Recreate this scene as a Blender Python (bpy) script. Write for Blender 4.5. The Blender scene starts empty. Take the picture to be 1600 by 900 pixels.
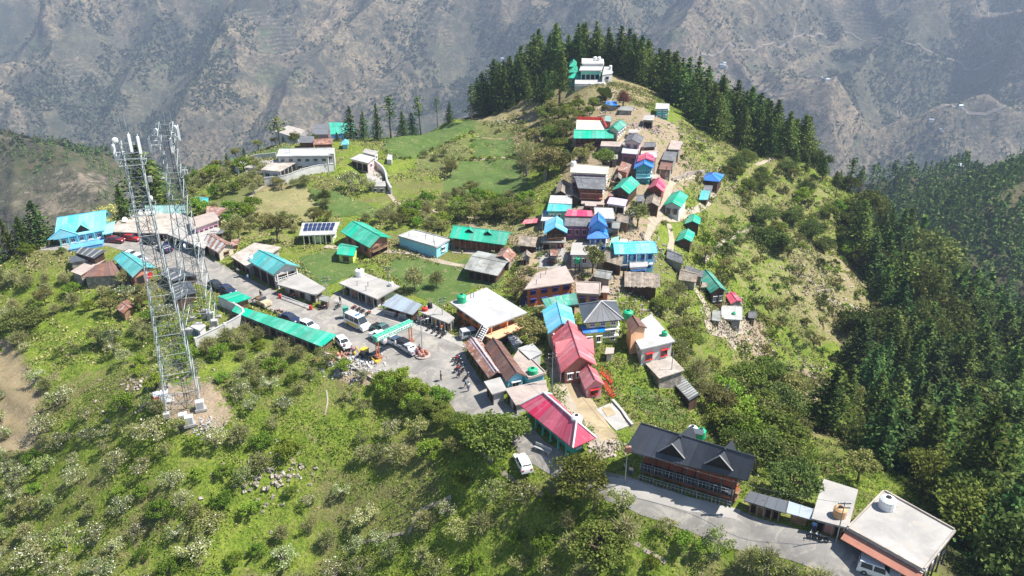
import bpy, math, random
import numpy as np
from mathutils import Vector, Matrix, geometry
random.seed(7); RNG = np.random.default_rng(11)
rad = math.radians
scene = bpy.context.scene
COL = scene.collection
# ------------------------------------------------------------------ camera (the drone hovers 64 m above the road)
CAMZ = 64.0; TH = rad(24.8); FL = 1200.0
CT, ST = math.cos(TH), math.sin(TH)
cam = bpy.data.cameras.new('camera'); camo = bpy.data.objects.new('camera', cam); COL.objects.link(camo)
camo.location = (0, 0, CAMZ); camo.rotation_euler = (math.pi/2-TH, 0, 0)
cam.sensor_width = 36; cam.lens = 27.0; cam.clip_start = 1; cam.clip_end = 20000
scene.camera = camo
def ray(px, py):
    a = (px-800)/FL; b = (450-py)/FL
    return np.array([a, CT+b*ST, -ST+b*CT])
def P(px, py, z):
    d = ray(px, py); t = (z-CAMZ)/d[2]
    return np.array([d[0]*t, d[1]*t])
def proj(x, y, z):
    dz = z-CAMZ
    dep = y*CT - dz*ST; up = y*ST + dz*CT
    dep = np.maximum(dep, 1e-3)
    return 800+FL*x/dep, 450-FL*up/dep
# ------------------------------------------------------------------ numpy noise
def _h(ix, iy, s):
    n = (ix.astype(np.int64)*374761393 + iy.astype(np.int64)*668265263 + s*1442695041) & 0xffffffff
    n = ((n ^ (n >> 13))*1274126177) & 0xffffffff
    return ((n ^ (n >> 16)) & 0xffff)/65535.0
def vnoise(x, y, s=0):
    x = np.asarray(x, float); y = np.asarray(y, float)
    ix = np.floor(x); iy = np.floor(y); fx = x-ix; fy = y-iy
    fx = fx*fx*fx*(fx*(fx*6-15)+10); fy = fy*fy*fy*(fy*(fy*6-15)+10)
    a = _h(ix, iy, s); b = _h(ix+1, iy, s); c = _h(ix, iy+1, s); d = _h(ix+1, iy+1, s)
    return (a+(b-a)*fx)*(1-fy)+(c+(d-c)*fx)*fy
def fbm(x, y, o=4, s=0, g=.5):
    t = 0; a = 1; n = 0
    for k in range(o):
        t = t+a*vnoise(x, y, s+k); n += a; a *= g
        x, y = x*1.9*.8-y*1.9*.6+3.1, x*1.9*.6+y*1.9*.8+1.7
    return t/n
def ridged(x, y, o=5, s=0, g=.5):
    t = 0; a = 1; n = 0; w = 1
    for k in range(o):
        v = (1-np.abs(2*vnoise(x, y, s+k)-1))**2
        t = t+a*v*w; n += a; a *= g; w = np.clip(v*1.6, 0.25, 1)
        x, y = x*2*.8-y*2*.6+3.1, x*2*.6+y*2*.8+1.7
    return t/n
def sstep(a, b, x):
    t = np.clip((x-a)/(b-a), 0, 1); return t*t*(3-2*t)
def segdist(x, y, pts):
    """distance to a 3D polyline in plan and the height of the nearest point"""
    best = np.full(np.shape(x), 1e9); zz = np.zeros(np.shape(x))
    for (x0, y0, z0), (x1, y1, z1) in zip(pts[:-1], pts[1:]):
        dx, dy = x1-x0, y1-y0; L = dx*dx+dy*dy+1e-9
        t = np.clip(((x-x0)*dx+(y-y0)*dy)/L, 0, 1)
        d = np.hypot(x-x0-t*dx, y-y0-t*dy); m = d < best
        best = np.where(m, d, best); zz = np.where(m, z0+t*(z1-z0), zz)
    return best, zz
# ------------------------------------------------------------------ far country: valley, mountain wall, side hills
def atY(px, py, Y):
    d = ray(px, py); t = Y/d[1]; return (d[0]*t, Y, CAMZ+d[2]*t)
def onface(px, py, lift=0):
    # point of a pixel ray on the plain mountain face z = -560+.5(Y-1750)
    d = ray(px, py); t = (-560-.5*1750-CAMZ)/(d[2]-.5*d[1])
    return (d[0]*t, d[1]*t, CAMZ+d[2]*t+lift)
SPURS = [([(950,-60),(930,60),(850,110),(740,195),(690,250),(640,330)], 85),
         ([(1230,-60),(1180,30),(1090,90),(1040,150),(980,230)], 80),
         ([(480,-60),(440,20),(350,90),(330,180),(280,290)], 80),
         ([(640,-60),(600,60),(520,120),(470,200),(420,260)], 45),
         ([(110,10),(120,80),(60,170),(20,260)], 60),
         ([(250,20),(210,90),(150,180),(90,230)], 30),
         ([(1500,-60),(1440,40),(1330,110),(1290,200),(1250,280)], 75),
         ([(1660,-20),(1600,90),(1540,160),(1490,230),(1420,290)], 75),
         ([(700,20),(690,90),(640,150),(600,200)], 35),
         ([(1000,0),(980,60),(900,110)], 40)]
SPURW = [([onface(px, py, 10) for px, py in p], a) for p, a in SPURS]
LHILL = [atY(-480,150,900), atY(-220,180,800), atY(-60,200,740), atY(20,212,700), atY(90,238,660), atY(140,290,600), atY(190,350,560)]
RHILL = [atY(1950,195,640), atY(1760,225,580), atY(1650,250,530), atY(1575,285,500), atY(1520,330,470), atY(1480,390,440)]
def Cfar(x, y):
    x = np.asarray(x, float); y = np.asarray(y, float)
    wx = x+90*(fbm(x/400, y/400, 3, 5)-.5)*2; wy = y+90*(fbm(x/400, y/400, 3, 15)-.5)*2
    face = -560+.5*(wy-1750)
    face = np.where(face > 120, 120+(face-120)*.45, face)
    # the crest is lower at the far left, where another range shows
    lowc = sstep(-1050, -1900, x+ .0*y)
    crest = -40-(-60)*0-110*lowc
    sp = 0
    for pts, a in SPURW:
        d, _ = segdist(wx, wy, pts); sp = np.maximum(sp, a*np.clip(1-d/(a*2.6), 0, 1)**1.25)
    rough = ridged(wx/560, wy/560, 6, 31, .47)
    up = sstep(-560, -430, face)
    face = face+sp*up*1.7+(rough-.45)*215*(.25+.75*up)+(fbm(x/60, y/60, 4, 77)-.5)*14
    far = -330+.33*(y-3300)+(ridged(x/900, y/900, 5, 91)-.4)*340
    hi = -330+ (ridged(x/300, y/300, 4, 12)-.4)*60
    # cut the left part of the face at its crest
    capz = (-150+ (ridged(x/260, y/260, 4, 55)-.5)*90) + (1-lowc)*2000
    z = np.minimum(face, capz)
    z = np.maximum(z, np.minimum(far, 900))
    floor = -560+30*fbm(x/200, y/200, 3, 3)
    z = np.maximum(z, floor)
    # the massif the village stands on
    D = np.hypot(np.maximum(np.maximum(-110-x, x-100), 0), np.maximum(np.maximum(20-y, y-300), 0))
    m = -30-.6*D+(ridged(x/110, y/110, 4, 21)-.45)*np.clip(D*.25, 0, 45)
    z = np.maximum(z, m)
    for pts, k, s in ((LHILL, .52, 61), (RHILL, .5, 71)):
        d, zz = segdist(x, y, pts)
        z = np.maximum(z, zz-k*d+(ridged(x/120, y/120, 5, s)-.55)*np.clip(14+d*.35, 0, 60))
    return z
# ------------------------------------------------------------------ near terrain from surveyed points
CP = [(30,395,1),(100,388,1),(200,388,0),(300,405,0),(400,445,0),(500,480,0),(600,520,0),(700,575,0),(760,625,0),(840,700,.3),(950,760,.5),(1100,800,.3),(1250,850,0),(1400,895,-.5),(650,480,0),(560,480,0),
 (450,400,0),(560,410,0),(640,430,0),(740,440,0),(560,340,1),(400,330,1),(450,300,2.5),(520,275,3),(480,225,3),(350,260,.5),(430,228,1),(580,215,2),(650,215,2.5),(740,190,3),(650,270,1),(750,280,1),(700,330,.5),(790,340,1),(820,260,2),(800,205,4),(840,180,6),
 (870,560,0),(900,620,0),(860,470,1),(900,430,2),(960,430,2),(900,400,3),(960,390,3.5),(920,340,6),(860,330,4),(1000,330,5.5),(930,300,7.5),(890,270,7),(950,250,10),(900,230,9),(970,220,12),(1010,260,9),(970,190,13),(960,160,14),(925,135,17),(890,120,16),(960,130,16.5),(1030,185,12),(1045,240,8),
 (780,170,2),(760,188,2),(1050,165,10),(1150,225,-1),(1240,245,-8),(1050,260,6),(1100,300,-1),(1150,350,-8),(1200,300,-8),(1050,350,2),(1080,420,-3),(1030,430,0),(1000,480,-.5),(960,550,0),(1050,560,-3),(1130,500,-8),(1200,450,-14),(1250,400,-16),(1300,330,-16),(1335,305,-19),
 (1350,480,-28),(1300,550,-28),(1200,550,-18),(1130,600,-13),(1050,640,-5),(980,660,-1),(1200,680,-16),(1300,700,-19),(1250,750,-9),(1350,740,-13),(1160,720,-5),(1500,800,-14),(1560,880,-14),(1600,700,-45),(1450,650,-40),(1500,500,-60),(1400,430,-40),(1600,560,-72),(1420,400,-45),
 (0,430,-2),(60,410,0),(0,450,-4),(100,470,-4),(200,470,-3),(200,520,-4),(50,560,-8),(290,650,-3),(150,620,-7),(0,650,-12),(100,750,-13),(0,880,-20),(250,780,-10),(300,880,-15),(450,650,-4),(420,560,-2),(350,520,-1),(500,580,-1.2),(600,640,-3),(500,750,-9),(600,880,-14),(700,720,-3.5),(680,650,-1.5),(750,800,-6),(800,880,-9),(870,780,-2.5),(950,880,-4.5),(1050,870,-3),(1150,890,-3.5)]
WP = [(110,300,-42),(60,345,-12),(30,318,11),(-28,292,-5),(-14,305,-2),(6,305,11),(62,300,5),(60,420,-85),(0,380,-38),(-60,320,-25),(-60,400,-90),(-120,300,-50),(-180,260,-70),(-120,400,-120),(-115,170,-8),(-120,185,-16),(-160,170,-32),(-200,140,-55),(-140,200,-30),(-108,208,-14),(-125,240,-30),(-95,255,-12),(-60,275,-9),(-25,295,-2),(150,290,-70),(200,220,-85),(170,160,-66),(130,110,-52),(0,20,-28),(-60,30,-30),(60,35,-12),(-150,80,-42),(-150,120,-28),(120,60,-32),(230,300,-105)]
pts = [(*P(a, b, z), z) for a, b, z in CP]+list(WP)
X0, X1, Y0, Y1 = -250, 310, 10, 480
for t in np.linspace(0, 1, 9):
    for (x, y) in ((X0, Y0+t*(Y1-Y0)), (X1, Y0+t*(Y1-Y0)), (X0+t*(X1-X0), Y0), (X0+t*(X1-X0), Y1)):
        pts.append((x, y, float(Cfar(x, y))))
pts = np.array(pts)
def _phi(r2): return r2*np.log(r2+1e-9)*.5
_S = 100.0
A_ = pts[:, :2]/_S
K = _phi(((A_[:, None]-A_[None])**2).sum(-1))+np.eye(len(A_))*.0006
Pm = np.c_[np.ones(len(A_)), A_]
M_ = np.block([[K, Pm], [Pm.T, np.zeros((3, 3))]])
W_ = np.linalg.solve(M_, np.r_[pts[:, 2], 0, 0, 0])
def tps(x, y):
    x = np.asarray(x, float).ravel()/_S; y = np.asarray(y, float).ravel()/_S
    out = W_[-3]+W_[-2]*x+W_[-1]*y
    for i in range(len(A_)):
        out = out+W_[i]*_phi((x-A_[i, 0])**2+(y-A_[i, 1])**2)
    return out
GX = np.arange(X0, X1+.01, 1.0); GY = np.arange(Y0, Y1+.01, 1.0)
gx, gy = np.meshgrid(GX, GY)
ZT = tps(gx, gy).reshape(gx.shape)
def bil(Z, x, y):
    fx = np.clip(x-X0, 0, len(GX)-1.001); fy = np.clip(y-Y0, 0, len(GY)-1.001)
    i = fx.astype(int); j = fy.astype(int); u = fx-i; v = fy-j
    return (Z[j, i]*(1-u)+Z[j, i+1]*u)*(1-v)+(Z[j+1, i]*(1-u)+Z[j+1, i+1]*u)*v
def inpoly(x, y, poly):
    r = np.zeros(np.shape(x), bool); n = len(poly)
    for i in range(n):
        x0, y0 = poly[i]; x1, y1 = poly[(i+1) % n]
        if y0 == y1: continue
        c = (y0 > y) != (y1 > y)
        r ^= c & (x < (x1-x0)*(y-y0)/(y1-y0)+x0)
    return r
def blur(a, n):
    for _ in range(n):
        a = (a+np.roll(a, 1, 0)+np.roll(a, -1, 0)+np.roll(a, 1, 1)+np.roll(a, -1, 1))/5
    return a
EDGE = np.minimum(np.minimum(gx-X0, X1-gx), np.minimum(gy-Y0, Y1-gy))
CF = Cfar(gx, gy)
we = sstep(4, 60, EDGE)
ZB = ZT*we+CF*(1-we)
ROADPX = [(62,392),(112,392),(165,384),(195,392),(222,404),(245,420),(285,438),(330,450),(345,458),(395,475),(440,492),(512,525),(540,548),(558,566),(590,586),(640,592),(690,612),(715,650),(770,670),(800,690),(815,715),(850,737),(900,758),(945,782),(1000,805),(1100,840),(1200,866),(1290,900),(1330,925),
 (1500,960),(1440,915),(1400,880),(1330,850),(1250,828),(1160,800),(1080,778),(1000,752),(950,738),(890,715),(850,690),(820,655),(790,630),(752,596),(728,560),(722,533),(700,520),(645,500),(590,480),(525,455),(500,486),(430,455),(355,418),(320,398),(258,376),(170,372),(110,380),(66,386)]
ppx, ppy = proj(gx, gy, ZB)
roadm = inpoly(ppx, ppy, ROADPX).astype(float)
VILL = [(830,200),(900,110),(960,110),(1060,160),(1130,270),(1090,380),(1060,470),(1000,480),(1060,520),(1100,620),(1000,680),(1190,700),(1500,830),(1460,900),(1300,900),(1000,800),(820,720),(540,590),(300,450),(60,400),(80,330),(350,310),(400,380),(700,330),(820,330),(860,270)]
vm = inpoly(ppx, ppy, VILL).astype(float)
calm = np.clip(blur(roadm, 6)*1.6+blur(vm, 6)*.8, 0, 1)
rough_ = (fbm(gx/9, gy/9, 4, 101)-.5)*2.6+(fbm(gx/2.6, gy/2.6, 2, 131)-.5)*.7
steep = sstep(20, 70, gx)*.9
# terraces: the orchard and the slopes step down in low banks
ph = ZB/1.7+(fbm(gx/22, gy/22, 3, 140)-.5)*1.6
terr = (sstep(.6, 1, ph-np.floor(ph))-(ph-np.floor(ph)))*1.0
ZC = ZB+(rough_*(1+steep)*.8+terr*.75)*(1-calm)
ZC = np.where(EDGE < 1, CF, ZC)
def H(x, y):
    x = np.asarray(x, float); y = np.asarray(y, float)
    ins = (x > X0) & (x < X1) & (y > Y0) & (y < Y1)
    if np.ndim(x) == 0:
        return float(bil(ZC, x, y)) if ins else float(Cfar(x, y))
    out = bil(ZC, x, y)
    if (~ins).any(): out[~ins] = Cfar(x[~ins], y[~ins])
    return out
TS = np.concatenate([np.arange(50, 520, 1.0), 520*1.004**np.arange(0, 560)])
def G(px, py, near=False):
    d = ray(px, py); a = None
    for c0_, c1_ in ((0, 130), (130, 250), (250, 400), (400, 470), (470, 700), (700, len(TS))):
        if near and c0_ >= 470: return None
        T_ = TS[max(c0_-1, 0):c1_]; x = d[0]*T_; y = d[1]*T_; z = CAMZ+d[2]*T_
        below = (z < (np.where((x > X0) & (x < X1) & (y > Y0) & (y < Y1), bil(ZC, x, y), -1e4) if c1_ <= 470 else H(x, y)))
        if below.any():
            k = max(int(np.argmax(below)), 1); a, b = T_[k-1], T_[k]; break
    if a is None: a, b = TS[-2], TS[-1]
    for _ in range(14):
        m = (a+b)/2
        if CAMZ+d[2]*m < H(float(d[0]*m), float(d[1]*m)): b = m
        else: a = m
    return np.array([d[0]*b, d[1]*b, CAMZ+d[2]*b])
def world_poly(pl): return [tuple(G(a, b)[:2]) for a, b in pl]
# ------------------------------------------------------------------ object helpers
def newmesh(name, verts, faces, mats=(), mi=None, smooth=False):
    me = bpy.data.meshes.new(name)
    if isinstance(faces, np.ndarray) and len(faces):
        verts = np.asarray(verts, np.float32); n, k = faces.shape
        me.vertices.add(len(verts)); me.vertices.foreach_set('co', verts.ravel())
        me.loops.add(n*k); me.loops.foreach_set('vertex_index', faces.astype(np.int32).ravel())
        me.polygons.add(n); me.polygons.foreach_set('loop_start', np.arange(0, n*k, k, dtype=np.int32))
        me.polygons.foreach_set('loop_total', np.full(n, k, np.int32)); me.update(calc_edges=True)
    else:
        me.from_pydata([tuple(map(float, v)) for v in verts], [], faces)
    for m in mats: me.materials.append(m)
    if mi is not None: me.polygons.foreach_set('material_index', np.asarray(mi, np.int32))
    if smooth: me.polygons.foreach_set('use_smooth', np.ones(len(me.polygons), bool))
    me.update()
    return me
def link(name, data, parent=None, loc=None, rot=None):
    o = bpy.data.objects.new(name, data); COL.objects.link(o)
    if parent is not None: o.parent = parent
    if loc is not None: o.location = [float(v) for v in loc]
    if rot is not None: o.rotation_euler = (0, 0, float(rot)) if np.ndim(rot) == 0 else rot
    return o
def tag(o, label=None, cat=None, group=None, kind=None):
    if label: o['label'] = label
    if cat: o['category'] = cat
    if group: o['group'] = group
    if kind: o['kind'] = kind
    return o
def root(name, loc, rot=0, label=None, cat=None, group=None):
    return tag(link(name, None, None, loc, rot), label, cat, group)
def copy_tree(o, parent=None):
    c = o.copy(); COL.objects.link(c); c.parent = parent
    for ch in o.children: copy_tree(ch, c)
    return c
class MB:
    def __init__(s): s.v = []; s.f = []; s.m = []
    def add(s, vs, fs, m=0):
        b = len(s.v); s.v += [tuple(map(float, v)) for v in vs]
        s.f += [tuple(b+i for i in f) for f in fs]; s.m += [m]*len(fs); return s
    def box(s, c, d, rz=0, m=0, tilt=None):
        c = Vector(c); hx, hy, hz = d[0]/2, d[1]/2, d[2]/2
        M = Matrix.Rotation(rz, 3, 'Z')
        if tilt is not None: M = M @ tilt
        vs = [c+M @ Vector((x, y, z)) for z in (-hz, hz) for x, y in ((-hx, -hy), (hx, -hy), (hx, hy), (-hx, hy))]
        return s.add(vs, [(0,3,2,1),(4,5,6,7),(0,1,5,4),(1,2,6,5),(2,3,7,6),(3,0,4,7)], m)
    def prism(s, poly, z0, z1, m=0):
        n = len(poly)
        vs = [(p[0], p[1], z0) for p in poly]+[(p[0], p[1], z1) for p in poly]
        return s.add(vs, [tuple(range(n))[::-1], tuple(range(n, 2*n))]+[(i, (i+1) % n, n+(i+1) % n, n+i) for i in range(n)], m)
    def slab(s, pts, th, m=0, up=0):
        n = len(pts)
        vs = [(p[0], p[1], p[2]+up) for p in pts]+[(p[0], p[1], p[2]-th) for p in pts]
        return s.add(vs, [tuple(range(n)), tuple(range(n, 2*n))[::-1]]+[((i+1) % n, i, n+i, n+(i+1) % n) for i in range(n)], m)
    def tube(s, p0, p1, r0, r1=None, n=5, m=0, cap=True):
        p0 = Vector(p0); p1 = Vector(p1); r1 = r0 if r1 is None else r1
        d = (p1-p0)
        if d.length < 1e-6: return s
        d.normalize(); a = d.cross(Vector((0, 0, 1)))
        if a.length < .05: a = Vector((1, 0, 0))
        a.normalize(); b = d.cross(a)
        vs = []
        for p, r in ((p0, r0), (p1, r1)):
            for i in range(n):
                t = 2*math.pi*i/n; vs.append(p+(a*math.cos(t)+b*math.sin(t))*r)
        fs = [(i, (i+1) % n, n+(i+1) % n, n+i) for i in range(n)]
        if cap: fs += [tuple(range(n))[::-1], tuple(range(n, 2*n))]
        return s.add(vs, fs, m)
    def lathe(s, c, prof, n=14, m=0):
        vs = []
        for r, z in prof:
            for i in range(n):
                t = 2*math.pi*i/n; vs.append((c[0]+r*math.cos(t), c[1]+r*math.sin(t), c[2]+z))
        fs = []
        for k in range(len(prof)-1):
            for i in range(n):
                fs.append((k*n+i, k*n+(i+1) % n, (k+1)*n+(i+1) % n, (k+1)*n+i))
        fs += [tuple(range(n))[::-1], tuple(range((len(prof)-1)*n, len(prof)*n))]
        return s.add(vs, fs, m)
    def build(s, name, mats, parent=None, loc=None, rot=None, smooth=False):
        if not isinstance(mats, (list, tuple)): mats = [mats]
        return link(name, newmesh(name, s.v, s.f, mats, s.m, smooth), parent, loc, rot)
# ------------------------------------------------------------------ materials
def nodes_mat(name):
    m = bpy.data.materials.new(name); m.use_nodes = True; nt = m.node_tree; nt.nodes.clear()
    out = nt.nodes.new('ShaderNodeOutputMaterial'); return m, nt, out
def N(nt, t, **kw):
    n = nt.nodes.new(t)
    for k, v in kw.items():
        if k.startswith('i_'): n.inputs[k[2:].replace('_', ' ')].default_value = v
        else: setattr(n, k, v)
    return n
def L(nt, a, b): nt.links.new(a, b)
def c4(c): return (c[0], c[1], c[2], 1)
def noise(nt, co, scale, detail=3, rough=.55, dist=0):
    n = N(nt, 'ShaderNodeTexNoise'); n.inputs['Scale'].default_value = scale; n.inputs['Detail'].default_value = detail
    n.inputs['Roughness'].default_value = rough; n.inputs['Distortion'].default_value = dist
    L(nt, co, n.inputs['Vector']); return n.outputs['Fac']
def remap(nt, f, a, b, lo=0, hi=1, smooth=True):
    n = N(nt, 'ShaderNodeMapRange'); n.interpolation_type = 'SMOOTHSTEP' if smooth else 'LINEAR'
    n.inputs['From Min'].default_value = a; n.inputs['From Max'].default_value = b
    n.inputs['To Min'].default_value = lo; n.inputs['To Max'].default_value = hi
    if isinstance(f, (int, float)): n.inputs['Value'].default_value = f
    else: L(nt, f, n.inputs['Value'])
    return n.outputs['Result']
def mixc(nt, f, a, b, mode='MIX'):
    n = N(nt, 'ShaderNodeMix'); n.data_type = 'RGBA'; n.blend_type = mode; n.clamp_result = False
    ins = [i for i in n.inputs if i.type == 'RGBA']; fi = n.inputs[0]
    if isinstance(f, (int, float)): fi.default_value = f
    else: L(nt, f, fi)
    for s, v in ((ins[0], a), (ins[1], b)):
        if isinstance(v, (tuple, list)): s.default_value = c4(v)
        else: L(nt, v, s)
    return [o for o in n.outputs if o.type == 'RGBA'][0]
def mth(nt, op, a, b=0, c=None):
    n = N(nt, 'ShaderNodeMath'); n.operation = op
    for i, v in enumerate((a, b) if c is None else (a, b, c)):
        if isinstance(v, (int, float)): n.inputs[i].default_value = v
        else: L(nt, v, n.inputs[i])
    return n.outputs[0]
def principled(nt, out, col, rough=.8, metal=0, bump=None, bstr=.3, bdist=.05, spec=.4):
    b = N(nt, 'ShaderNodeBsdfPrincipled'); b.inputs['Roughness'].default_value = rough; b.inputs['Metallic'].default_value = metal
    b.inputs['Specular IOR Level'].default_value = spec
    if isinstance(col, (tuple, list)): b.inputs['Base Color'].default_value = c4(col)
    else: L(nt, col, b.inputs['Base Color'])
    if bump is not None:
        bp = N(nt, 'ShaderNodeBump'); bp.inputs['Strength'].default_value = bstr; bp.inputs['Distance'].default_value = bdist
        L(nt, bump, bp.inputs['Height']); L(nt, bp.outputs[0], b.inputs['Normal'])
    L(nt, b.outputs[0], out.inputs['Surface']); return b
def objco(nt):
    return N(nt, 'ShaderNodeTexCoord').outputs['Object']
_MC = {}
def mat(name, col, rough=.85, var=.16, scale=.9, metal=0, stain=None, sa=.35, wave=None, spec=.3, fine=6):
    """weathered painted / plastered / concrete surface: broad fading, fine grain, optional stain colour"""
    if name in _MC: return _MC[name]
    m, nt, out = nodes_mat(name); co = objco(nt)
    g = N(nt, 'ShaderNodeNewGeometry').outputs['Position']
    n1 = noise(nt, g, scale*.45, 4, .6, .4); n2 = noise(nt, g, fine, 3, .6)
    dk = tuple(c*(1-var*2.1) for c in col); lt = tuple(min(1, c*(1+var*1.2)) for c in col)
    c = mixc(nt, remap(nt, n1, .3, .7), dk, lt)
    c = mixc(nt, remap(nt, n2, .35, .65, 0, .5), c, tuple(x*.8 for x in col))
    if stain is not None:
        n3 = noise(nt, g, scale*.8, 5, .7, 1.2)
        c = mixc(nt, remap(nt, n3, .49, .64, 0, min(1, sa*2.3)), c, stain)
    if wave is not None:
        w = N(nt, 'ShaderNodeTexWave'); w.bands_direction = wave[0]; w.inputs['Scale'].default_value = wave[1]; w.inputs['Distortion'].default_value = .6
        L(nt, co, w.inputs['Vector']); c = mixc(nt, mth(nt, 'MULTIPLY', w.outputs['Fac'], wave[2]), c, wave[3])
    if 'sheet_roof' in name or 'tin_roof' in name or 'shingle' in name:      # each sheet of a roof has aged a little differently
        rp = N(nt, 'ShaderNodeNewGeometry').outputs['Random Per Island']; hv = N(nt, 'ShaderNodeHueSaturation'); L(nt, c, hv.inputs['Color'])
        L(nt, remap(nt, rp, 0, 1, .74, 1.14, False), hv.inputs['Value']); L(nt, remap(nt, mth(nt, 'FRACT', mth(nt, 'MULTIPLY', rp, 9.7)), 0, 1, .78, 1.08, False), hv.inputs['Saturation']); c = hv.outputs[0]
        c = mixc(nt, remap(nt, noise(nt, g, 1.7, 5, .75, 1.5), .62, .70, 0, .55), c, (.26,.17,.12))
    principled(nt, out, c, rough, metal, n2, .25, .03, spec); _MC[name] = m; return m
def leafmat(name, cols, blossom=None, bf=.3, tr=.25):
    """cols: 3 colours picked per leaf; blossom: colour of a share bf of the leaves"""
    m, nt, out = nodes_mat(name)
    gi = N(nt, 'ShaderNodeNewGeometry'); r = gi.outputs['Random Per Island']
    oi = N(nt, 'ShaderNodeObjectInfo').outputs['Random']
    ramp = N(nt, 'ShaderNodeValToRGB'); e = ramp.color_ramp.elements
    e[0].color = c4(cols[0]); e[1].color = c4(cols[2]); e[1].position = .9
    k = e.new(.5); k.color = c4(cols[1])
    L(nt, r, ramp.inputs[0])
    hs = N(nt, 'ShaderNodeHueSaturation'); L(nt, ramp.outputs[0], hs.inputs['Color'])
    L(nt, remap(nt, oi, 0, 1, .475, .525, False), hs.inputs['Hue'])
    L(nt, remap(nt, mth(nt, 'FRACT', mth(nt, 'MULTIPLY', oi, 7.31)), 0, 1, .62, 1.4, False), hs.inputs['Value'])
    c = hs.outputs[0]
    if blossom is not None:
        fr = mth(nt, 'FRACT', mth(nt, 'MULTIPLY', r, 13.7))
        c = mixc(nt, mth(nt, 'LESS_THAN', fr, bf), c, blossom)
    d = N(nt, 'ShaderNodeBsdfDiffuse'); t = N(nt, 'ShaderNodeBsdfTranslucent'); L(nt, c, d.inputs[0]); L(nt, c, t.inputs[0])
    mx = N(nt, 'ShaderNodeMixShader'); mx.inputs[0].default_value = tr
    L(nt, d.outputs[0], mx.inputs[1]); L(nt, t.outputs[0], mx.inputs[2]); L(nt, mx.outputs[0], out.inputs['Surface'])
    return m
def attr(nt, n):
    a = N(nt, 'ShaderNodeAttribute'); a.attribute_name = n; return a.outputs['Fac']
# ground: grass, dry grass, bare soil and stones, mixed by where they lie
m, nt, out = nodes_mat('ground'); MG = m
pos = N(nt, 'ShaderNodeNewGeometry').outputs['Position']
nb = noise(nt, pos, .06, 4, .6, .5); nm = noise(nt, pos, .45, 5, .65, .8); nf = noise(nt, pos, 2.6, 4, .7)
nf2 = noise(nt, pos, 7.0, 3, .7)
lush = mixc(nt, remap(nt, nm, .35, .65), (.13,.195,.021), (.235,.285,.043))
lush = mixc(nt, remap(nt, nf, .42, .66, 0, .8), lush, (.06,.09,.018)); lush = mixc(nt, remap(nt, nf2, .60, .72, 0, .5), lush, (.30,.27,.12))
oliv = mixc(nt, remap(nt, nf, .35, .65), (.20,.185,.075), (.12,.12,.045))
gr = mixc(nt, remap(nt, mth(nt, 'ADD', nb, mth(nt, 'MULTIPLY', nm, .5)), .70, .92), lush, oliv)
dry = mixc(nt, remap(nt, nf, .35, .68), (.33,.27,.15), (.17,.155,.07))
dry = mixc(nt, remap(nt, nm, .53, .66, 0, .8), dry, (.11,.13,.035))
w1 = remap(nt, mth(nt, 'ADD', attr(nt, 'dry'), mth(nt, 'MULTIPLY', mth(nt, 'SUBTRACT', nm, .5), 1.1)), .35, .62)
c = mixc(nt, w1, gr, dry)
soil = mixc(nt, remap(nt, nf, .3, .7), (.36,.28,.19), (.23,.175,.12))
soil = mixc(nt, remap(nt, nf2, .58, .66, 0, .8), soil, (.46,.42,.36))
w2 = remap(nt, mth(nt, 'ADD', attr(nt, 'soil'), mth(nt, 'MULTIPLY', mth(nt, 'SUBTRACT', nm, .5), 1.2)), .42, .6)
c = mixc(nt, w2, c, soil)
sp = noise(nt, pos, .28, 4, .6, 1.5)
c = mixc(nt, remap(nt, sp, .64, .72, 0, .85), c, (.30,.24,.15))
forest = mixc(nt, remap(nt, nf, .4, .6), (.035,.05,.016), (.09,.08,.04))
c = mixc(nt, attr(nt, 'wood'), c, forest)
principled(nt, out, c, .95, 0, mth(nt, 'ADD', mth(nt, 'MULTIPLY', nf, 1.0), mth(nt, 'MULTIPLY', nm, 1.5)), .9, .35, .1)
# far mountains
m, nt, out = nodes_mat('mountain_slope'); MM = m
pos = N(nt, 'ShaderNodeNewGeometry').outputs['Position']
sepz = N(nt, 'ShaderNodeSeparateXYZ'); L(nt, pos, sepz.inputs[0])
n1 = noise(nt, pos, .0035, 5, .62, .8); n2 = noise(nt, pos, .014, 6, .68, .6); n3 = noise(nt, pos, .045, 4, .75, .2); n4 = noise(nt, pos, .13, 3, .75)
c = mixc(nt, remap(nt, mth(nt, 'ADD', mth(nt, 'MULTIPLY', n1, .45), mth(nt, 'MULTIPLY', n2, .55)), .41, .59), (.050,.050,.040), (.225,.178,.112))
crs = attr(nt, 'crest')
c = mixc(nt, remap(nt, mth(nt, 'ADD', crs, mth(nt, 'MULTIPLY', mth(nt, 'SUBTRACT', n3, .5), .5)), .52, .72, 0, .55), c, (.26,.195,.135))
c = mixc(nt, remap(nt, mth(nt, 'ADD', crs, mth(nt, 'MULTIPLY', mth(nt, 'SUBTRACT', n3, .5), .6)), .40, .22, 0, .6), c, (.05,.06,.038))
# terraced fields: contour bands where the noise allows
wv = N(nt, 'ShaderNodeMath'); wv.operation = 'SINE'
L(nt, mth(nt, 'ADD', mth(nt, 'MULTIPLY', sepz.outputs[2], .62), mth(nt, 'MULTIPLY', n2, 16)), wv.inputs[0])
tz = mth(nt, 'MULTIPLY', remap(nt, wv.outputs[0], .3, .9), remap(nt, noise(nt, pos, .005, 3, .5), .53, .6))
c = mixc(nt, mth(nt, 'MULTIPLY', tz, .45), c, (.26,.21,.155))
c = mixc(nt, remap(nt, noise(nt, pos, .009, 4, .6), .6, .68, 0, .7), c, (.075,.10,.045))
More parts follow.
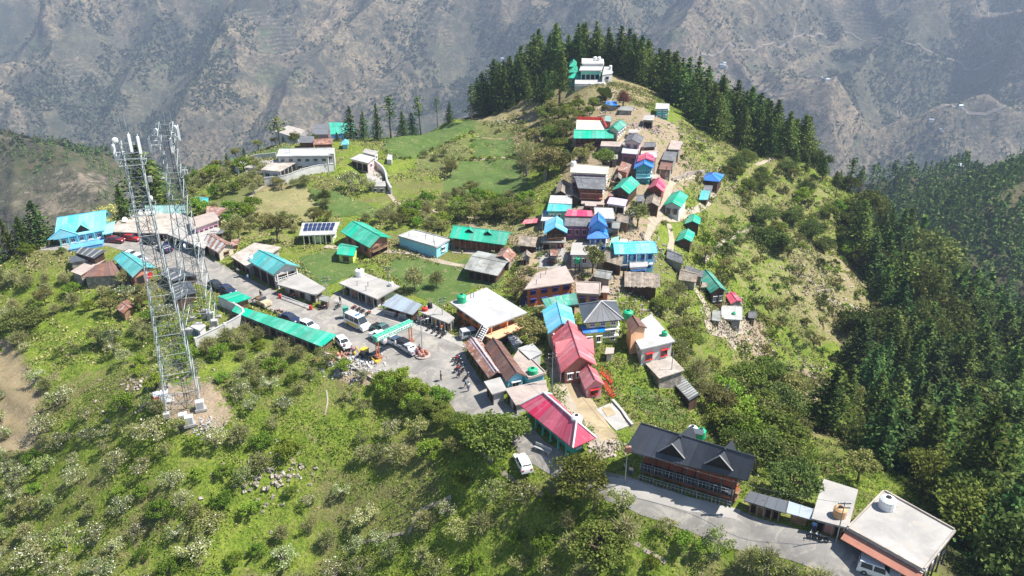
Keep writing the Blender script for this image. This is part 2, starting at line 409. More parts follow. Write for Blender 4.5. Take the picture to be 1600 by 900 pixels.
# pale scree chutes
sl = N(nt, 'ShaderNodeMapping'); sl.inputs['Scale'].default_value = (1, .22, .22); sl.inputs['Rotation'].default_value = (0, 0, .35); L(nt, pos, sl.inputs[0])
c = mixc(nt, remap(nt, noise(nt, sl.outputs[0], .02, 5, .6, .6), .62, .70, 0, .7), c, (.27,.21,.16))
c = mixc(nt, remap(nt, n3, .50, .57, 0, .7), c, (.07,.062,.045))
c = mixc(nt, remap(nt, n4, .50, .58, 0, .75), c, (.045,.05,.03))
c = mixc(nt, remap(nt, n4, .40, .32, 0, .5), c, (.30,.25,.20))
c = mixc(nt, attr(nt, 'wood'), c, mixc(nt, remap(nt, n4, .4, .6), (.035,.05,.02), (.10,.085,.05)))
principled(nt, out, c, .95, 0, mth(nt, 'ADD', mth(nt, 'MULTIPLY', n3, 1.0), mth(nt, 'MULTIPLY', n4, .5)), .6, 6, .05)

M = dict(
 white=mat('white_plaster', (.62,.61,.585), .8, .08, stain=(.45,.40,.34), sa=.2),
 cream=mat('cream_plaster', (.62,.56,.44), .85, .1, stain=(.4,.33,.25), sa=.25),
 grey=mat('grey_plaster', (.42,.41,.40), .9, .12, stain=(.25,.24,.22), sa=.3),
 stone=mat('rubble_stone', (.36,.32,.27), .95, .3, 3, stain=(.18,.16,.13), sa=.5, fine=3),
 brick=mat('brick_red', (.34,.13,.08), .9, .2, 2, stain=(.2,.09,.06), wave=('Z', 2.2, .35, (.42,.3,.22))),
 timber=mat('dark_timber', (.10,.055,.035), .8, .3, 1.5, wave=('X', 1.6, .5, (.045,.028,.02))),
 redwood=mat('red_brown_timber', (.30,.085,.05), .6, .2, 1.5, wave=('X', 1.6, .4, (.14,.04,.025))),
 orange=mat('orange_plaster', (.66,.20,.055), .8, .1, stain=(.45,.15,.06), sa=.2),
 peach=mat('peach_plaster', (.74,.42,.24), .8, .08),
 pinkw=mat('pink_plaster', (.70,.34,.38), .8, .1),
 palepink=mat('pale_pink_plaster', (.66,.50,.48), .8, .1, stain=(.45,.35,.32), sa=.25),
 terra=mat('terracotta_plaster', (.45,.20,.14), .85, .12),
 cyanw=mat('cyan_plaster', (.28,.66,.78), .75, .08, stain=(.3,.5,.55), sa=.2),
 tealw=mat('teal_plaster', (.05,.42,.38), .75, .1, stain=(.2,.4,.36), sa=.2),
 greenw=mat('mint_plaster', (.22,.60,.42), .75, .1),
 bluew=mat('blue_plaster', (.12,.35,.66), .75, .1),
 lime=mat('lime_plaster', (.55,.62,.16), .8, .08),
 palegreen=mat('pale_green_plaster', (.58,.66,.38), .8, .08),
 purplew=mat('purple_plaster', (.30,.13,.22), .8, .12),
 conc=mat('concrete_roof', (.37,.355,.335), .9, .12, .6, stain=(.36,.33,.29), sa=.35),
 concw=mat('whitewashed_roof', (.41,.41,.405), .85, .11, .6, stain=(.50,.48,.44), sa=.3),
 concd=mat('old_concrete_roof', (.44,.39,.34), .9, .16, .8, stain=(.27,.23,.19), sa=.5),
 concp=mat('pinkish_concrete_roof', (.38,.32,.285), .9, .12, .8, stain=(.42,.33,.28), sa=.4),
 rg=mat('green_sheet_roof', (.018,.40,.25), .5, .10, .5, stain=(.10,.42,.33), sa=.3, spec=.45),
 rgd=mat('dull_green_sheet_roof', (.06,.30,.22), .6, .15, .5, stain=(.2,.33,.27), sa=.4),
 rteal=mat('teal_sheet_roof', (.08,.40,.40), .5, .10, .5, stain=(.2,.42,.42), sa=.3),
 rtf=mat('faded_teal_sheet_roof', (.20,.38,.36), .6, .12, .5, stain=(.32,.36,.33), sa=.5),
 rb=mat('light_blue_sheet_roof', (.12,.56,.80), .45, .07, .5, stain=(.25,.58,.76), sa=.2, spec=.45),
 rbd=mat('deep_blue_sheet_roof', (.03,.20,.62), .45, .1, .5),
 rp=mat('crimson_sheet_roof', (.62,.075,.14), .5, .08, .5, stain=(.62,.16,.22), sa=.3),
 rpk=mat('rose_sheet_roof', (.60,.15,.17), .55, .1, .5, stain=(.62,.25,.26), sa=.3),
 rk=mat('black_sheet_roof', (.045,.052,.066), .45, .12, .5, spec=.5),
 rkg=mat('charcoal_sheet_roof', (.085,.095,.11), .5, .12, .5, spec=.45),
 rs=mat('slate_grey_roof', (.16,.165,.175), .8, .2, 1.2, stain=(.1,.1,.1)),
 rgy=mat('grey_tin_roof', (.30,.31,.29), .55, .15, .6, stain=(.2,.19,.16), sa=.4),
 rzn=mat('zinc_sheet_roof', (.42,.49,.54), .4, .12, .5, metal=.35, stain=(.32,.34,.36), sa=.4),
 rr=mat('rusty_sheet_roof', (.27,.125,.085), .75, .25, 1, stain=(.42,.33,.29), sa=.5),
 rbr=mat('brown_sheet_roof', (.20,.105,.08), .7, .15, .8, stain=(.14,.08,.065), sa=.4),
 rw=mat('wooden_shingle_roof', (.30,.25,.20), .95, .25, 2, stain=(.17,.14,.11), sa=.5, fine=3),
 lilac=mat('lilac_sheet_roof', (.48,.42,.52), .6, .1, .5),
 steel=mat('galvanised_steel', (.30,.34,.35), .55, .12, 2, metal=.25),
 iron=mat('dark_iron', (.05,.05,.055), .6, .15, 2),
 red=mat('red_paint', (.55,.04,.03), .5, .1), blue=mat('blue_paint', (.03,.16,.50), .5, .1),
 navy=mat('navy_paint', (.05,.05,.22), .6, .1), yellow=mat('yellow_paint', (.78,.50,.05), .5, .08),
 dark=mat('shaded_interior_paint', (.018,.016,.016), .9, .2), wood=mat('weathered_wood', (.24,.15,.09), .9, .25, 2),  # dark: near-black colour painting the shade inside open shopfronts and dormers
 wpaint=mat('white_paint', (.80,.80,.79), .5, .04), tankw=mat('white_tank_plastic', (.78,.78,.76), .45, .05),
 tankg=mat('green_tank_plastic', (.02,.42,.20), .45, .08), tankk=mat('black_tank_plastic', (.02,.02,.022), .45, .1), tanky=mat('tan_tank_plastic', (.55,.33,.16), .5, .08),
 rubber=mat('tyre_rubber', (.02,.02,.02), .85, .1), solar=mat('solar_cells', (.015,.03,.11), .2, .15, 2, spec=.6),
 soil=mat('yard_earth', (.36,.285,.18), .95, .15, .5, stain=(.27,.22,.12), sa=.5, fine=3),
 pathm=mat('path_dirt', (.36,.31,.24), .95, .12, 1.2, stain=(.3,.25,.17), sa=.4),
 pave=mat('pavement_concrete', (.38,.36,.33), .9, .12, .4, stain=(.32,.30,.27), sa=.4),
 farroad=mat('far_road', (.24,.20,.165), .95, .15, .1), road=mat('road_surface', (.255,.24,.22), .9, .16, .5, stain=(.36,.33,.28), sa=.3, fine=3.5),
 bark=mat('bark', (.13,.095,.07), .95, .25, 3), barkg=mat('grey_bark', (.24,.21,.18), .95, .2, 3),
 skin=mat('skin', (.30,.16,.10), .6, .05), hairm=mat('black_hair', (.012,.01,.01), .7, .1),
)
m, nt, out = nodes_mat('window_glass'); M['glass'] = m
principled(nt, out, (.03,.04,.05), .12, 0, None, spec=.6)
def fieldmat(name, a, b, d, row=None):
    m, nt, out = nodes_mat(name); pos = N(nt, 'ShaderNodeNewGeometry').outputs['Position']
    n1 = noise(nt, pos, .12, 4, .6, .6); n2 = noise(nt, pos, 1.3, 4, .7); n3 = noise(nt, pos, 4.5, 3, .7)
    c = mixc(nt, remap(nt, n1, .35, .65), a, b); c = mixc(nt, remap(nt, n2, .5, .68, 0, .9), c, d); c = mixc(nt, remap(nt, n3, .45, .62, 0, .65), c, tuple(x*.5 for x in a)); c = mixc(nt, remap(nt, noise(nt, pos, .5, 3, .6, 1), .56, .66, 0, .6), c, (.22,.19,.10))
    principled(nt, out, c, .95, 0, n3, .8, .12, .1); return m
F = dict(crop=fieldmat('field_green_crop', (.07,.13,.03), (.11,.165,.045), (.16,.17,.065)),
 dry=fieldmat('field_dry', (.30,.26,.13), (.22,.22,.09), (.13,.15,.045)),
 dark=fieldmat('field_dark_crop', (.055,.10,.022), (.08,.13,.03), (.13,.13,.05)),
 weedy=fieldmat('field_weedy', (.10,.14,.035), (.16,.17,.06), (.24,.20,.11)),
 brown=fieldmat('field_brown', (.33,.26,.16), (.28,.22,.13), (.17,.17,.07)))
LM = dict(
 blos=leafmat('fruit_tree_leaves_blossom', ((.17,.21,.06), (.27,.31,.11), (.38,.38,.19)), (.78,.76,.66), .11),
 blos2=leafmat('fruit_tree_leaves_sparse_blossom', ((.15,.20,.045), (.24,.28,.08), (.34,.34,.15)), (.66,.62,.54), .04),
 bare=leafmat('budding_twig_tips', ((.20,.20,.09), (.32,.30,.15), (.44,.40,.24)), (.24,.30,.06), .35),
 oak=leafmat('oak_leaves', ((.08,.115,.022), (.14,.185,.04), (.22,.25,.06))),
 oakd=leafmat('dark_oak_leaves', ((.055,.085,.024), (.10,.135,.035), (.165,.19,.06))),
 green=leafmat('bright_bush_leaves', ((.09,.17,.018), (.16,.25,.03), (.25,.33,.06))),
 olive=leafmat('olive_bush_leaves', ((.14,.15,.04), (.21,.22,.07), (.29,.28,.11))),
 pine=leafmat('cedar_needles', ((.034,.068,.018), (.075,.13,.030), (.16,.21,.05)), tr=.2),
 pine2=leafmat('dark_fir_needles', ((.026,.06,.020), (.058,.108,.032), (.11,.165,.05)), tr=.2),
 pale=leafmat('pale_yellow_leaves', ((.234,.234,.078), (.351,.338,.117), (.468,.442,.182))),
 red=leafmat('reddish_twigs', ((.169,.078,.058), (.247,.117,.078), (.312,.169,.117))),
 scrub=leafmat('mountain_scrub', ((.04,.055,.025), (.07,.085,.038), (.115,.115,.06)), tr=.1),
 tuft=leafmat('grass_tufts', ((.091,.156,.021), (.156,.221,.036), (.247,.273,.065)), (.30,.25,.13), .12, .3),
 tuftd=leafmat('dry_tufts', ((.169,.182,.058), (.299,.260,.130), (.429,.364,.208)), (.07,.11,.02), .35, .3),
)
# ------------------------------------------------------------------ light and air
SUN_EL, SUN_AZ = rad(57), rad(1)           # the sun stands to the right of the view, a little beyond it
sdir = Vector((math.cos(SUN_EL)*math.cos(SUN_AZ), math.cos(SUN_EL)*math.sin(SUN_AZ), math.sin(SUN_EL)))
sl = bpy.data.lights.new('sun', 'SUN'); sl.energy = 4.6; sl.angle = rad(.55); sl.color = (1, .955, .88)
so = link('sun', sl); so.rotation_euler = (-sdir).to_track_quat('-Z', 'Y').to_euler(); so.location = (60, 40, 300)
w = bpy.data.worlds.new('World'); scene.world = w; w.use_nodes = True; nt = w.node_tree
bgn = nt.nodes['Background']; sky = nt.nodes.new('ShaderNodeTexSky'); sky.sky_type = 'NISHITA'; sky.sun_disc = False
sky.sun_elevation = SUN_EL; sky.sun_rotation = math.pi/2-SUN_AZ; sky.altitude = 2200; sky.air_density = 1.1; sky.dust_density = 1.5
nt.links.new(sky.outputs[0], bgn.inputs[0]); bgn.inputs[1].default_value = .085
vs = scene.view_settings; vs.view_transform = 'Standard'; vs.look = 'None'; vs.exposure = 1.08; vs.gamma = 1; vs.use_curve_mapping = False
cy = scene.cycles; cy.use_denoising = True; cy.max_bounces = 5; cy.diffuse_bounces = 3; cy.glossy_bounces = 2; cy.transmission_bounces = 2; cy.volume_bounces = 1; cy.transparent_max_bounces = 4
try: cy.denoiser = 'OPENIMAGEDENOISE'; cy.denoising_prefilter = 'ACCURATE'
except Exception: pass
cy.use_adaptive_sampling = False; cy.caustics_reflective = False; cy.caustics_refractive = False
m = bpy.data.materials.new('haze'); m.use_nodes = True; nt = m.node_tree; nt.nodes.clear()
o_ = nt.nodes.new('ShaderNodeOutputMaterial'); v = nt.nodes.new('ShaderNodeVolumePrincipled')
v.inputs['Color'].default_value = (.50, .61, .80, 1); v.inputs['Density'].default_value = .00015; v.inputs['Anisotropy'].default_value = .1
nt.links.new(v.outputs[0], o_.inputs['Volume'])
b = MB(); b.box((0, 2300, -140), (9600, 6200, 900)); hz = b.build('haze', m); tag(hz, kind='stuff')
# ------------------------------------------------------------------ ground attributes (what grows where)
def grid_faces(nx, ny):
    j, i = np.meshgrid(np.arange(ny-1), np.arange(nx-1), indexing='ij'); a = (j*nx+i).ravel()
    return np.stack([a, a+1, a+nx+1, a+nx], 1)
ppx, ppy = proj(gx, gy, ZC)
DRY = [([(745,150),(860,120),(1000,60),(1060,130),(1000,180),(860,190),(850,262),(800,262),(735,205)],.75),
 ([(1045,175),(1150,215),(1240,240),(1340,330),(1400,480),(1370,560),(1250,520),(1160,470),(1090,330),(1040,260)],.46),
 ([(1240,390),(1420,430),(1420,530),(1330,560),(1230,470)],.6),([(1100,480),(1190,480),(1230,600),(1330,680),(1240,700),(1150,610)],.5),
 ([(390,285),(480,285),(500,350),(390,350)],.6),([(560,300),(700,320),(690,350),(590,350)],.4),([(330,330),(480,330),(460,400),(370,380)],.45),
 ([(900,560),(1040,600),(1100,680),(980,680)],.35),([(960,450),(1060,470),(1060,540),(980,520)],.4),
 ([(0,520),(30,540),(80,640),(70,720),(0,715)],.9),([(80,300),(330,290),(300,340),(80,360)],.3)]
SOIL = [([(870,190),(1000,165),(1065,200),(1090,280),(1050,330),(1010,410),(1000,460),(930,490),(830,500),(800,440),(800,380),(850,330),(880,260)],.62),
 ([(238,600),(330,585),(375,640),(345,690),(255,670)],.68),([(505,540),(560,560),(610,592),(560,606),(520,580)],1.0),
 ([(0,530),(25,545),(65,620),(60,700),(0,705)],.7),([(320,440),(380,480),(520,545),(500,552),(350,500)],.6),([(1110,490),(1200,500),(1200,560),(1150,550)],.8),
 ([(1270,370),(1400,420),(1440,480),(1350,480)],.45),([(1230,560),(1290,580),(1330,660),(1260,650)],.6),([(660,410),(730,415),(720,440),(670,435)],.9),([(860,330),(830,360),(800,380),(700,345),(800,345)],.7),
 ([(740,640),(850,730),(900,775),(850,775),(740,680)],.35),([(950,690),(1190,700),(1180,720),(1200,760),(1180,740)],.7),([(1030,640),(1100,600),(1120,640),(1100,680)],.4)]
for px_, py_, rx_ in ((80,590,22),(100,700,18),(25,740,20),(418,742,16),(255,780,20),(200,850,16),(590,730,12),(640,830,14),(480,770,18),(120,560,14),(560,700,12),(700,700,16),(330,850,14)):
    SOIL.append(([(px_+rx_*math.cos(t), py_+rx_*.45*math.sin(t)) for t in (0,1,2,3,4,5)], .8))
dryv = np.zeros_like(ZC); soilv = np.zeros_like(ZC)
for pl, a in DRY: dryv = np.maximum(dryv, inpoly(ppx, ppy, pl)*a)
for pl, a in SOIL: soilv = np.maximum(soilv, inpoly(ppx, ppy, pl)*a)
dryv = blur(dryv, 5); soilv = np.maximum(blur(soilv, 3), blur(roadm, 5)*.8)
woodv = blur((inpoly(ppx, ppy, [(1400,330),(1700,400),(1700,1100),(1520,1100),(1450,800),(1350,700),(1370,560),(1400,470)]) | (gx > 175)).astype(float), 10)
woodv = np.maximum(woodv, blur(((np.hypot((gx-30)/75, (gy-325)/38) < 1) & (gy > 292)).astype(float), 8)*.9)
woodv = np.maximum(woodv, sstep(-100, -150, gx)*.6)
woodv = np.maximum(woodv, sstep(310, 360, gy))
def setattr_(me, name, arr):
    a = me.attributes.new(name, 'FLOAT', 'POINT'); a.data.foreach_set('value', np.asarray(arr, np.float32).ravel())
me = newmesh('ground', np.stack([gx, gy, ZC], -1).reshape(-1, 3), grid_faces(len(GX), len(GY)), [MG], smooth=True)
for n_, a_ in (('dry', dryv), ('soil', soilv), ('wood', woodv)): setattr_(me, n_, a_)
tag(link('ground', me), kind='structure')
# far country as one polar sheet
rr_ = np.concatenate([np.array([0, 150, 300]), np.linspace(380, 900, 70), np.linspace(915, 1700, 60), np.linspace(1706, 3000, 240), np.linspace(3030, 5200, 60)])
th_ = np.concatenate([np.linspace(-180, -42, 50)[:-1], np.linspace(-42, 42, 760), np.linspace(42, 180, 50)[1:]])
tt, r2 = np.meshgrid(np.radians(th_), rr_)
fx = r2*np.sin(tt); fy = r2*np.cos(tt); fz = Cfar(fx, fy)
ins = np.minimum(np.minimum(fx-X0, X1-fx), np.minimum(fy-Y0, Y1-fy))
fz = fz-np.clip(ins, 0, 60)*3.0-np.where(ins > 0, 1.5, 0)
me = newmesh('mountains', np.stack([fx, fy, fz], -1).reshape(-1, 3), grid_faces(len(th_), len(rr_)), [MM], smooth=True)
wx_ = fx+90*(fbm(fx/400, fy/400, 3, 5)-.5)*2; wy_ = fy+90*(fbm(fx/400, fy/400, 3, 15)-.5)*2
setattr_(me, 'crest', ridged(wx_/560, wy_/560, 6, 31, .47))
dR, _ = segdist(fx, fy, RHILL); dL, _ = segdist(fx, fy, LHILL)
wd = np.maximum(sstep(330, 200, dR), sstep(300, 60, dL)*.85*sstep(.42, .52, fbm(fx/60, fy/60, 4, 9)))
setattr_(me, 'wood', wd)
tag(link('mountains', me), kind='structure')
# ------------------------------------------------------------------ sheets draped on the ground
def sheet(name, px, mt, dz=.06, step=1.0, wob=.0, label=None, seg=1.2, world=None):
    W = world or world_poly(px); n = len(W); ring = []
    for i in range(n):
        a = np.array(W[i]); c = np.array(W[(i+1) % n]); k = max(1, int(np.hypot(*(c-a))/seg))
        for j in range(k):
            p = a+(c-a)*j/k
            if wob: p = p+(np.array([fbm(p[0]/3, p[1]/3, 3, 201), fbm(p[0]/3, p[1]/3, 3, 231)])-.5)*2*wob
            ring.append((float(p[0]), float(p[1])))
    xs = [p[0] for p in ring]; ys = [p[1] for p in ring]
    ax, ay = np.meshgrid(np.arange(math.ceil(min(xs)), max(xs), step), np.arange(math.ceil(min(ys)), max(ys), step))
    ax, ay = ax.ravel(), ay.ravel(); k = inpoly(ax, ay, ring)
    allp = ring+list(zip(ax[k].tolist(), ay[k].tolist())); nr = len(ring)
    vo, eo, fo, _, _, _ = geometry.delaunay_2d_cdt([Vector(p) for p in allp], [(i, (i+1) % nr) for i in range(nr)], [], 1, .001)
    vx = np.array([v.x for v in vo]); vy = np.array([v.y for v in vo]); z = H(vx, vy)+dz
    me = newmesh(name, np.stack([vx, vy, z], 1), [tuple(f) for f in fo], [mt], smooth=True)
    return tag(link(name, me), label, kind='structure')
def ribbon(name, px, width, mt, dz=.09, label=None):
    W = [G(a, b) for a, b in px]; pts_ = []
    for a, c in zip(W[:-1], W[1:]):
        k = max(1, int(np.hypot(*(c-a)[:2])/.8))
        for j in range(k): pts_.append(a+(c-a)*j/k)
    pts_.append(W[-1]); pts_ = np.array(pts_)[:, :2]
    for _ in range(3): pts_[1:-1] = (pts_[:-2]+2*pts_[1:-1]+pts_[2:])/4
    t = np.gradient(pts_, axis=0); t /= np.linalg.norm(t, axis=1)[:, None]+1e-9; nn = np.stack([-t[:, 1], t[:, 0]], 1)
    wv = width*(.75+.5*fbm(pts_[:, 0]/2, pts_[:, 1]/2, 2, 301))[:, None]/2
    rows = []
    for s in (-1, -.33, .33, 1):
        q = pts_+nn*wv*s; rows.append(np.stack([q[:, 0], q[:, 1], H(q[:, 0], q[:, 1])+dz], 1))
    V = np.stack(rows, 1).reshape(-1, 3)
    return tag(link(name, newmesh(name, V, grid_faces(4, len(pts_)), [mt], smooth=True)), label, kind='structure')
sheet('road', ROADPX, M['road'], .05, wob=.15)
sheet('pavement', [(945,745),(990,752),(1080,778),(1158,797),(1150,812),(1075,800),(1000,780),(950,770)], M['pave'], .08, 1)
sheet('pavement', [(530,462),(590,484),(645,503),(720,528),(728,545),(700,533),(640,512),(585,492),(520,470)], M['pave'], .08, 1)
for nm_, px_ in (('crop', [(466,402),(522,389),(530,402),(556,412),(572,425),(535,436),(505,450),(470,425)]),
  ('crop', [(615,405),(660,400),(735,428),(788,432),(776,452),(740,448),(715,470),(690,478),(655,465),(628,445),(607,428)]),
  ('crop', [(320,262),(360,245),(425,227),(450,236),(408,248),(368,262),(345,268)]),
  ('crop', [(482,294),(530,302),(588,324),(600,344),(520,338),(492,318)]),
  ('dry', [(398,302),(478,292),(500,322),(490,348),(440,350),(392,345),(386,322)]),
  ('crop', [(600,236),(614,208),(690,196),(745,188),(741,205),(700,222),(642,248),(612,250)]),
  ('weedy', [(742,190),(802,192),(806,214),(738,208)]),
  ('crop', [(737,211),(802,216),(806,244),(740,246)]),
  ('weedy', [(650,250),(700,224),(734,212),(736,246),(712,250),(690,270),(650,268)]),
  ('crop', [(722,251),(804,249),(830,290),(834,305),(758,308),(692,304),(694,278)]),
  ('weedy', [(328,318),(360,298),(396,290),(386,318),(352,345),(340,326)]),
  ('dry', [(738,345),(838,345),(842,362),(800,366),(742,352)]),
  ('dark', [(1128,372),(1185,330),(1195,340),(1150,385),(1110,400)]),
  ('brown', [(-20,525),(18,534),(28,572),(56,622),(66,680),(52,704),(-20,712)]),
  ('crop', [(700,415),(740,400),(760,405),(735,425)]),
  ('crop', [(985,600),(1040,622),(1075,650),(1040,665),(1000,640)])):
    sheet('field', px_, F[nm_], .05, 1, .5)
sheet('yard', [(877,600),(902,596),(925,625),(965,682),(962,690),(935,690),(925,668),(888,640)], M['soil'], .07, 1, .2)
for px_, w_ in (([(398,300),(415,288),(440,287)],1.2),([(350,346),(375,325),(385,312),(398,300)],1.3),([(604,300),(620,318),(660,328),(700,335),(760,342)],1.2),
  ([(508,385),(560,392),(640,395),(700,412),(735,418)],1.6),([(960,140),(952,160),(930,172),(915,182)],1.3),([(1020,182),(995,205),(972,222),(955,250),(945,300),(935,330),(925,345)],1.7),
  ([(925,345),(905,365),(885,385),(870,400),(862,420),(858,450)],2.0),([(1112,283),(1075,275),(1050,285),(1040,310),(1030,335),(1015,360),(1010,378)],1.5),([(1015,345),(1060,342),(1095,325),(1115,300),(1122,290)],1.8),
  ([(1045,350),(1050,375),(1045,400),(1060,412)],1.3),([(1112,400),(1130,375),(1165,362),(1180,350)],1.0),([(1180,258),(1215,245),(1240,240)],1.2),([(1100,410),(1115,385)],1.1),
  ([(1085,450),(1100,470),(1110,500),(1150,545)],1.6),([(860,560),(872,590),(880,625),(905,660),(930,690),(950,715)],2.4),([(640,832),(648,805),(665,790),(690,788),(705,778)],.5),
  ([(560,850),(600,838),(640,832)],.4),([(510,610),(514,630),(508,650)],.3),([(1290,470),(1340,480),(1380,500)],1.2),([(965,830),(1000,855),(1040,880)],.45),([(745,700),(790,745),(850,775)],.45),([(735,250),(805,246)],.8),([(1245,430),(1270,440),(1280,460)],.9)):
    ribbon('path', px_, w_, M['pathm'])
# ------------------------------------------------------------------ windows, doors, shutters (shared meshes)
_WM = {}; SCL = [1.0]; FOOT = []
ZS = blur(ZC, 8)
def HS(x, y): return bil(ZS, x, y)
def win_parts(w, h, fr='wpaint', style='win'):
    k = (round(w, 1), round(h, 1), fr, style)
    if k in _WM: return _WM[k]
    w, h = k[0], k[1]; b = MB(); p = MB(); t = .09
    for s in (-1, 1): b.box((s*(w/2-t/2), -.03, 0), (t, .12, h))
    for s in (-1, 1): b.box((0, -.03, s*(h/2-t/2)), (w-2*t, .12, t))
    if style == 'win':
        b.box((0, -.03, 0), (.05, .1, h-2*t)); b.box((0, -.10, -h/2-.04), (w+.2, .24, .08)); b.box((0, -.2, h/2+.08), (w+.3, .45, .07))
        p.box((0, .0, 0), (w-2*t-.01, .05, h-2*t-.01))
    elif style == 'door':
        p.box((0, 0, -.02), (w-2*t-.01, .05, h-2*t-.03)); b.box((0, -.03, h*.28), (w-2*t, .08, .06))
    else:
        p.box((0, .0, 0), (w-2*t-.01, .05, h-2*t-.01))
        if style == 'shut':
            for q in range(int(h/.16)): p.box((0, -.035, -h/2+.16+q*.16), (w-2*t-.02, .02, .05))
    _WM[k] = (newmesh('frame', b.v, b.f, [M[fr]]), newmesh('pane', p.v, p.f, [M['glass']])); return _WM[k]
def opening(rt, pos, ang, w, h, kind, fr='wpaint', fill=None):
    a, b = win_parts(w, h, fr, {'window': 'win', 'door': 'door', 'shutter': 'shut', 'shop_opening': 'open'}[kind])
    o = link(kind, a, rt, pos, ang); c = link('pane' if kind == 'window' else 'panel', b, o)
    c.material_slots[0].link = 'OBJECT'; c.material_slots[0].material = M[fill or {'window': 'glass', 'door': 'wood', 'shutter': 'rgy', 'shop_opening': 'dark'}[kind]]  # shop_opening is a closed panel, its inner shade painted on by the dark fill
    return o
def facade(rt, p, q, z0, z1, spec):
    """spec: list of (kind, n, ...) placed on the wall from p to q (local 2D, outside on the right-hand side)"""
    p = Vector(p); q = Vector(q); d = q-p; Lw = d.length
    if Lw < 1.0: return
    d.normalize(); nrm = Vector((d.y, -d.x)); ang = math.atan2(d.y, d.x); Hh = z1-z0
    at = lambda t, z, off=.04: (p.x+d.x*t+nrm.x*off, p.y+d.y*t+nrm.y*off, z)
    for s in spec:
        k = s[0]; sc_ = SCL[0]
        if k in ('rail', 'deck', 'band'): s = (k, s[1]*sc_)+tuple(s[2:])
        if k == 'band': s = (k, s[1], s[2]*sc_)+tuple(s[3:])
        if k == 'panel': s = (k, s[1]*sc_, s[2]*sc_)+tuple(s[3:])
        if k == 'win':
            n, fl = s[1], s[2]; fr = s[3] if len(s) > 3 else 'wpaint'; fh = Hh/fl
            ww = min(1.3, Lw/n*.5); wh = min(1.25, fh*.42)
            for f in range(fl):
                for i in range(n): opening(rt, at(Lw*(i+.5)/n, z0+f*fh+fh*.56), ang, ww, wh, 'window', fr)
        elif k == 'door':
            u = s[1]; fl = s[2] if len(s) > 2 else None
            dh = min(2.0, Hh*.8); opening(rt, at(Lw*u, z0+dh/2+.02), ang, .9, dh, 'door', 'wood', fl)
        elif k == 'shop':
            n, cols = s[1], s[2]; ww = Lw/n*.86; sh = min(2.5, Hh*.8)
            for i in range(n):
                cc = cols[i % len(cols)]
                if cc == 'o': opening(rt, at(Lw*(i+.5)/n, z0+sh/2+.05), ang, ww, sh, 'shop_opening', 'wood')
                else: opening(rt, at(Lw*(i+.5)/n, z0+sh/2+.05), ang, ww, sh, 'shutter', 'grey' if 'grey' in M else 'wood', cc)
        elif k == 'posts':
            n, off = s[1], s[2]; mt = s[3] if len(s) > 3 else 'wpaint'
            for i in range(n):
                b = MB(); b.box((0, 0, (z1-z0)/2), (.16, .16, z1-z0-.02)); b.box((0, 0, .12), (.26, .26, .24))
                x = at(.15+(Lw-.3)*i/(n-1), z0, off); b.build('post', M[mt], rt, x, ang)
        elif k == 'rail':
            zz, off, mt = s[1], s[2], s[3]; b = MB(); zz = z0+zz
            def A3(t, z, o=off): return at(t, z, o)
            for z in (.85, .45): b.tube(A3(0, zz+z), A3(Lw, zz+z), .035, n=4)
            nb = max(3, int(Lw/.45))
            for i in range(nb+1): b.tube(A3(Lw*i/nb, zz), A3(Lw*i/nb, zz+.85), .022 if i % 4 else .045, n=4)
            b.build('railing', M[mt], rt)
        elif k == 'deck':
            zz, off, mt = s[1], s[2], s[3]; b = MB()
            c = at(Lw/2, z0+zz-.09, off/2+.03); b.box(c, (Lw, off, .16), ang); b.build('balcony', M[mt], rt)
        elif k == 'band':
            zz, hh, mt = s[1], s[2], s[3]; b = MB(); b.box(at(Lw/2, z0+zz, .05), (Lw-.02, .06, hh), ang); b.build('wall_band', M[mt], rt)
        elif k == 'panel':
            za, zb, mt, n = s[1], s[2], s[3], s[4]
            for i in range(n):
                b = MB(); b.box((0, 0, 0), (Lw/n-.12, .05, zb-za)); b.build('wall_panel', M[mt], rt, at(Lw*(i+.5)/n, z0+(za+zb)/2, .05), ang)
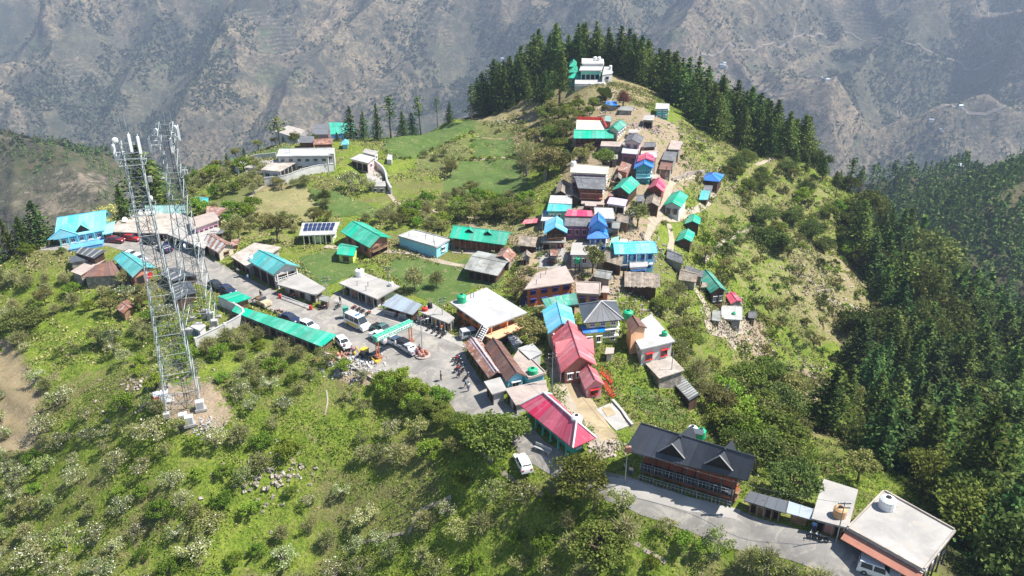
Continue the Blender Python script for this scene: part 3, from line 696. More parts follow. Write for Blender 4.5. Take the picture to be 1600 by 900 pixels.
def house(name, label, cat, quad, h, roof='flat', rh=0, rm='conc', wm='white', over=.5, fr=(), rt=(), lf=(), bk=(), group=None, ridge='x', th=.16, base=0, foot=None, pil=False, ribs=True, rebar=0, Zabs=None, caps=None):
    cx = sum(p[0] for p in quad)/len(quad); cy_ = sum(p[1] for p in quad)/len(quad)
    hs_ = h*.62 if h <= 4 else 2.48+(h-4)*.42
    SCL[0] = hs_/h; h = hs_
    # find the eave height: the first place along the view ray where the terrain + h is reached
    if Zabs is not None: ze = Zabs
    else:
        d = ray(cx, cy_); X_ = d[0]*TS; Y_ = d[1]*TS; df = CAMZ+d[2]*TS-(HS(X_, Y_)+h)
        k = max(1, int(np.argmax(df < 0))); f = df[k-1]/(df[k-1]-df[k]); t = TS[k-1]+f*(TS[k]-TS[k-1]); ze = CAMZ+d[2]*t
    hi = rh if roof in ('shed', 'gabler') else 0
    zs = [ze, ze, ze+hi, ze+hi]
    if len(quad) == 3:
        Q = [P(*quad[0], zs[0]), P(*quad[1], zs[1]), P(*quad[2], zs[2])]; Q.append(Q[0]+Q[2]-Q[1])
    else: Q = [P(*quad[i], zs[i]) for i in range(4)]
    Q = [np.array(q) for q in Q]
    if roof == 'gabler':     # C, D are the ends of the ridge: mirror the front slope
        R_ = [Q[2], Q[3]]; Q[2] = 2*Q[2]-Q[1]; Q[3] = 2*Q[3]-Q[0]; roof = 'gable'; ridge = 'x'
    FOOT.append([(float(q_[0]), float(q_[1])) for q_ in Q])
    c0 = sum(Q)/4; xs = [H(float(q[0]), float(q[1])) for q in Q]+[H(float(c0[0]), float(c0[1]))]
    zb = min(xs)-.6; zf = H(float((Q[0]+Q[1])[0]/2), float((Q[0]+Q[1])[1]/2))
    r = root(name, (c0[0], c0[1], zb), 0, label, cat, group)
    q2 = [Vector((q-c0).tolist()) for q in Q]; E = ze-zb
    area = sum(q2[i].x*q2[(i+1) % 4].y-q2[(i+1) % 4].x*q2[i].y for i in range(4))
    W_f = (q2[1]-q2[0]).length; D_f = (q2[2]-q2[1]).length
    ou = min(over/max(W_f, .1), .3); ov = min(over/max(D_f, .1), .3)
    if isinstance(foot, tuple): uu = foot[0:2]; vv = foot[2:4]
    else: uu = (ou, 1-ou); vv = (ov, 1-ov)
    def bl(u, v): return (q2[0]*(1-u)+q2[1]*u)*(1-v)+(q2[3]*(1-u)+q2[2]*u)*v
    w4 = [bl(uu[0], vv[0]), bl(uu[1], vv[0]), bl(uu[1], vv[1]), bl(uu[0], vv[1])]
    wall = MB()
    if roof == 'shed':
        wz = [E+rh*vv[0]-th-.01, E+rh*vv[0]-th-.01, E+rh*vv[1]-th-.01, E+rh*vv[1]-th-.01]
        wall.add([(p.x, p.y, 0) for p in w4]+[(p.x, p.y, wz[i]) for i, p in enumerate(w4)], [(3,2,1,0),(4,5,6,7)]+[(i, (i+1) % 4, 4+(i+1) % 4, 4+i) for i in range(4)])
    elif roof == 'gable':
        if ridge == 'x': m0, m1 = (w4[0]+w4[3])/2, (w4[1]+w4[2])/2; fin = 1-2*vv[0]
        else: m0, m1 = (w4[0]+w4[1])/2, (w4[3]+w4[2])/2; fin = 1-2*uu[0]
        e = E-th+rh*(1-fin)-.01; rz = E+rh-th-.01
        V = [(p.x, p.y, 0) for p in w4]+[(p.x, p.y, e) for p in w4]+[(m0.x, m0.y, rz), (m1.x, m1.y, rz)]
        if ridge == 'x': Fc = [(3,2,1,0),(0,1,5,4),(2,3,7,6),(1,2,6,9,5),(3,0,4,8,7),(4,5,9,8),(6,7,8,9)]
        else: Fc = [(3,2,1,0),(1,2,6,5),(3,0,4,7),(0,1,5,8,4),(2,3,7,9,6),(5,6,9,8),(7,4,8,9)]
        wall.add(V, Fc)
    else: wall.prism([(p.x, p.y) for p in w4], 0, E-th-.005)
    wall.build('wall', M[wm], r)
    ro = MB(); rib = .05
    def slope(a, b, c, d, nr):
        for j in range(max(nr, 1)):
            t0_, t1_ = j/max(nr, 1), (j+1)/max(nr, 1); ro.slab([a.lerp(b, t0_), a.lerp(b, t1_), d.lerp(c, t1_), d.lerp(c, t0_)], th)
        if ribs and nr:
            for i in range(nr+1):
                t = min(max(i/nr, .008), .992); s0 = a.lerp(b, t); s1 = d.lerp(c, t); dd = (b-a).normalized()*.035
                if (s1-s0).length < .3: continue
                ro.slab([s0-dd, s0+dd, s1+dd, s1-dd], 0, up=rib) if False else ro.add([s0-dd, s0+dd, s1+dd, s1-dd]+[v+Vector((0, 0, rib)) for v in (s0-dd, s0+dd, s1+dd, s1-dd)], [(4,5,6,7),(0,1,5,4),(1,2,6,5),(2,3,7,6),(3,0,4,7)])
    v3 = lambda p, z: Vector((p.x, p.y, z))
    sp = 1.1
    if roof == 'flat':
        ro.prism([(p.x, p.y) for p in q2], E-th, E)
        if pil:
            for i in range(4):
                a, b = q2[i], q2[(i+1) % 4]; d = (b-a).normalized(); nn = Vector((-d.y, d.x))*(.1 if area > 0 else -.1); mid = (a+b)/2+nn
                ro.box((mid.x, mid.y, E+.09), ((b-a).length-.42, .16, .175), math.atan2(d.y, d.x))
    elif roof == 'shed': slope(v3(q2[0], E), v3(q2[1], E), v3(q2[2], E+rh), v3(q2[3], E+rh), int(W_f/sp))
    elif roof == 'gable':
        if ridge == 'x':
            a, b = v3((q2[0]+q2[3])/2, E+rh), v3((q2[1]+q2[2])/2, E+rh)
            slope(v3(q2[0], E), v3(q2[1], E), b, a, int(W_f/sp)); slope(v3(q2[2], E), v3(q2[3], E), a, b, int(W_f/sp))
        else:
            a, b = v3((q2[0]+q2[1])/2, E+rh), v3((q2[3]+q2[2])/2, E+rh)
            slope(v3(q2[1], E), v3(q2[2], E), b, a, int(D_f/sp)); slope(v3(q2[3], E), v3(q2[0], E), a, b, int(D_f/sp))
        ro.tube(a+Vector((0, 0, .03)), b+Vector((0, 0, .03)), .09, n=6)
    elif roof == 'hip':
        rr = rh if not isinstance(rh, tuple) else rh[0]
        if W_f >= D_f: t = min(D_f/W_f*.5, .5); a = bl(t, .5); b = bl(1-t, .5)
        else: t = min(W_f/D_f*.5, .5); a = bl(.5, t); b = bl(.5, 1-t)
        a, b = v3(a, E+rr), v3(b, E+rr)
        V = [v3(p, E) for p in q2]
        if W_f >= D_f: slope(V[0], V[1], b, a, int(W_f/sp)); slope(V[2], V[3], a, b, int(W_f/sp)); ro.slab([V[1], V[2], b], th); ro.slab([V[3], V[0], a], th)
        else: slope(V[1], V[2], b, a, int(D_f/sp)); slope(V[3], V[0], a, b, int(D_f/sp)); ro.slab([V[0], V[1], a], th); ro.slab([V[2], V[3], b], th)
        if (a-b).length > .2: ro.tube(a, b, .09, n=6)
        hipm = (V, a, b, W_f >= D_f)
        for k_, p_ in ((0, a), (3, a if W_f >= D_f else b), (1, b if W_f >= D_f else a), (2, b)): ro.tube(V[k_]+Vector((0, 0, .02)), p_+Vector((0, 0, .02)), .07, n=5)
    ro.build('roof', M[rm], r)
    if roof == 'hip' and caps:
        cp = MB(); V_, a_, b_, wf_ = hipm
        if (a_-b_).length > .2: cp.tube(a_+Vector((0,0,.1)), b_+Vector((0,0,.1)), .13, n=5)
        for k_, p_ in ((0, a_), (3, a_ if wf_ else b_), (1, b_ if wf_ else a_), (2, b_)): cp.tube(V_[k_]+Vector((0, 0, .08)), p_+Vector((0, 0, .1)), .12, n=5)
        cp.build('ridge_cap', M[caps], r)
    if rebar:
        for i in range(rebar):
            p = bl(.08+.84*random.random(), .1+.8*random.random()); b = MB()
            b.tube((p.x, p.y, E), (p.x+.05, p.y, E+1.0), .05, n=4); b.build('rooftop_stub', M['iron'], r)
    zF = max(zf-zb, 0)
    for i, (sp_, a, b) in enumerate(((fr, 0, 1), (rt, 1, 2), (bk, 2, 3), (lf, 3, 0))):
        if sp_:
            pz = H(float(c0[0]+(w4[a].x+w4[b].x)/2), float(c0[1]+(w4[a].y+w4[b].y)/2))-zb
            pz = max(min(pz, E-2.2), 0); facade(r, w4[a][:2], w4[b][:2], pz, E-th-.05, sp_)
    info = dict(r=r, E=E, ze=ze, zb=zb, c0=c0, q=q2, w=w4, bl=bl, W=W_f, D=D_f)
    return info
def on_roof(info, u, v, dz=0):
    p = info['bl'](u, v); return (info['c0'][0]+p.x, info['c0'][1]+p.y, info['ze']+dz)
def dormer(info, u, w, hh, mt, face='dark', v0=.02, v1=.5, rh=2.0, trim='grey'):
    """gabled dormer on the front slope of a ridge-x gable roof"""
    q = info['bl']; r = info['r']; E = info['E']; t = MB(); g = MB(); k = MB()
    half = w/2/info['W']; z = lambda v: E+rh*(v/.5)
    vt = v0+(hh/rh)*.5
    A = q(u-half, v0); B_ = q(u+half, v0); Mf = q(u, v0-.01); Mb = q(u, min(vt, .5)); za = z(v0)+.04; zt = za+hh
    a, b, mf, mb = Vector((A.x, A.y, za)), Vector((B_.x, B_.y, za)), Vector((Mf.x, Mf.y, zt)), Vector((Mb.x, Mb.y, zt+.03))
    ee = .10
    t.slab([a+Vector((0,0,ee)), mf+Vector((0,0,ee)), mb+Vector((0,0,ee)), ], .1); t.slab([mf+Vector((0,0,ee)), b+Vector((0,0,ee)), mb+Vector((0,0,ee))], .1)
    o = t.build('dormer', M[mt], r)
    g.add([a, b, mf-Vector((0, 0, .02)), a.lerp(mb, .3), b.lerp(mb, .3)], [(0,1,2),(0,3,4,1),(0,2,3),(1,4,2),(2,4,3)]); g.build('dormer_opening', M[face], o)  # the dark face paints the hollow's shade onto a solid wedge
    k.tube(a+Vector((0,0,.1)), mf+Vector((0,0,.1)), .09, n=4); k.tube(b+Vector((0,0,.1)), mf+Vector((0,0,.1)), .09, n=4); k.build('trim', M[trim], o)
# ------------------------------------------------------------------ roof-top things
def tank(pos, mt, label, r=.6, h=1.3, stand=0, group=None):
    t = root('water_tank', pos, 0, label, 'water tank', group)
    b = MB(); b.lathe((0, 0, stand), [(r*.96, 0), (r, .05), (r, h*.3), (r*.95, h*.33), (r, h*.36), (r, h*.62), (r*.95, h*.65), (r, h*.68), (r, h*.8), (r*.7, h*.95), (r*.32, h)], 16)
    b.build('tank_body', M[mt], t, smooth=False)
    b = MB(); b.lathe((0, 0, stand+h), [(r*.34, 0), (r*.34, .07), (r*.1, .1)], 12); b.build('lid', M['tankk' if mt != 'tankk' else 'rgy'], t)
    b = MB(); b.tube((r*.8, .1, stand+.1), (r*1.25, .1, stand+.1), .04); b.tube((r*1.25, .1, stand+.1), (r*1.25, .1, .02), .04); b.build('pipe', M['steel'], t)
    if stand:
        for sx, sy in ((1,1),(1,-1),(-1,1),(-1,-1)):
            b = MB(); b.tube((sx*r*.7, sy*r*.7, 0), (sx*r*.7, sy*r*.7, stand), .05, n=4); b.build('leg', M['iron'], t)
    return t
def dish(pos, label, rot=0, group=None, s=.5):
    t = root('satellite_dish', pos, rot, label, 'satellite dish', group)
    b = MB(); b.lathe((0, 0, 0), [(.02, 0), (s*.5, .03), (s*.85, .11), (s, .18), (s*.97, .2), (s*.5, .07), (.02, .04)], 14)
    o = b.build('reflector', M['wpaint'], t, (0, 0, .75), (rad(55), 0, 0)); b = MB(); b.tube((0, 0, 0), (0, 0, .72), .04); b.build('mast', M['steel'], t)
    b = MB(); b.tube((0, -.1, .65), (0, -.5, .95), .02, n=4); b.box((0, -.5, .97), (.08, .1, .08)); b.build('feed_arm', M['iron'], t)
    return t
def wallrun(name, label, px, h, th, mt, cap=None, cat='wall', sink=.8, posts=None):
    W = [G(a, b) for a, b in px]; c = W[len(W)//2]; r = root(name, c, 0, label, cat); b = MB(); cp = MB()
    P_ = []
    for a, d in zip(W[:-1], W[1:]):
        k = max(1, int(np.hypot(*(d-a)[:2])/1.5)); P_ += [a+(d-a)*j/k for j in range(k)]
    P_.append(W[-1]); P_ = np.array(P_); P_[:, 2] = H(P_[:, 0], P_[:, 1])
    if len(P_) > 4:
        for _ in range(2): P_[1:-1] = (P_[:-2]+P_[1:-1]*2+P_[2:])/4
    t = np.gradient(P_[:, :2], axis=0); t /= np.linalg.norm(t, axis=1)[:, None]+1e-9; nn = np.stack([-t[:, 1], t[:, 0]], 1)
    Zt = P_[:, 2]+h; Lp = P_[:, :2]-c[:2]
    def strip(mb, w, z0, z1):
        V = []
        for i in range(len(P_)):
            for s in (-1, 1): V += [(*(Lp[i]+nn[i]*w/2*s), z0[i]-c[2]), (*(Lp[i]+nn[i]*w/2*s), z1[i]-c[2])]
        Fc = []
        for i in range(len(P_)-1):
            a = 4*i; e = 4*(i+1); Fc += [(a, e, e+1, a+1), (a+3, e+3, e+2, a+2), (a+1, e+1, e+3, a+3)]
        n_ = 4*(len(P_)-1); Fc += [(0, 1, 3, 2), (n_, n_+2, n_+3, n_+1)]
        mb.add(V, Fc)
    strip(b, th, P_[:, 2]-sink, Zt); b.build('wall', M[mt], r)
    if cap: strip(cp, th+.14, Zt-.002+.0, Zt+.1); cp.build('coping', M[cap], r)
    if posts:
        for i in range(0, len(P_), 3):
            q = MB(); q.box((*Lp[i], Zt[i]-c[2]-h/2+.06), (th+.16, th+.16, h+.3), math.atan2(t[i][1], t[i][0])); q.build('post', M[posts], r)
    return r
# ================================================================== the buildings
W2 = ('win', 2, 1); W3 = ('win', 3, 1)
B_ = {}
def hs(k, *a, **kw): B_[k] = house(*a, **kw); return B_[k]
# --- left end of the road
i = hs('hotel', 'hotel', 'sky-blue roofed hotel with a blue terrace at the left end of the road', 'hotel', [(84,374),(164,359),(176,337),(104,347)], 5.6, 'gable', 3.0, 'rb', 'cyanw', fr=[('win',5,1,'wpaint'),('posts',6,1.0,'greenw'),('rail',0,1.0,'wpaint')], rt=[('win',2,1)], over=.7, base=1)
dormer(i, .55, 3.2, 1.6, 'rb', 'dark', .05, rh=3.0, trim='greenw'); dormer(i, .18, 6, 2.0, 'rb', 'cyanw', .0, rh=3.0, trim='rb')
hs('hotelwing', 'hotel_terrace', 'bright blue open terrace block below the sky-blue hotel roof', 'terrace', [(108,390),(160,380),(166,366),(112,377)], 1.0, 'flat', 0, 'bluew', 'bluew', over=.1, th=.12)
hs('hotelside', 'side_block', 'small cyan two-storey block with dark doorways between sky-blue hotel and long shop row', 'house', [(160,366),(176,363),(180,345),(164,350)], 4.2, 'flat', 0, 'cyanw', 'cyanw', fr=[('shop',1,['o'])])
hs('rowA', 'shop_row', 'long flat roofed shop row with red and dark shutters behind the road bend', 'shops', [(168,362),(262,365),(283,333),(196,334)], 3.6, 'flat', 0, 'concd', 'terra', over=.9, th=.25, fr=[('shop',8,['o','terra','o','red','rgy','o','terra','o']),('posts',7,.7,'terra')])
hs('rowB', 'shop_row', 'flat roofed shop row with dark open fronts above the striped roof house', 'shops', [(262,366),(318,388),(344,357),(283,334)], 3.6, 'flat', 0, 'conc', 'grey', over=.8, th=.25, fr=[('shop',6,['o','o','blue','o','o','rgy']),('posts',6,.6,'grey')])
i = hs('tealback', 'shed', 'faded teal sheet roof shed behind the long shop row', 'shed', [(226,334),(292,333),(290,320),(230,321)], 5.0, 'gable', 1.0, 'rtf', 'grey')
i = hs('pinkblock', 'house', 'pale pink upper storey with a row of dark windows above the road bend', 'house', [(300,358),(343,343),(334,330),(296,341)], 7.0, 'flat', 0, 'concp', 'palepink', fr=[('win',5,1,'purplew')], rt=[('win',1,1)])
hs('rustright', 'shed', 'rusty corrugated roof shed beside the pale pink block', 'shed', [(322,340),(341,338),(354,325),(323,322)], 4.2, 'shed', .4, 'rr', 'palepink', fr=[('win',2,1)])
hs('darkflat', 'lean_to', 'small dark flat roof lean-to between pale pink block and striped roof house', 'lean-to', [(328,367),(348,364),(351,358),(333,360)], 2.8, 'flat', 0, 'rs', 'timber')
hs('striped', 'house', 'tan walled house with rust and white striped gable roof beside the road', 'house', [(316,381),(341,395),(367,383),(334,365)], 3.2, 'gable', 1.1, 'rr', 'cream', over=.4, fr=[('shop',3,['o','wood','o'])], rt=[('win',1,1,'wood')])
hs('redbit', 'shed', 'tiny red roofed shed just right of the striped roof house', 'shed', [(360,385),(374,381),(373,373),(362,374)], 2.0, 'shed', .3, 'rr', 'terra')
hs('greyshed', 'warehouse', 'grey flat roofed open-front store between striped roof house and teal roof house', 'store', [(360,400),(389,419),(440,386),(398,379)], 3.4, 'flat', 0, 'concd', 'grey', over=.6, fr=[('shop',4,['o','o','o','o'])])
hs('tealhouse', 'house', 'white two-storey house with a teal gable roof in the middle of the roadside', 'house', [(387,407),(426,429),(469,416),(424,395)], 6.3, 'gable', 1.5, 'rteal', 'white', over=.7, fr=[('shop',3,['o','o','o'])], rt=[('shop',1,['o']),('rail',2.8,.9,'wpaint'),('deck',2.8,.9,'conc'),('posts',3,.9,'wpaint')])
hs('lowwhite', 'shop_row', 'low white flat roofed shop row beside the teal roof house, grilled front and white rail', 'shops', [(432,444),(493,461),(509,450),(468,426)], 3.4, 'flat', 0, 'conc', 'grey', over=.7, th=.25, fr=[('shop',6,['rgy','o','terra','o','concw','o'])], rt=[('door',.5)])
hs('kiosk', 'kiosk', 'small weathered kiosk with grey tin roof at the corner of the low white shop row', 'kiosk', [(498,468),(512,472),(516,464),(503,461)], 2.5, 'shed', .3, 'rgy', 'wood', fr=[('shop',1,['o'])], over=.3)
# --- green stall roofs on the near side of the road
hs('stall1', 'market_stall', 'small separate bright green flat roof stall beside the right lattice tower', 'stall', [(341,463),(367,474),(393,465),(371,455)], 2.9, 'shed', .3, 'rg', 'wood', over=.5, th=.1, fr=[('shop',3,['o','wood','o'])])
hs('stall2', 'market_stall', 'long bright green sheet roof over the stall row on the near roadside', 'stall row', [(362,486),(503,542),(526,523),(368,477)], 3.0, 'shed', .35, 'rg', 'wood', over=.5, th=.1, fr=[('shop',14,['o','wood','o','timber'])], rt=[('panel',.1,2.4,'wood',1)])
# --- far side of the square
hs('shopW', 'shop_row', 'white flat roofed shop block with dark open fronts, facing the ambulance van', 'shops', [(529,442),(589,467),(625,447),(567,425)], 3.9, 'flat', 0, 'conc', 'white', over=1.0, th=.25, fr=[('shop',6,['o','terra','o','o','wood','o']),('posts',5,.8,'grey')], rt=[('door',.3)], rebar=3)
hs('zinc', 'shop_row', 'pale blue-grey zinc roofed tea shops next to the white flat roofed block', 'shops', [(596,477),(645,492),(660,476),(620,459)], 3.2, 'shed', .6, 'rzn', 'timber', over=.7, th=.1, fr=[('shop',4,['o','o','wood','o'])])
hs('shopS', 'shop_row', 'small grey roofed shop row with yellow and red doors behind the gate', 'shops', [(655,487),(701,505),(711,496),(673,472)], 3.4, 'flat', 0, 'conc', 'cream', over=.7, th=.2, fr=[('shop',6,['purplew','o','yellow','wood','terra','o']),('posts',6,.6,'white')], rt=[('shop',1,['o']),('posts',2,.5,'white')])
i = hs('orangeH', 'house', 'orange two-storey house with wide white flat roof and a green tank on its corner', 'house', [(703,472),(760,512),(824,488),(760,449)], 6.6, 'flat', 0, 'concw', 'orange', over=.9, th=.25, fr=[('win',4,2,'wood')], rt=[('win',2,2,'wood'),('posts',3,.8,'peach')], rebar=3)
hs('orangeT', 'porch_roof', 'white porch slab wrapping the sunny side of the orange house', 'porch', [(757,524),(772,531),(824,508),(806,502)], 3.2, 'flat', 0, 'peach', 'white', over=.4, th=.2, fr=[('door',.5)], rt=[('shop',2,['o','o'])])
hs('awningO', 'awning', 'white tilted canopy in front of the orange house porch', 'canopy', [(793,527),(803,541),(817,536),(805,522)], 2.7, 'shed', .2, 'concw', 'grey', over=.5, th=.08)
# --- the brown roofed block
hs('rust1', 'house', 'long rusty brown roof with a pale worn stripe along the plaza edge', 'shop row', [(724,537),(764,591),(789,585),(750,529)], 3.6, 'gable', .8, 'rr', 'timber', over=.8, th=.12, fr=[('shop',8,['o','o','wood','o']),('posts',7,.5,'wood')])
hs('rust2', 'house', 'plain brown gable roof with a cyan end wall beside the rusty striped roof', 'house', [(757,540),(791,596),(823,588),(783,534)], 4.4, 'gable', 1.2, 'rbr', 'cyanw', over=.5, th=.12, rt=[('win',1,1)])
hs('lean', 'lean_to', 'square white walled lean-to with grey slab at the end of the rusty roofs', 'lean-to', [(756,596),(769,616),(792,609),(782,589)], 3.7, 'flat', 0, 'conc', 'white', over=.4, fr=[('shop',2,['o','o'])])
hs('terrB', 'terrace', 'flat bare concrete terrace roof with cyan parapet block behind the crimson roof', 'terrace', [(789,607),(806,633),(857,619),(853,593)], 3.0, 'flat', 0, 'concp', 'white', over=.3, fr=[('shop',3,['o','grey','o'])])
hs('terrC', 'terrace', 'pinkish tiled terrace between the brown gable roof and the lane', 'terrace', [(800,562),(826,592),(854,583),(813,543)], 3.7, 'flat', 0, 'concp', 'cyanw', over=.25, pil=True)
hs('terrD', 'terrace', 'whitewashed raised slab with washing beside the lane below the orange house', 'terrace', [(809,544),(828,561),(847,551),(832,536)], 4.4, 'flat', 0, 'concw', 'white', over=.2)
# --- crimson roof
i = hs('crimson', 'house', 'teal walled roadside bungalow with a large crimson hip roof and white ridge caps', 'house', [(812,633),(895,700),(931,684),(862,616)], 3.6, 'hip', 2.2, 'rp', 'tealw', caps='wpaint', over=1.3, th=.12, fr=[('win',5,1,'greenw'),('posts',6,1.1,'tealw')], rt=[('win',1,1)])
# --- black roofed hotel
i = hs('black', 'hotel', 'long two-storey hotel with black ribbed gable roof, twin dormers and white balcony rails', 'hotel', [(975,704),(1169,751),(1180,714),(1001,661)], 7.8, 'gabler', 2.6, 'rk', 'timber', over=1.6, th=.16,
   fr=[('panel',.2,2.7,'redwood',7),('panel',3.6,6.1,'redwood',7),('deck',3.3,1.5,'iron'),('rail',3.35,1.45,'steel'),('rail',0.2,1.6,'steel'),('posts',9,1.4,'iron')], rt=[('win',2,2,'wood'),('panel',3.8,6.2,'orange',3)])
IB = i
dormer(i, .37, 3.4, 1.7, 'rk', 'dark', .10, rh=2.6, trim='grey'); dormer(i, .755, 3.4, 1.7, 'rk', 'dark', .10, rh=2.6, trim='grey')
for u_ in (.37, .755):
    # rear cross gables that rise over the ridge
    q = i['bl']; t = MB(); E = i['E']
    a = q(u_-.09, .98); b = q(u_+.09, .98); mf = q(u_, 1.0); mb = q(u_, .36); z0 = E+.1; zt = E+2.9
    t.slab([Vector((a.x,a.y,z0)), Vector((mf.x,mf.y,zt)), Vector((mb.x,mb.y,zt))][::-1], .1); t.slab([Vector((mf.x,mf.y,zt)), Vector((b.x,b.y,z0)), Vector((mb.x,mb.y,zt))][::-1], .1)
    t.build('cross_gable', M['rk'], i['r'])
hs('solarbank', 'tank_shelter', 'dark flat shelter over two tanks behind the black roofed hotel', 'shelter', [(1073,675),(1098,680),(1100,672),(1076,667)], 5.2, 'flat', 0, 'rkg', 'iron', over=.2, th=.1, foot=(.05,.1,.4,.5))
hs('brownbank', 'tank_shelter', 'small brown tin shelter over a tank near the right corner of the black roof', 'shelter', [(1139,688),(1155,692),(1158,684),(1142,680)], 4.6, 'flat', 0, 'rr', 'wood', over=.2, th=.1, foot=(.05,.12,.4,.5))
hs('stallK', 'market_stall', 'roadside stalls under a patched black and blue-grey sheet roof right of the black hotel', 'stall row', [(1162,782),(1228,802),(1232,783),(1172,767)], 2.9, 'shed', .3, 'rkg', 'timber', over=.6, th=.1, fr=[('shop',4,['o','wood','o','o']),('posts',5,.4,'wood')])
hs('stallJ', 'market_stall', 'wooden stall with blue-grey zinc roof against the square grey roofed house', 'stall', [(1229,801),(1268,812),(1271,795),(1233,783)], 2.8, 'shed', .3, 'rzn', 'wood', over=.5, th=.1, fr=[('panel',.1,2.2,'wood',4)])
hs('greysq', 'house', 'square grey flat roofed house with a tan round tank, second from the bottom right corner', 'house', [(1268,810),(1326,825),(1341,765),(1287,748)], 4.4, 'flat', 0, 'conc', 'terra', over=.6, th=.22, fr=[('shop',3,['o','terra','o'])], rt=[('win',2,1)])
hs('bigflat', 'house', 'house with the largest flat grey roof and orange fascia at the bottom right', 'house', [(1323,825),(1444,892),(1494,829),(1381,766)], 7.0, 'flat', 0, 'conc', 'terra', over=1.0, th=.28, fr=[('shop',6,['o','o','wood','o']),('band',5.2,.25,'white')], rt=[('win',3,2),('posts',5,.8,'iron'),('rail',3,.8,'iron')], pil=False)
i = B_['bigflat']; b = MB(); q = i['bl']; p0, p1 = q(0, 0), q(1, 0); nn = Vector(((p1-p0).y, -(p1-p0).x)).normalized()
b.slab([Vector((p0.x,p0.y,i['E']-.35)), Vector((p0.x+nn.x*1.1,p0.y+nn.y*1.1,i['E']-.9)), Vector((p1.x+nn.x*1.1,p1.y+nn.y*1.1,i['E']-.9)), Vector((p1.x,p1.y,i['E']-.35))][::-1], .08); b.build('fascia', M['terra'], i['r'])
for u_, v_ in ((0,.03),(0,.97)): pass
b = MB()
for k_ in range(4):
    a_, c_ = [(0,0),(1,0),(1,1),(0,1)][k_], [(1,0),(1,1),(0,1),(0,0)][k_]; pa, pb = q(*a_), q(*c_); mid = (pa+pb)/2*.985; dd = pb-pa
    b.box((mid.x, mid.y, i['E']+.1), (dd.length*.95, .18, .2), math.atan2(dd.y, dd.x))
b.build('parapet', M['concd'], i['r'])
# --- fields edge
i = hs('solar', 'house', 'pale green porch house with two rows of solar panels tilted on its roof', 'house', [(467,368),(523,366),(531,347),(472,348)], 3.6, 'shed', .9, 'concw', 'palegreen', over=.8, th=.15, fr=[('shop',3,['o','palegreen','o']),('posts',6,.8,'palegreen')], rt=[('win',1,1)])
INFO_SOLAR = i
hs('greenbig', 'house', 'large bright green gable roof over a reddish arched facade in the crop fields', 'house', [(532,362),(577,387),(612,371),(569,348)], 5.2, 'gable', 1.5, 'rg', 'terra', over=.9, fr=[('win',3,1,'wood')], rt=[('shop',2,['o','o']),('rail',2.6,.7,'wood'),('deck',2.6,.7,'wood')])
hs('greensmall', 'shed', 'small green gable shed with lime end wall beside the large green roof', 'shed', [(526,397),(553,400),(561,385),(534,380)], 3.2, 'gable', .9, 'rg', 'lime', over=.4, ridge='x', fr=[('win',1,1,'wood')])
hs('cyanbox', 'house', 'cyan box-shaped house with white flat roof and rebar stubs on its edge', 'house', [(621,369),(682,387),(704,374),(647,359)], 4.2, 'flat', 0, 'concw', 'cyanw', over=.25, th=.2, pil=True, rebar=6, rt=[('win',1,1)])
i = hs('greenlong', 'lodge', 'long bright green roof lodge with slatted timber front and tiny roof vents', 'lodge', [(702,371),(790,383),(796,363),(708,352)], 4.0, 'gabler', 1.6, 'rg', 'timber', over=1.0, fr=[('panel',.2,2.8,'redwood',12),('posts',9,.8,'wood'),('rail',0,.8,'wood')])
dormer(i, .32, 2.0, .7, 'rg', 'dark', .3, rh=1.6, trim='rg'); dormer(i, .65, 2.0, .7, 'rg', 'dark', .3, rh=1.6, trim='rg')
hs('greytin', 'shed', 'long grey tin roof shed with dark open side below the green lodge', 'shed', [(725,420),(778,431),(791,411),(736,400)], 3.6, 'gabler', .8, 'rgy', 'timber', over=.8, th=.1, fr=[('shop',4,['o','o','o','o'])])
hs('rustgable', 'shed', 'small rust-red gable roof tucked behind the grey tin shed', 'shed', [(774,402),(796,410),(807,397),(784,388)], 2.9, 'gable', .9, 'rr', 'stone', over=.4, ridge='y')
hs('logshed', 'shed', 'old shed roofed with grey planks below the light blue gable house', 'shed', [(809,383),(837,386),(841,370),(812,369)], 2.6, 'shed', .5, 'rw', 'timber', over=.5, th=.14, ribs=True)
# --- village, lower part
i = hs('orange2', 'house', 'wide orange block with concrete roof, purple railing and outside stair, beside the lane', 'house', [(819,452),(898,441),(884,415),(839,426)], 6.6, 'flat', 0, 'concp', 'orange', over=.5, th=.2, fr=[('win',4,2,'navy'),('band',6.25,.18,'navy')], lf=[('win',2,2)], rebar=3)
hs('terra2', 'house', 'small terracotta block with plain grey flat roof right of the wide orange block', 'house', [(900,459),(938,461),(939,442),(899,440)], 4.2, 'flat', 0, 'concp', 'terra', over=.3, pil=True, fr=[('win',2,1,'navy')])
hs('dgawn', 'veranda', 'dull green sheet roof veranda in front of the wide orange block', 'veranda', [(853,481),(904,475),(900,457),(846,467)], 4.0, 'shed', .5, 'rgd', 'terra', over=.6, fr=[('shop',3,['o','o','o'])])
hs('lblue', 'house', 'light blue gable roof house with pale walls just left of the black hip roof', 'house', [(856,521),(900,511),(893,481),(847,485)], 5.2, 'gable', 1.4, 'rb', 'cream', over=.5, ridge='y', fr=[('win',2,2)], rt=[('win',3,1)])
i = hs('hipblack', 'house', 'three-storey lime green house under a charcoal hip roof with white ridge caps', 'house', [(912,505),(974,499),(963,471),(904,476)], 8.6, 'hip', 2.0, 'rkg', 'lime', caps='concw', over=.7, fr=[('win',3,3,'wpaint'),('deck',3.2,.8,'wpaint'),('rail',3.2,.8,'iron'),('deck',5.8,.8,'wpaint')], rt=[('win',2,3)])
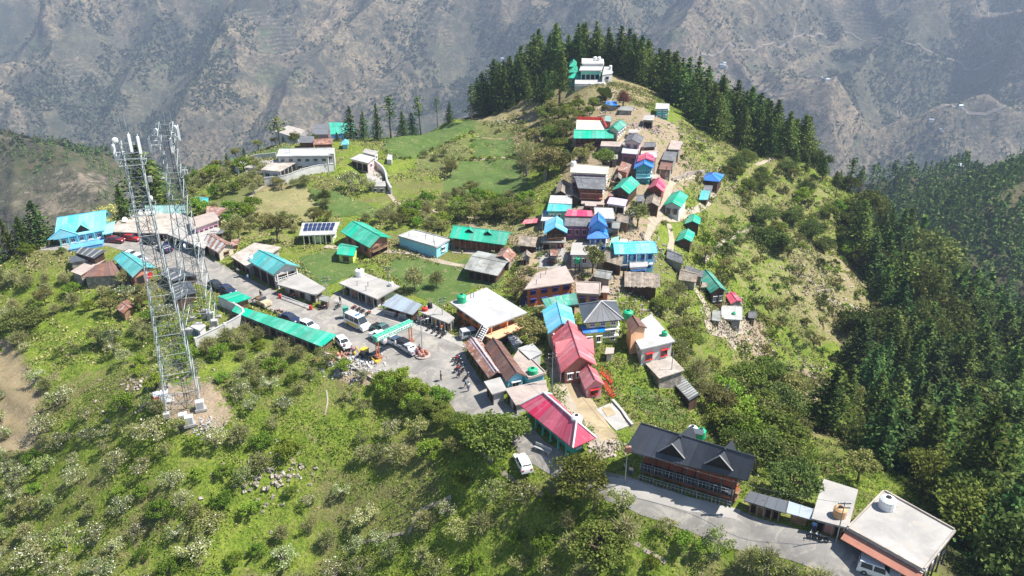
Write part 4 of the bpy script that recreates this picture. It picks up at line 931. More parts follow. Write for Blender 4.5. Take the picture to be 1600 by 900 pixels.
hs('bluawn', 'veranda', 'bright blue sheet awning on the front of the lime green house', 'awning', [(911,521),(946,518),(944,505),(908,508)], 5.2, 'shed', .4, 'rbd', 'lime', over=.3, th=.08, fr=[('win',2,1)])
i = hs('rose', 'house', 'rose red house whose long gable roof is crossed by side gables', 'house', [(877,582),(933,571),(912,514),(861,523)], 4.6, 'gable', 2.3, 'rpk', 'terra', over=.8, ridge='y', fr=[('win',3,1)], rt=[('win',4,2)], lf=[('shop',5,['o','o','o','o','o']),('posts',7,.7,'pinkw'),('rail',3,.7,'pinkw')])
for s_, v_, ww_ in ((1, .42, .2), (0, .5, .14)):   # side gables
    q = i['bl']; t = MB(); g = MB(); E = i['E']; u0 = 1.04 if s_ else -.03
    a, b, mf, mb = q(u0, v_-ww_/1.4), q(u0, v_+ww_/1.4), q(u0, v_), q(.5, v_); z0 = E+.05; zt = E+2.0
    va, vb, vf, vb2 = Vector((a.x,a.y,z0)), Vector((b.x,b.y,z0)), Vector((mf.x,mf.y,zt)), Vector((mb.x,mb.y,zt+.15))
    t.slab([va, vf, vb2], .1); t.slab([vf, vb, vb2], .1); t.build('side_gable', M['rpk'], i['r'])
    ins = (Vector((i['w'][0].x, i['w'][0].y, 0))+Vector((i['w'][2].x, i['w'][2].y, 0)))/2
    g.add([va.lerp(vb2, .12)-Vector((0,0,.1)), vb.lerp(vb2, .12)-Vector((0,0,.1)), vf.lerp(vb2, .12)-Vector((0,0,.16)), va.lerp(vb2, .3)-Vector((0,0,.3)), vb.lerp(vb2, .3)-Vector((0,0,.3))], [(0,1,2),(0,3,4,1),(0,2,3),(1,4,2),(2,4,3)]); g.build('gable_wall', M['redwood'], i['r'])
hs('rose2', 'house', 'little pink house with rose gable roof below the large rose red house', 'house', [(914,608),(945,601),(931,577),(903,581)], 3.6, 'gable', 1.3, 'rpk', 'pinkw', over=.4, ridge='y', fr=[('win',1,1,'red')], rt=[('door',.3,'red')])
hs('wfR', 'house', 'white house with plain white flat roof right of the lime green house', 'house', [(1001,546),(1055,533),(1018,491),(981,511)], 5.4, 'flat', 0, 'concw', 'white', over=.4, th=.2, fr=[('win',2,1,'red')], rt=[('win',2,1)], lf=[('win',2,1)])
hs('wfTop', 'hut', 'small brown gable hut built on the corner of the plain white flat roof', 'hut', [(985,520),(1011,512),(998,497),(978,501)], 8.6, 'gable', .8, 'rbr', 'peach', over=.3, ridge='y')
hs('wfLow', 'terrace', 'grey concrete terrace stepping down below the plain white flat roofed house', 'terrace', [(1030,591),(1070,578),(1047,555),(1002,561)], 3.2, 'flat', 0, 'concd', 'stone', over=.3, th=.15)
hs('stripR', 'shed', 'narrow black and grey striped tin roof shed running down from the concrete terrace', 'shed', [(1077,626),(1093,616),(1062,582),(1044,590)], 2.4, 'flat', 0, 'rkg', 'timber', over=.3, th=.08)
i = B_['stripR']; b = MB()
for k_ in range(1, 12):
    a, c_ = i['bl'](0.02, k_/12), i['bl'](.98, k_/12); b.box(((a.x+c_.x)/2, (a.y+c_.y)/2, i['E']+.03), ((c_-a).length, .35, .05), math.atan2((c_-a).y, (c_-a).x))
b.build('roof_sheet', M['rgy'], i['r'])
# --- village centre
hs('lb2', 'house', 'light blue gable roof house facing the camera in the middle of the village', 'house', [(849,366),(886,364),(888,349),(852,346)], 5.4, 'gable', 1.5, 'rb', 'timber', over=.7, ridge='y', fr=[('win',3,2,'wood'),('deck',2.6,.7,'wood'),('rail',2.6,.7,'wood')])
hs('lblow', 'porch', 'white slab porch over a cluttered yard in front of the timber light blue gable house', 'porch', [(845,378),(884,379),(884,368),(850,367)], 2.4, 'flat', 0, 'conc', 'stone', over=.4, fr=[('shop',3,['o','wood','o'])])
i = hs('deepblue', 'house', 'deep blue tiered roof house with gabled top and white lower storey', 'house', [(917,373),(952,372),(948,358),(920,359)], 5.2, 'hip', 1.0, 'rbd', 'white', over=.6, fr=[('win',3,2,'blue')], rt=[('win',1,2)])
hs('deepblue2', 'upper_storey', 'deep blue gabled top storey with white barge boards over the tiered blue roof', 'upper storey', [(919,356),(950,355),(945,341),(924,341)], 8.4, 'gable', 1.5, 'rbd', 'bluew', over=.6, ridge='y', fr=[('win',2,1,'wpaint')])
hs('gw1', 'house', 'pale grey flat roofed house next to the deep blue tiered roof', 'house', [(891,398),(936,399),(936,379),(894,379)], 3.8, 'flat', 0, 'conc', 'white', over=.3, fr=[('win',3,1)])
hs('lbR', 'house', 'long sky-blue roof over a white and blue two-storey house with balcony', 'house', [(960,397),(1028,395),(1024,379),(958,381)], 7.2, 'gabler', .9, 'rb', 'cyanw', over=.7, fr=[('win',5,2,'blue'),('deck',3.2,.9,'wpaint'),('rail',3.2,.9,'bluew'),('posts',5,.9,'wpaint')], rt=[('win',2,2)])
hs('lbTail', 'house', 'white lower wing with balcony below the long sky-blue roof', 'wing', [(984,418),(1012,416),(1012,406),(984,407)], 4.6, 'flat', 0, 'concw', 'white', over=.2, fr=[('win',3,1,'blue')])
hs('thatch', 'hut', 'old brown shingle roofed hut below the pale grey flat roofed house', 'hut', [(939,406),(972,416),(976,397),(951,391)], 3.0, 'gable', 1.0, 'rw', 'timber', over=.5)
i = hs('planks', 'shed', 'shed with a ragged roof of grey planks in the middle of the hillside', 'shed', [(976,446),(1031,448),(1031,427),(976,424)], 3.6, 'shed', .5, 'rw', 'timber', over=.7, th=.12)
b = MB(); q = i['bl']
for k_ in range(40):
    u_ = (k_+.5)/40; a = q(u_, -.12*random.random()-.04); c_ = q(u_+random.uniform(-.004,.004), .99); b.slab([Vector((a.x-.12,a.y,i['E']+.05)), Vector((a.x+.12,a.y,i['E']+.05)), Vector((c_.x+.12,c_.y,i['E']+.56)), Vector((c_.x-.12,c_.y,i['E']+.56))], .04)
b.build('plank', M['rw'], i['r'])
hs('greysm', 'hut', 'small grey tin roofed hut between the plank shed and the orange block', 'hut', [(928,432),(954,437),(957,424),(935,421)], 2.8, 'gable', .6, 'rgy', 'stone', over=.4)
hs('brn1', 'hut', 'brown shingle hut above the path at the top of the right slope', 'hut', [(1060,437),(1088,441),(1093,428),(1064,419)], 2.8, 'gable', .8, 'rw', 'stone', over=.4, ridge='x')
hs('slate1', 'hut', 'dark slate roofed hut left of the brown shingle hut', 'hut', [(1041,403),(1068,413),(1064,397),(1043,388)], 2.6, 'gable', .7, 'rs', 'stone', over=.4)
hs('slate2', 'hut', 'low slate lean-to stepping down toward the dull green gable roof', 'hut', [(1068,425),(1098,434),(1100,424),(1072,414)], 2.4, 'shed', .5, 'rs', 'stone', over=.4)
hs('dgreenR', 'house', 'dull green gable roof house alone on the right slope', 'house', [(1110,458),(1137,455),(1112,426),(1090,431)], 4.0, 'gable', 1.2, 'rgd', 'timber', over=.6, ridge='y', fr=[('win',2,1,'white'),('rail',0,.8,'wood')])
hs('pinkR', 'shed', 'pink sheet roofed shed attached right of the dull green gable roof house', 'shed', [(1142,475),(1160,470),(1148,457),(1134,462)], 2.6, 'gable', .5, 'rp', 'stone', over=.3, ridge='y')
hs('whR', 'house', 'small white tin roofed house on a stone patio on the right slope', 'house', [(1127,498),(1160,500),(1160,479),(1127,477)], 3.4, 'shed', .4, 'concw', 'white', over=.4, fr=[('shop',2,['o','grey'])])
hs('whR2', 'shed', 'grey tin awning left of the small white tin roofed house', 'shed', [(1112,500),(1126,502),(1126,486),(1114,484)], 2.2, 'shed', .3, 'rgy', 'stone', over=.3)
hs('g57', 'house', 'tiny green gable roof, upper of two on the right edge of the village', 'hut', [(1069,350),(1094,351),(1095,341),(1075,337)], 2.9, 'gable', .8, 'rg', 'timber', over=.4, ridge='y')
hs('g58', 'house', 'tiny green gable roof, lower of two on the right edge of the village', 'hut', [(1056,377),(1081,378),(1086,364),(1064,361)], 2.9, 'gable', .8, 'rg', 'timber', over=.4, ridge='y')
hs('g59', 'house', 'green gable roof house with tall white side wall beside the village path', 'house', [(1036,321),(1064,324),(1076,306),(1049,302)], 4.4, 'gable', 1.0, 'rg', 'white', over=.5, ridge='y', fr=[('win',2,1,'wood'),('rail',2.4,.8,'iron')])
hs('blueTent', 'house', 'bright blue hip roof house at the far right end of the village path', 'house', [(1095,281),(1124,284),(1132,273),(1104,270)], 3.6, 'hip', 1.1, 'rbd', 'timber', over=.6)
hs('tealS', 'hut', 'small teal roof just below the bright blue hip roof', 'hut', [(1092,312),(1106,312),(1111,298),(1096,297)], 3.0, 'shed', .4, 'rteal', 'timber', over=.4)
hs('tealS2', 'hut', 'little grey stone hut touching the small teal roof', 'hut', [(1098,297),(1112,299),(1114,290),(1101,289)], 2.6, 'flat', 0, 'rs', 'stone', over=.3)
hs('pinkV', 'house', 'crimson gable roof house with red-brown front in the upper village', 'house', [(1012,295),(1036,300),(1041,287),(1021,281)], 4.6, 'gable', 1.2, 'rp', 'redwood', over=.5, ridge='y', fr=[('win',2,1,'wood')])
hs('greenV', 'house', 'green gable roof house left of the crimson gable roof', 'house', [(956,297),(983,303),(1000,287),(973,279)], 4.6, 'gable', 1.2, 'rg', 'timber', over=.6, ridge='y', fr=[('win',2,1,'wood')])
hs('lilacV', 'shed', 'white and lilac flat porch roof below the green gable roof of the upper village', 'shed', [(948,318),(977,322),(981,312),(953,307)], 2.8, 'shed', .3, 'lilac', 'white', over=.3, fr=[('shop',2,['o','o'])])
hs('brnV', 'hut', 'brown shingled hut below the crimson gable roof house', 'hut', [(1006,321),(1030,323),(1033,309),(1011,306)], 3.0, 'gable', .9, 'rw', 'timber', over=.4, ridge='y')
hs('pbV', 'house', 'teal walled house with a blue gable roof and pink edge in the upper village', 'house', [(990,264),(1021,263),(1021,251),(993,250)], 6.6, 'gable', 1.2, 'rbd', 'tealw', over=.6, ridge='y', fr=[('win',3,2,'cyanw'),('rail',3,.8,'cyanw'),('deck',3,.8,'cyanw')], rt=[('win',2,2)])
hs('pkV', 'house', 'pink sheet roof peeping out behind the blue gable of the teal walled house', 'house', [(995,253),(1023,252),(1022,243),(998,243)], 7.4, 'gable', .8, 'rp', 'palepink', over=.4, ridge='y')
hs('liV', 'house', 'lilac-white tin roof directly above the pink sheet roof', 'house', [(1000,246),(1027,246),(1026,238),(1002,239)], 6.8, 'shed', .3, 'lilac', 'white', over=.3)
hs('slV', 'house', 'slate blue gable roof over a tall pale house with purple lower wall', 'house', [(974,222),(1001,225),(1006,214),(981,211)], 7.0, 'gable', .9, 'rs', 'palepink', over=.4, ridge='y', fr=[('win',2,2,'purplew')])
hs('slLow', 'terrace', 'white slab over purple painted storey in front of the slate blue gable', 'house', [(971,239),(996,241),(999,229),(974,227)], 5.0, 'flat', 0, 'concw', 'purplew', over=.2, fr=[('win',2,1,'wood')])
hs('tvV', 'house', 'layered dark house with white slab edges right of the slate blue gable', 'house', [(1001,240),(1028,238),(1026,228),(1003,229)], 4.8, 'flat', 0, 'concp', 'iron', over=.4, fr=[('win',3,1)])
hs('tvV2', 'house', 'grey gable top storey on the layered dark house', 'upper storey', [(1005,230),(1025,229),(1023,222),(1008,222)], 6.8, 'gable', .5, 'rs', 'timber', over=.3)
hs('rV1', 'house', 'weathered grey roofed stone house in the right column of the upper village', 'house', [(1033,249),(1053,252),(1059,238),(1040,234)], 4.4, 'flat', 0, 'rs', 'stone', over=.3, fr=[('win',2,1,'wood')])
hs('rV2', 'house', 'stone terrace house at the top of the right column of the upper village', 'house', [(1043,233),(1062,234),(1067,221),(1049,219)], 4.0, 'flat', 0, 'concp', 'stone', over=.3, fr=[('win',2,1,'wood')])
hs('rV3', 'house', 'small stone house with rusty patched roof, lowest of the right column', 'house', [(1029,264),(1048,266),(1051,254),(1033,252)], 3.6, 'flat', 0, 'rbr', 'stone', over=.2, fr=[('door',.4,'terra')])
hs('rustV', 'hut', 'rust red tin hut wedged beside the lane below the purple painted house', 'hut', [(965,266),(980,270),(987,257),(972,252)], 3.4, 'shed', .4, 'rr', 'terra', over=.3)
i = hs('longW', 'house', 'long white flat roofed house with maroon window band and a roof tank hut', 'house', [(891,270),(948,273),(952,261),(892,256)], 7.4, 'flat', 0, 'cream', 'palepink', over=.4, pil=True, fr=[('win',6,2,'purplew')], rt=[('win',1,2)])
hs('longG', 'house', 'wide slate grey roof over red-brown carved balconies below the long white house', 'house', [(903,294),(947,296),(947,280),(898,278)], 6.6, 'gabler', .9, 'rs', 'redwood', over=.7, fr=[('win',5,2,'terra'),('deck',2.7,.8,'terra'),('rail',2.7,.8,'terra'),('deck',5.0,.8,'terra')], rt=[('win',1,2)])
hs('longP', 'porch', 'flat cream porch in front of the red-brown balcony house', 'porch', [(908,318),(944,320),(944,312),(909,310)], 1.6, 'flat', 0, 'concp', 'stone', over=.2)
hs('hutA', 'hut', 'olive-grey shingle hut, left of two beside the red-brown balcony house', 'hut', [(867,303),(885,304),(889,286),(873,284)], 4.0, 'gable', .8, 'rw', 'timber', over=.5, ridge='y')
hs('hutB', 'hut', 'grey hump-roofed shingle hut, right of two beside the red-brown balcony house', 'hut', [(883,309),(908,312),(902,298),(886,295)], 3.2, 'gable', .9, 'rw', 'timber', over=.5, ridge='y')
hs('gwA', 'house', 'teal and white roofed house at the left edge of the village', 'house', [(854,330),(893,330),(894,317),(857,317)], 4.2, 'shed', .5, 'rteal', 'greenw', over=.4, fr=[('win',3,1)])
hs('gwB', 'house', 'white tin roof directly above the teal roof at the left edge of the village', 'house', [(857,317),(894,319),(894,306),(860,305)], 5.0, 'shed', .4, 'concw', 'greenw', over=.3)
hs('pinkS', 'house', 'flat pink striped roof wedged between white houses in the village centre', 'house', [(883,337),(927,338),(925,329),(887,327)], 5.6, 'shed', .3, 'rp', 'pinkw', over=.3)
hs('slateS', 'house', 'slate blue sheet roof below the flat pink striped roof', 'house', [(881,353),(922,354),(928,339),(883,338)], 4.2, 'shed', .7, 'rs', 'purplew', over=.4, fr=[('win',3,1,'pinkw')])
hs('gwC', 'house', 'whitewashed grey roofed house right of the flat pink striped roof', 'house', [(930,341),(961,342),(958,325),(928,324)], 4.6, 'shed', .5, 'concw', 'white', over=.3, fr=[('win',2,1,'wood')])
hs('brnC', 'hut', 'old brown hut with crooked shingle roof beside a leafy tree in the village', 'hut', [(963,345),(982,349),(984,336),(967,333)], 2.8, 'gable', .8, 'rw', 'wood', over=.3)
hs('wC', 'house', 'low white house with one dark doorway above the light blue gable house', 'house', [(845,345),(871,345),(874,334),(848,333)], 3.2, 'flat', 0, 'concw', 'white', over=.3, fr=[('shop',1,['o'])])
hs('tarpP', 'shelter', 'pink tarpaulin shelter at the left edge of the village', 'shelter', [(815,350),(840,348),(842,341),(820,343)], 1.8, 'shed', .2, 'rpk', 'wood', over=.5, th=.05, ribs=False, foot=(.1,.9,.6,.9))
hs('blueBit', 'hut', 'tiny deep blue roofed hut left of the teal and white house', 'hut', [(847,337),(857,337),(858,329),(849,329)], 2.6, 'shed', .2, 'rbd', 'bluew', over=.2)
hs('mintV', 'hut', 'mint green tin hut right of the deep blue tiered roof', 'hut', [(952,386),(966,387),(967,369),(956,372)], 3.4, 'shed', .5, 'greenw', 'greenw', over=.2)
hs('bigStep', 'house', 'small tan hut between mint tin hut and long sky-blue roof', 'hut', [(967,380),(980,381),(981,374),(969,373)], 2.4, 'flat', 0, 'cream', 'cream', over=.2)

for n_, (a_, c_, w_, d_, h_, rf_, rm_, wm_, lb_) in enumerate((
 (962,352,12,8,3,'gable','rgy','stone','small grey tin hut just right of the deep blue gabled top storey'),
 (905,352,14,8,3.4,'flat','concp','palepink','pinkish slab roof squeezed between the slate blue roof and the deep blue top'),
 (868,326,12,6,3,'shed','rr','timber','rust brown lean-to in front of the mint and teal roofs'),
 (1000,311,12,8,3,'gable','rs','stone','slate hut between the green and the brown shingle roofs of the upper village'),
 (985,331,14,8,3,'flat','conc','white','white box hut beside the olive-green village tree'),
 (955,303,9,7,2.8,'shed','rr','brick','small brick hut left of the green gable roof of the upper village'),
 (1024,276,12,6,3.4,'flat','concp','palepink','pale slab roof just behind the crimson gable of the upper village'),
 (958,245,14,7,3.4,'flat','concd','stone','old stone block left of the purple painted storey'),
 (965,278,11,6,3,'gable','rw','timber','shingle hut above the lane junction in the upper village'),
 (990,285,10,5,3,'shed','lilac','tealw','lilac lean-to below the teal walled house'),
 (1008,268,9,6,4,'flat','conc','cyanw','cyan box annex right of the teal walled house'),
 (1014,225,12,5,4.4,'flat','concp','palepink','pale slab house above the layered dark house'),
 (988,205,14,5,3,'flat','conc','stone','long stone block beside the faded green gable at the lane head'),
 (1042,268,9,6,3,'gable','rbr','stone','brown roofed stone hut at the foot of the right column'),
 (1058,300,9,6,2.6,'shed','rgy','stone','grey lean-to behind the green gable roof with white side wall'),
 (923,318,18,6,3,'flat','concp','terra','long pinkish slab in front of the red-brown balcony house'),
 (906,325,10,5,3,'shed','rw','timber','plank roofed shed under the red-brown balcony house'),
 (879,362,8,6,2.6,'flat','conc','white','white cube hut touching the right side of the light blue gable'),
 (942,366,10,8,2.6,'flat','concd','bluew','dull slab annex right of the deep blue tiered roof'),
 (912,389,12,8,2.6,'shed','rgy','grey','grey sheet shed above the pale grey flat roofed house'),
 (866,396,12,7,2.6,'gable','rr','stone','rusty gable hut at the yard below the timber light blue house'),
 (822,400,14,8,2.6,'gable','rw','stone','low shingle hut left of the paved village yard'),
 (946,452,12,10,2.8,'flat','concp','terra','small terracotta annex right of the plain grey flat roof'),
 (1003,412,14,8,2.8,'flat','conc','white','white slab annex in front of the long sky-blue roof'),
 (895,537,11,9,3,'shed','rzn','cream','zinc lean-to between the rose red house and the lime green house'),
 (952,548,14,10,2.6,'flat','concp','cream','cream terrace slab at the foot of the lime green house'),
 (1152,487,10,8,2.6,'shed','rzn','white','white tent-like sheet right of the small white tin roofed house'),
 (1175,492,12,9,2.4,'gable','rs','timber','dark shed at the far right end of the stone patio'),
 (849,611,12,8,2.6,'flat','conc','grey','small grey slab shelter beside the tall pole above the crimson roof'),
 (1100,445,9,8,2.4,'shed','rw','stone','plank lean-to touching the dull green gable roof'))):
    q_ = [(a_-w_/2, c_+d_/2), (a_+w_/2, c_+d_/2+random.uniform(-1.5, 1.5)), (a_+w_/2+random.uniform(-1, 3), c_-d_/2), (a_-w_/2+random.uniform(-1, 3), c_-d_/2+random.uniform(-1, 1))]
    hs('fill%d' % n_, 'hut', lb_, 'hut', q_, h_, rf_, .8 if rf_ == 'gable' else .35, rm_, wm_, over=.3, ridge=random.choice('xy'), fr=[('shop', 2, ['o', 'wood'])] if n_ % 2 else [('win', 2, 1, 'wood')])
# --- upper village and temple
hs('redW', 'house', 'cream flat roofed house edged with red parapets near the top of the village', 'house', [(900,202),(949,203),(941,188),(901,187)], 6.0, 'flat', 0, 'cream', 'rpk', over=.2, pil=False, fr=[('win',3,1,'red')], rt=[('win',1,1,'red')])
i = B_['redW']; b = MB()
for k_ in (1, 2):
    a_, c_ = [(0,0),(1,0),(1,1),(0,1)][k_], [(1,0),(1,1),(0,1),(0,0)][k_]; pa, pb = i['bl'](*a_), i['bl'](*c_); mid = (pa+pb)/2*.985; dd = pb-pa; b.box((mid.x, mid.y, i['E']+.45), (dd.length*.95, .25, .9), math.atan2(dd.y, dd.x))
b.build('parapet', M['red'], i['r'])
hs('greenLong2', 'house', 'long bright green sheet roof on a brown house below the red edged flat roof', 'house', [(896,216),(959,216),(959,204),(897,204)], 5.2, 'gabler', .8, 'rg', 'timber', over=.7, fr=[('panel',.3,2.4,'purplew',5),('win',6,2,'redwood')])
hs('dgT', 'house', 'faded green gable roof with long white side wall at the top of the village lane', 'house', [(950,201),(966,205),(980,194),(962,190)], 5.0, 'gable', .9, 'rgd', 'cream', over=.5, ridge='y', rt=[('win',4,1)])
hs('tealTop', 'hut', 'small teal sheet roof behind the red edged flat roof', 'hut', [(945,189),(955,190),(955,182),(946,181)], 4.0, 'shed', .2, 'rtf', 'stone', over=.2)
hs('lanewall', 'terrace', 'pale stone terrace block beside the slate blue gable, over the trees', 'terrace', [(938,228),(972,229),(973,222),(940,220)], 3.0, 'flat', 0, 'concp', 'stone', over=.1)
hs('blueTarp', 'shelter', 'low stone shelter with blue tarpaulin roof below the hilltop temple', 'shelter', [(945,164),(965,165),(963,158),(948,158)], 2.4, 'shed', .2, 'rbd', 'stone', over=.4, th=.06, ribs=False)
hs('greyTop', 'shelter', 'pale slate slab roof right of the blue tarpaulin shelter', 'shelter', [(966,172),(988,173),(990,166),(970,166)], 2.2, 'flat', 0, 'rgy', 'stone', over=.3)
hs('cubeTop', 'house', 'small two-storey teal house with white slab roof on the skyline slope right of the village', 'house', [(1024,170),(1046,170),(1046,162),(1025,161)], 5.6, 'flat', 0, 'concw', 'tealw', over=.4, fr=[('win',2,2)], rt=[('win',1,1)])
hs('gateTop', 'house', 'grey stone room with dark opening beside the steps at the head of the lane', 'house', [(1004,187),(1021,188),(1023,180),(1008,179)], 4.0, 'flat', 0, 'conc', 'stone', over=.2, fr=[('shop',1,['o'])])
i = hs('temple', 'temple', 'white roofed teal temple hall with dark bays on the hilltop among cedars', 'temple', [(905,110),(940,110),(944,99),(909,98)], 6.6, 'flat', 0, 'concw', 'greenw', over=.6, th=.3, fr=[('shop',4,['o','o','o','o']),('posts',5,.5,'cyanw'),('band',1.0,1.2,'greenw')], rt=[('win',2,1)])
hs('templeUp', 'temple_tower', 'white upper block with roof tanks on the back of the hilltop temple', 'temple block', [(909,99),(944,99),(943,92),(909,91)], 8.6, 'flat', 0, 'white', 'white', over=.3, fr=[('win',2,1,'grey')])
for k_, (dx_, z_, s_) in enumerate(((0,3.4,1.0),(-.5,5.0,.8),(-1.2,6.8,.55))):
    x0, x1 = 896-8*s_+dx_*2, 898+9*s_+dx_*2
    hs('pag%d' % k_, 'pagoda_roof', ['widest and lowest turquoise tier of the pagoda beside the temple','middle turquoise tier of the pagoda beside the temple','topmost turquoise tier of the pagoda beside the temple'][k_], 'pagoda roof', [(x0,122-9*k_),(x1,122-9*k_),(x1+1,115-9*k_),(x0+1,115-9*k_)], z_, 'hip', 1.3, 'rg', 'tealw', over=.9, fr=[('win',2,1,'tealw')] if k_ == 0 else ())
hs('templeR', 'temple_annex', 'white walled annex with stair on the right side of the hilltop temple', 'temple annex', [(941,117),(957,115),(956,104),(944,104)], 5.0, 'flat', 0, 'concw', 'white', over=.15, fr=[('win',1,1,'grey')], rt=[('win',1,1)])
hs('templeT', 'temple_terrace', 'pale terrace in front of the hilltop temple', 'terrace', [(898,131),(947,132),(944,119),(899,118)], 1.4, 'flat', 0, 'concw', 'white', over=.05, fr=[('rail',1.4,.1,'wpaint')])
# --- school and farms on the far terrace
hs('farmD', 'barn', 'tall dark sided farmhouse with pale kinked slab roof at the far left of the fields', 'farmhouse', [(429,205),(465,216),(477,203),(450,196)], 6.2, 'flat', 0, 'concd', 'grey', over=.4, th=.2, fr=[('panel',.3,5.6,'iron',5)], rt=[('win',1,1)])
hs('farmE', 'house', 'brown farmhouse with dark slate roof, upper one behind the school', 'farmhouse', [(487,210),(513,210),(513,201),(489,201)], 5.6, 'gabler', .6, 'rs', 'redwood', over=.4, fr=[('win',3,1,'wood')])
hs('farmF', 'house', 'slate roofed brown farmhouse wing, lower left behind the school', 'farmhouse', [(466,223),(491,223),(491,213),(469,212)], 4.6, 'shed', .6, 'rs', 'redwood', over=.4, fr=[('win',3,1,'wood')])
hs('farmG', 'house', 'low rusty red roof between the slate wing and turquoise roof house', 'shed', [(489,226),(520,225),(520,216),(491,217)], 4.0, 'shed', .5, 'rr', 'redwood', over=.4, fr=[('win',2,1,'wood')])
hs('farmH', 'house', 'turquoise roof house with pale blue walls behind the school', 'house', [(516,210),(555,207),(553,198),(515,199)], 5.0, 'gabler', .7, 'rg', 'bluew', over=.5, fr=[('win',4,1),('posts',5,.5,'cyanw')])
hs('farmI', 'shelter', 'small pointed light blue awning in front of the turquoise roof house', 'shelter', [(533,226),(545,226),(545,220),(534,220)], 2.2, 'hip', .8, 'rb', 'cyanw', over=.4, th=.06, ribs=False)
hs('schoolA', 'school', 'two-storey white school block with row of dark windows', 'school', [(432,245),(514,244),(517,231),(436,233)], 6.6, 'flat', 0, 'concw', 'white', over=.4, pil=True, fr=[('win',6,2,'grey')], rt=[('win',1,2)])
hs('schoolS', 'stair_tower', 'plain white stair tower at the right end of the school block', 'stair tower', [(508,240),(522,240),(523,231),(511,231)], 7.4, 'flat', 0, 'concw', 'white', over=.1, fr=[('win',1,2,'grey')])
hs('schoolB', 'school', 'grey roofed single-storey white school wing with arched veranda', 'school', [(407,265),(437,268),(469,250),(435,246)], 4.4, 'flat', 0, 'concd', 'white', over=.5, fr=[('win',2,1,'grey')], rt=[('shop',5,['o','o','o','o','o']),('posts',6,.3,'white')])
hs('whS1', 'house', 'white roofed cottage with pinkish wall between the school and the round terrace', 'house', [(547,248),(575,255),(586,246),(563,240)], 4.2, 'flat', 0, 'concw', 'palepink', over=.4, fr=[('shop',3,['o','o','o'])], rt=[('win',1,1)])
hs('whS2', 'house', 'grey roofed cottage behind the white roofed cottage at the round terrace', 'house', [(566,238),(586,243),(591,236),(570,232)], 3.8, 'flat', 0, 'conc', 'white', over=.3, rt=[('win',1,1)])
hs('whS3', 'hut', 'little cream hut with slab roof below the round terrace', 'hut', [(579,291),(603,291),(602,283),(581,283)], 2.4, 'flat', 0, 'conc', 'cream', over=.2, fr=[('win',2,1,'grey')])
hs('whS4', 'hut', 'tiny white box hut at the edge of the green field right of the round terrace', 'hut', [(604,249),(612,250),(613,242),(606,241)], 2.6, 'flat', 0, 'concw', 'white', over=.1)
# --- lower left cluster
hs('strA', 'shed', 'grey and black striped tin roof shed in front of the blue hotel terrace', 'shed', [(117,395),(147,404),(166,391),(125,386)], 3.0, 'shed', .5, 'rkg', 'timber', over=.4, th=.08)
hs('strB', 'shed', 'lower striped tin roof shed left of the beige slab roof', 'shed', [(109,411),(139,405),(131,396),(108,402)], 2.2, 'shed', .3, 'rkg', 'stone', over=.3, th=.08)
hs('slabB', 'house', 'beige slab roof beside the brown sheet roof below the road bend', 'house', [(110,424),(126,430),(165,405),(148,401)], 2.4, 'flat', 0, 'concp', 'stone', over=.3)
hs('brnD', 'house', 'dark brown sheet roof house next to the teal roof below the road bend', 'house', [(128,433),(190,430),(176,406),(150,414)], 2.8, 'shed', .5, 'rbr', 'stone', over=.5, th=.1)
hs('tealD', 'house', 'teal sheet roof house with red front on the near side of the road bend', 'house', [(177,404),(207,433),(243,417),(206,397)], 3.6, 'gable', 1.1, 'rteal', 'terra', over=.6, fr=[('win',2,1)], rt=[('shop',2,['o','red'])])
hs('blkA', 'shed', 'striped black tin roof shed, farther of two behind the left lattice tower', 'shed', [(248,428),(272,440),(310,431),(276,418)], 2.8, 'gable', .5, 'rkg', 'timber', over=.3, th=.08)
hs('blkB', 'shed', 'striped black tin roof shed, nearer of two beside the right lattice tower', 'shed', [(264,446),(275,470),(308,458),(299,441)], 2.8, 'gable', .5, 'rkg', 'timber', over=.3, th=.08)
for k_ in ('blkA', 'blkB', 'strA', 'striped', 'rust1'):
    i = B_[k_]; b = MB(); q = i['bl']; n_ = max(3, int(i['W']/1.6)); rh_ = {'blkA':.5,'blkB':.5,'strA':.5,'striped':1.1,'rust1':.8}[k_]
    if k_ == 'rust1':
        for v0_, v1_ in ((.36, .42), (.55, .68)):
            z_ = lambda v: i['E']+rh_*(v/.5 if v < .5 else (1-v)/.5)+.07
            c4_ = [q(.02, v0_), q(.98, v0_), q(.98, v1_), q(.02, v1_)]; b.slab([Vector((p.x, p.y, z_(v))) for p, v in zip(c4_, (v0_, v0_, v1_, v1_))], .03)
    else:
        for j_ in range(n_):
            u0, u1 = (j_+.2)/n_, (j_+.2+(.5 if k_ == 'striped' else .28))/n_; vt = 1.0 if k_ == 'strA' else .49
            c4_ = [(q(u0, .01), 0), (q(u1, .01), 0), (q(u1, vt), rh_*.98), (q(u0, vt), rh_*.98)]; b.slab([Vector((p.x, p.y, i['E']+z+.07)) for p, z in c4_], .03)
    b.build('roof_sheet', M['concw' if k_ == 'striped' else 'lilac' if k_ == 'rust1' else 'rgy'], i['r'])
hs('rustHut', 'hut', 'tiny rusty tin roof hut alone among the orchard trees left of the towers', 'hut', [(181,482),(193,490),(211,478),(200,468)], 2.2, 'gable', .5, 'rr', 'wood', over=.4)
hs('towerHut', 'equipment_hut', 'small white equipment hut inside the walled compound of the right lattice tower', 'hut', [(297,510),(312,517),(322,508),(308,502)], 2.6, 'flat', 0, 'concw', 'white', over=.2, fr=[('door',.5,'bluew')])
# --- tarp
i = hs('bluetp', 'haystack', 'turquoise tarpaulin covered heap on the grass behind the rusty roof', 'covered heap', [(303,317),(325,318),(327,308),(305,307)], 1.4, 'gable', .5, 'rteal', 'rteal', over=.2, th=.05, ribs=False)
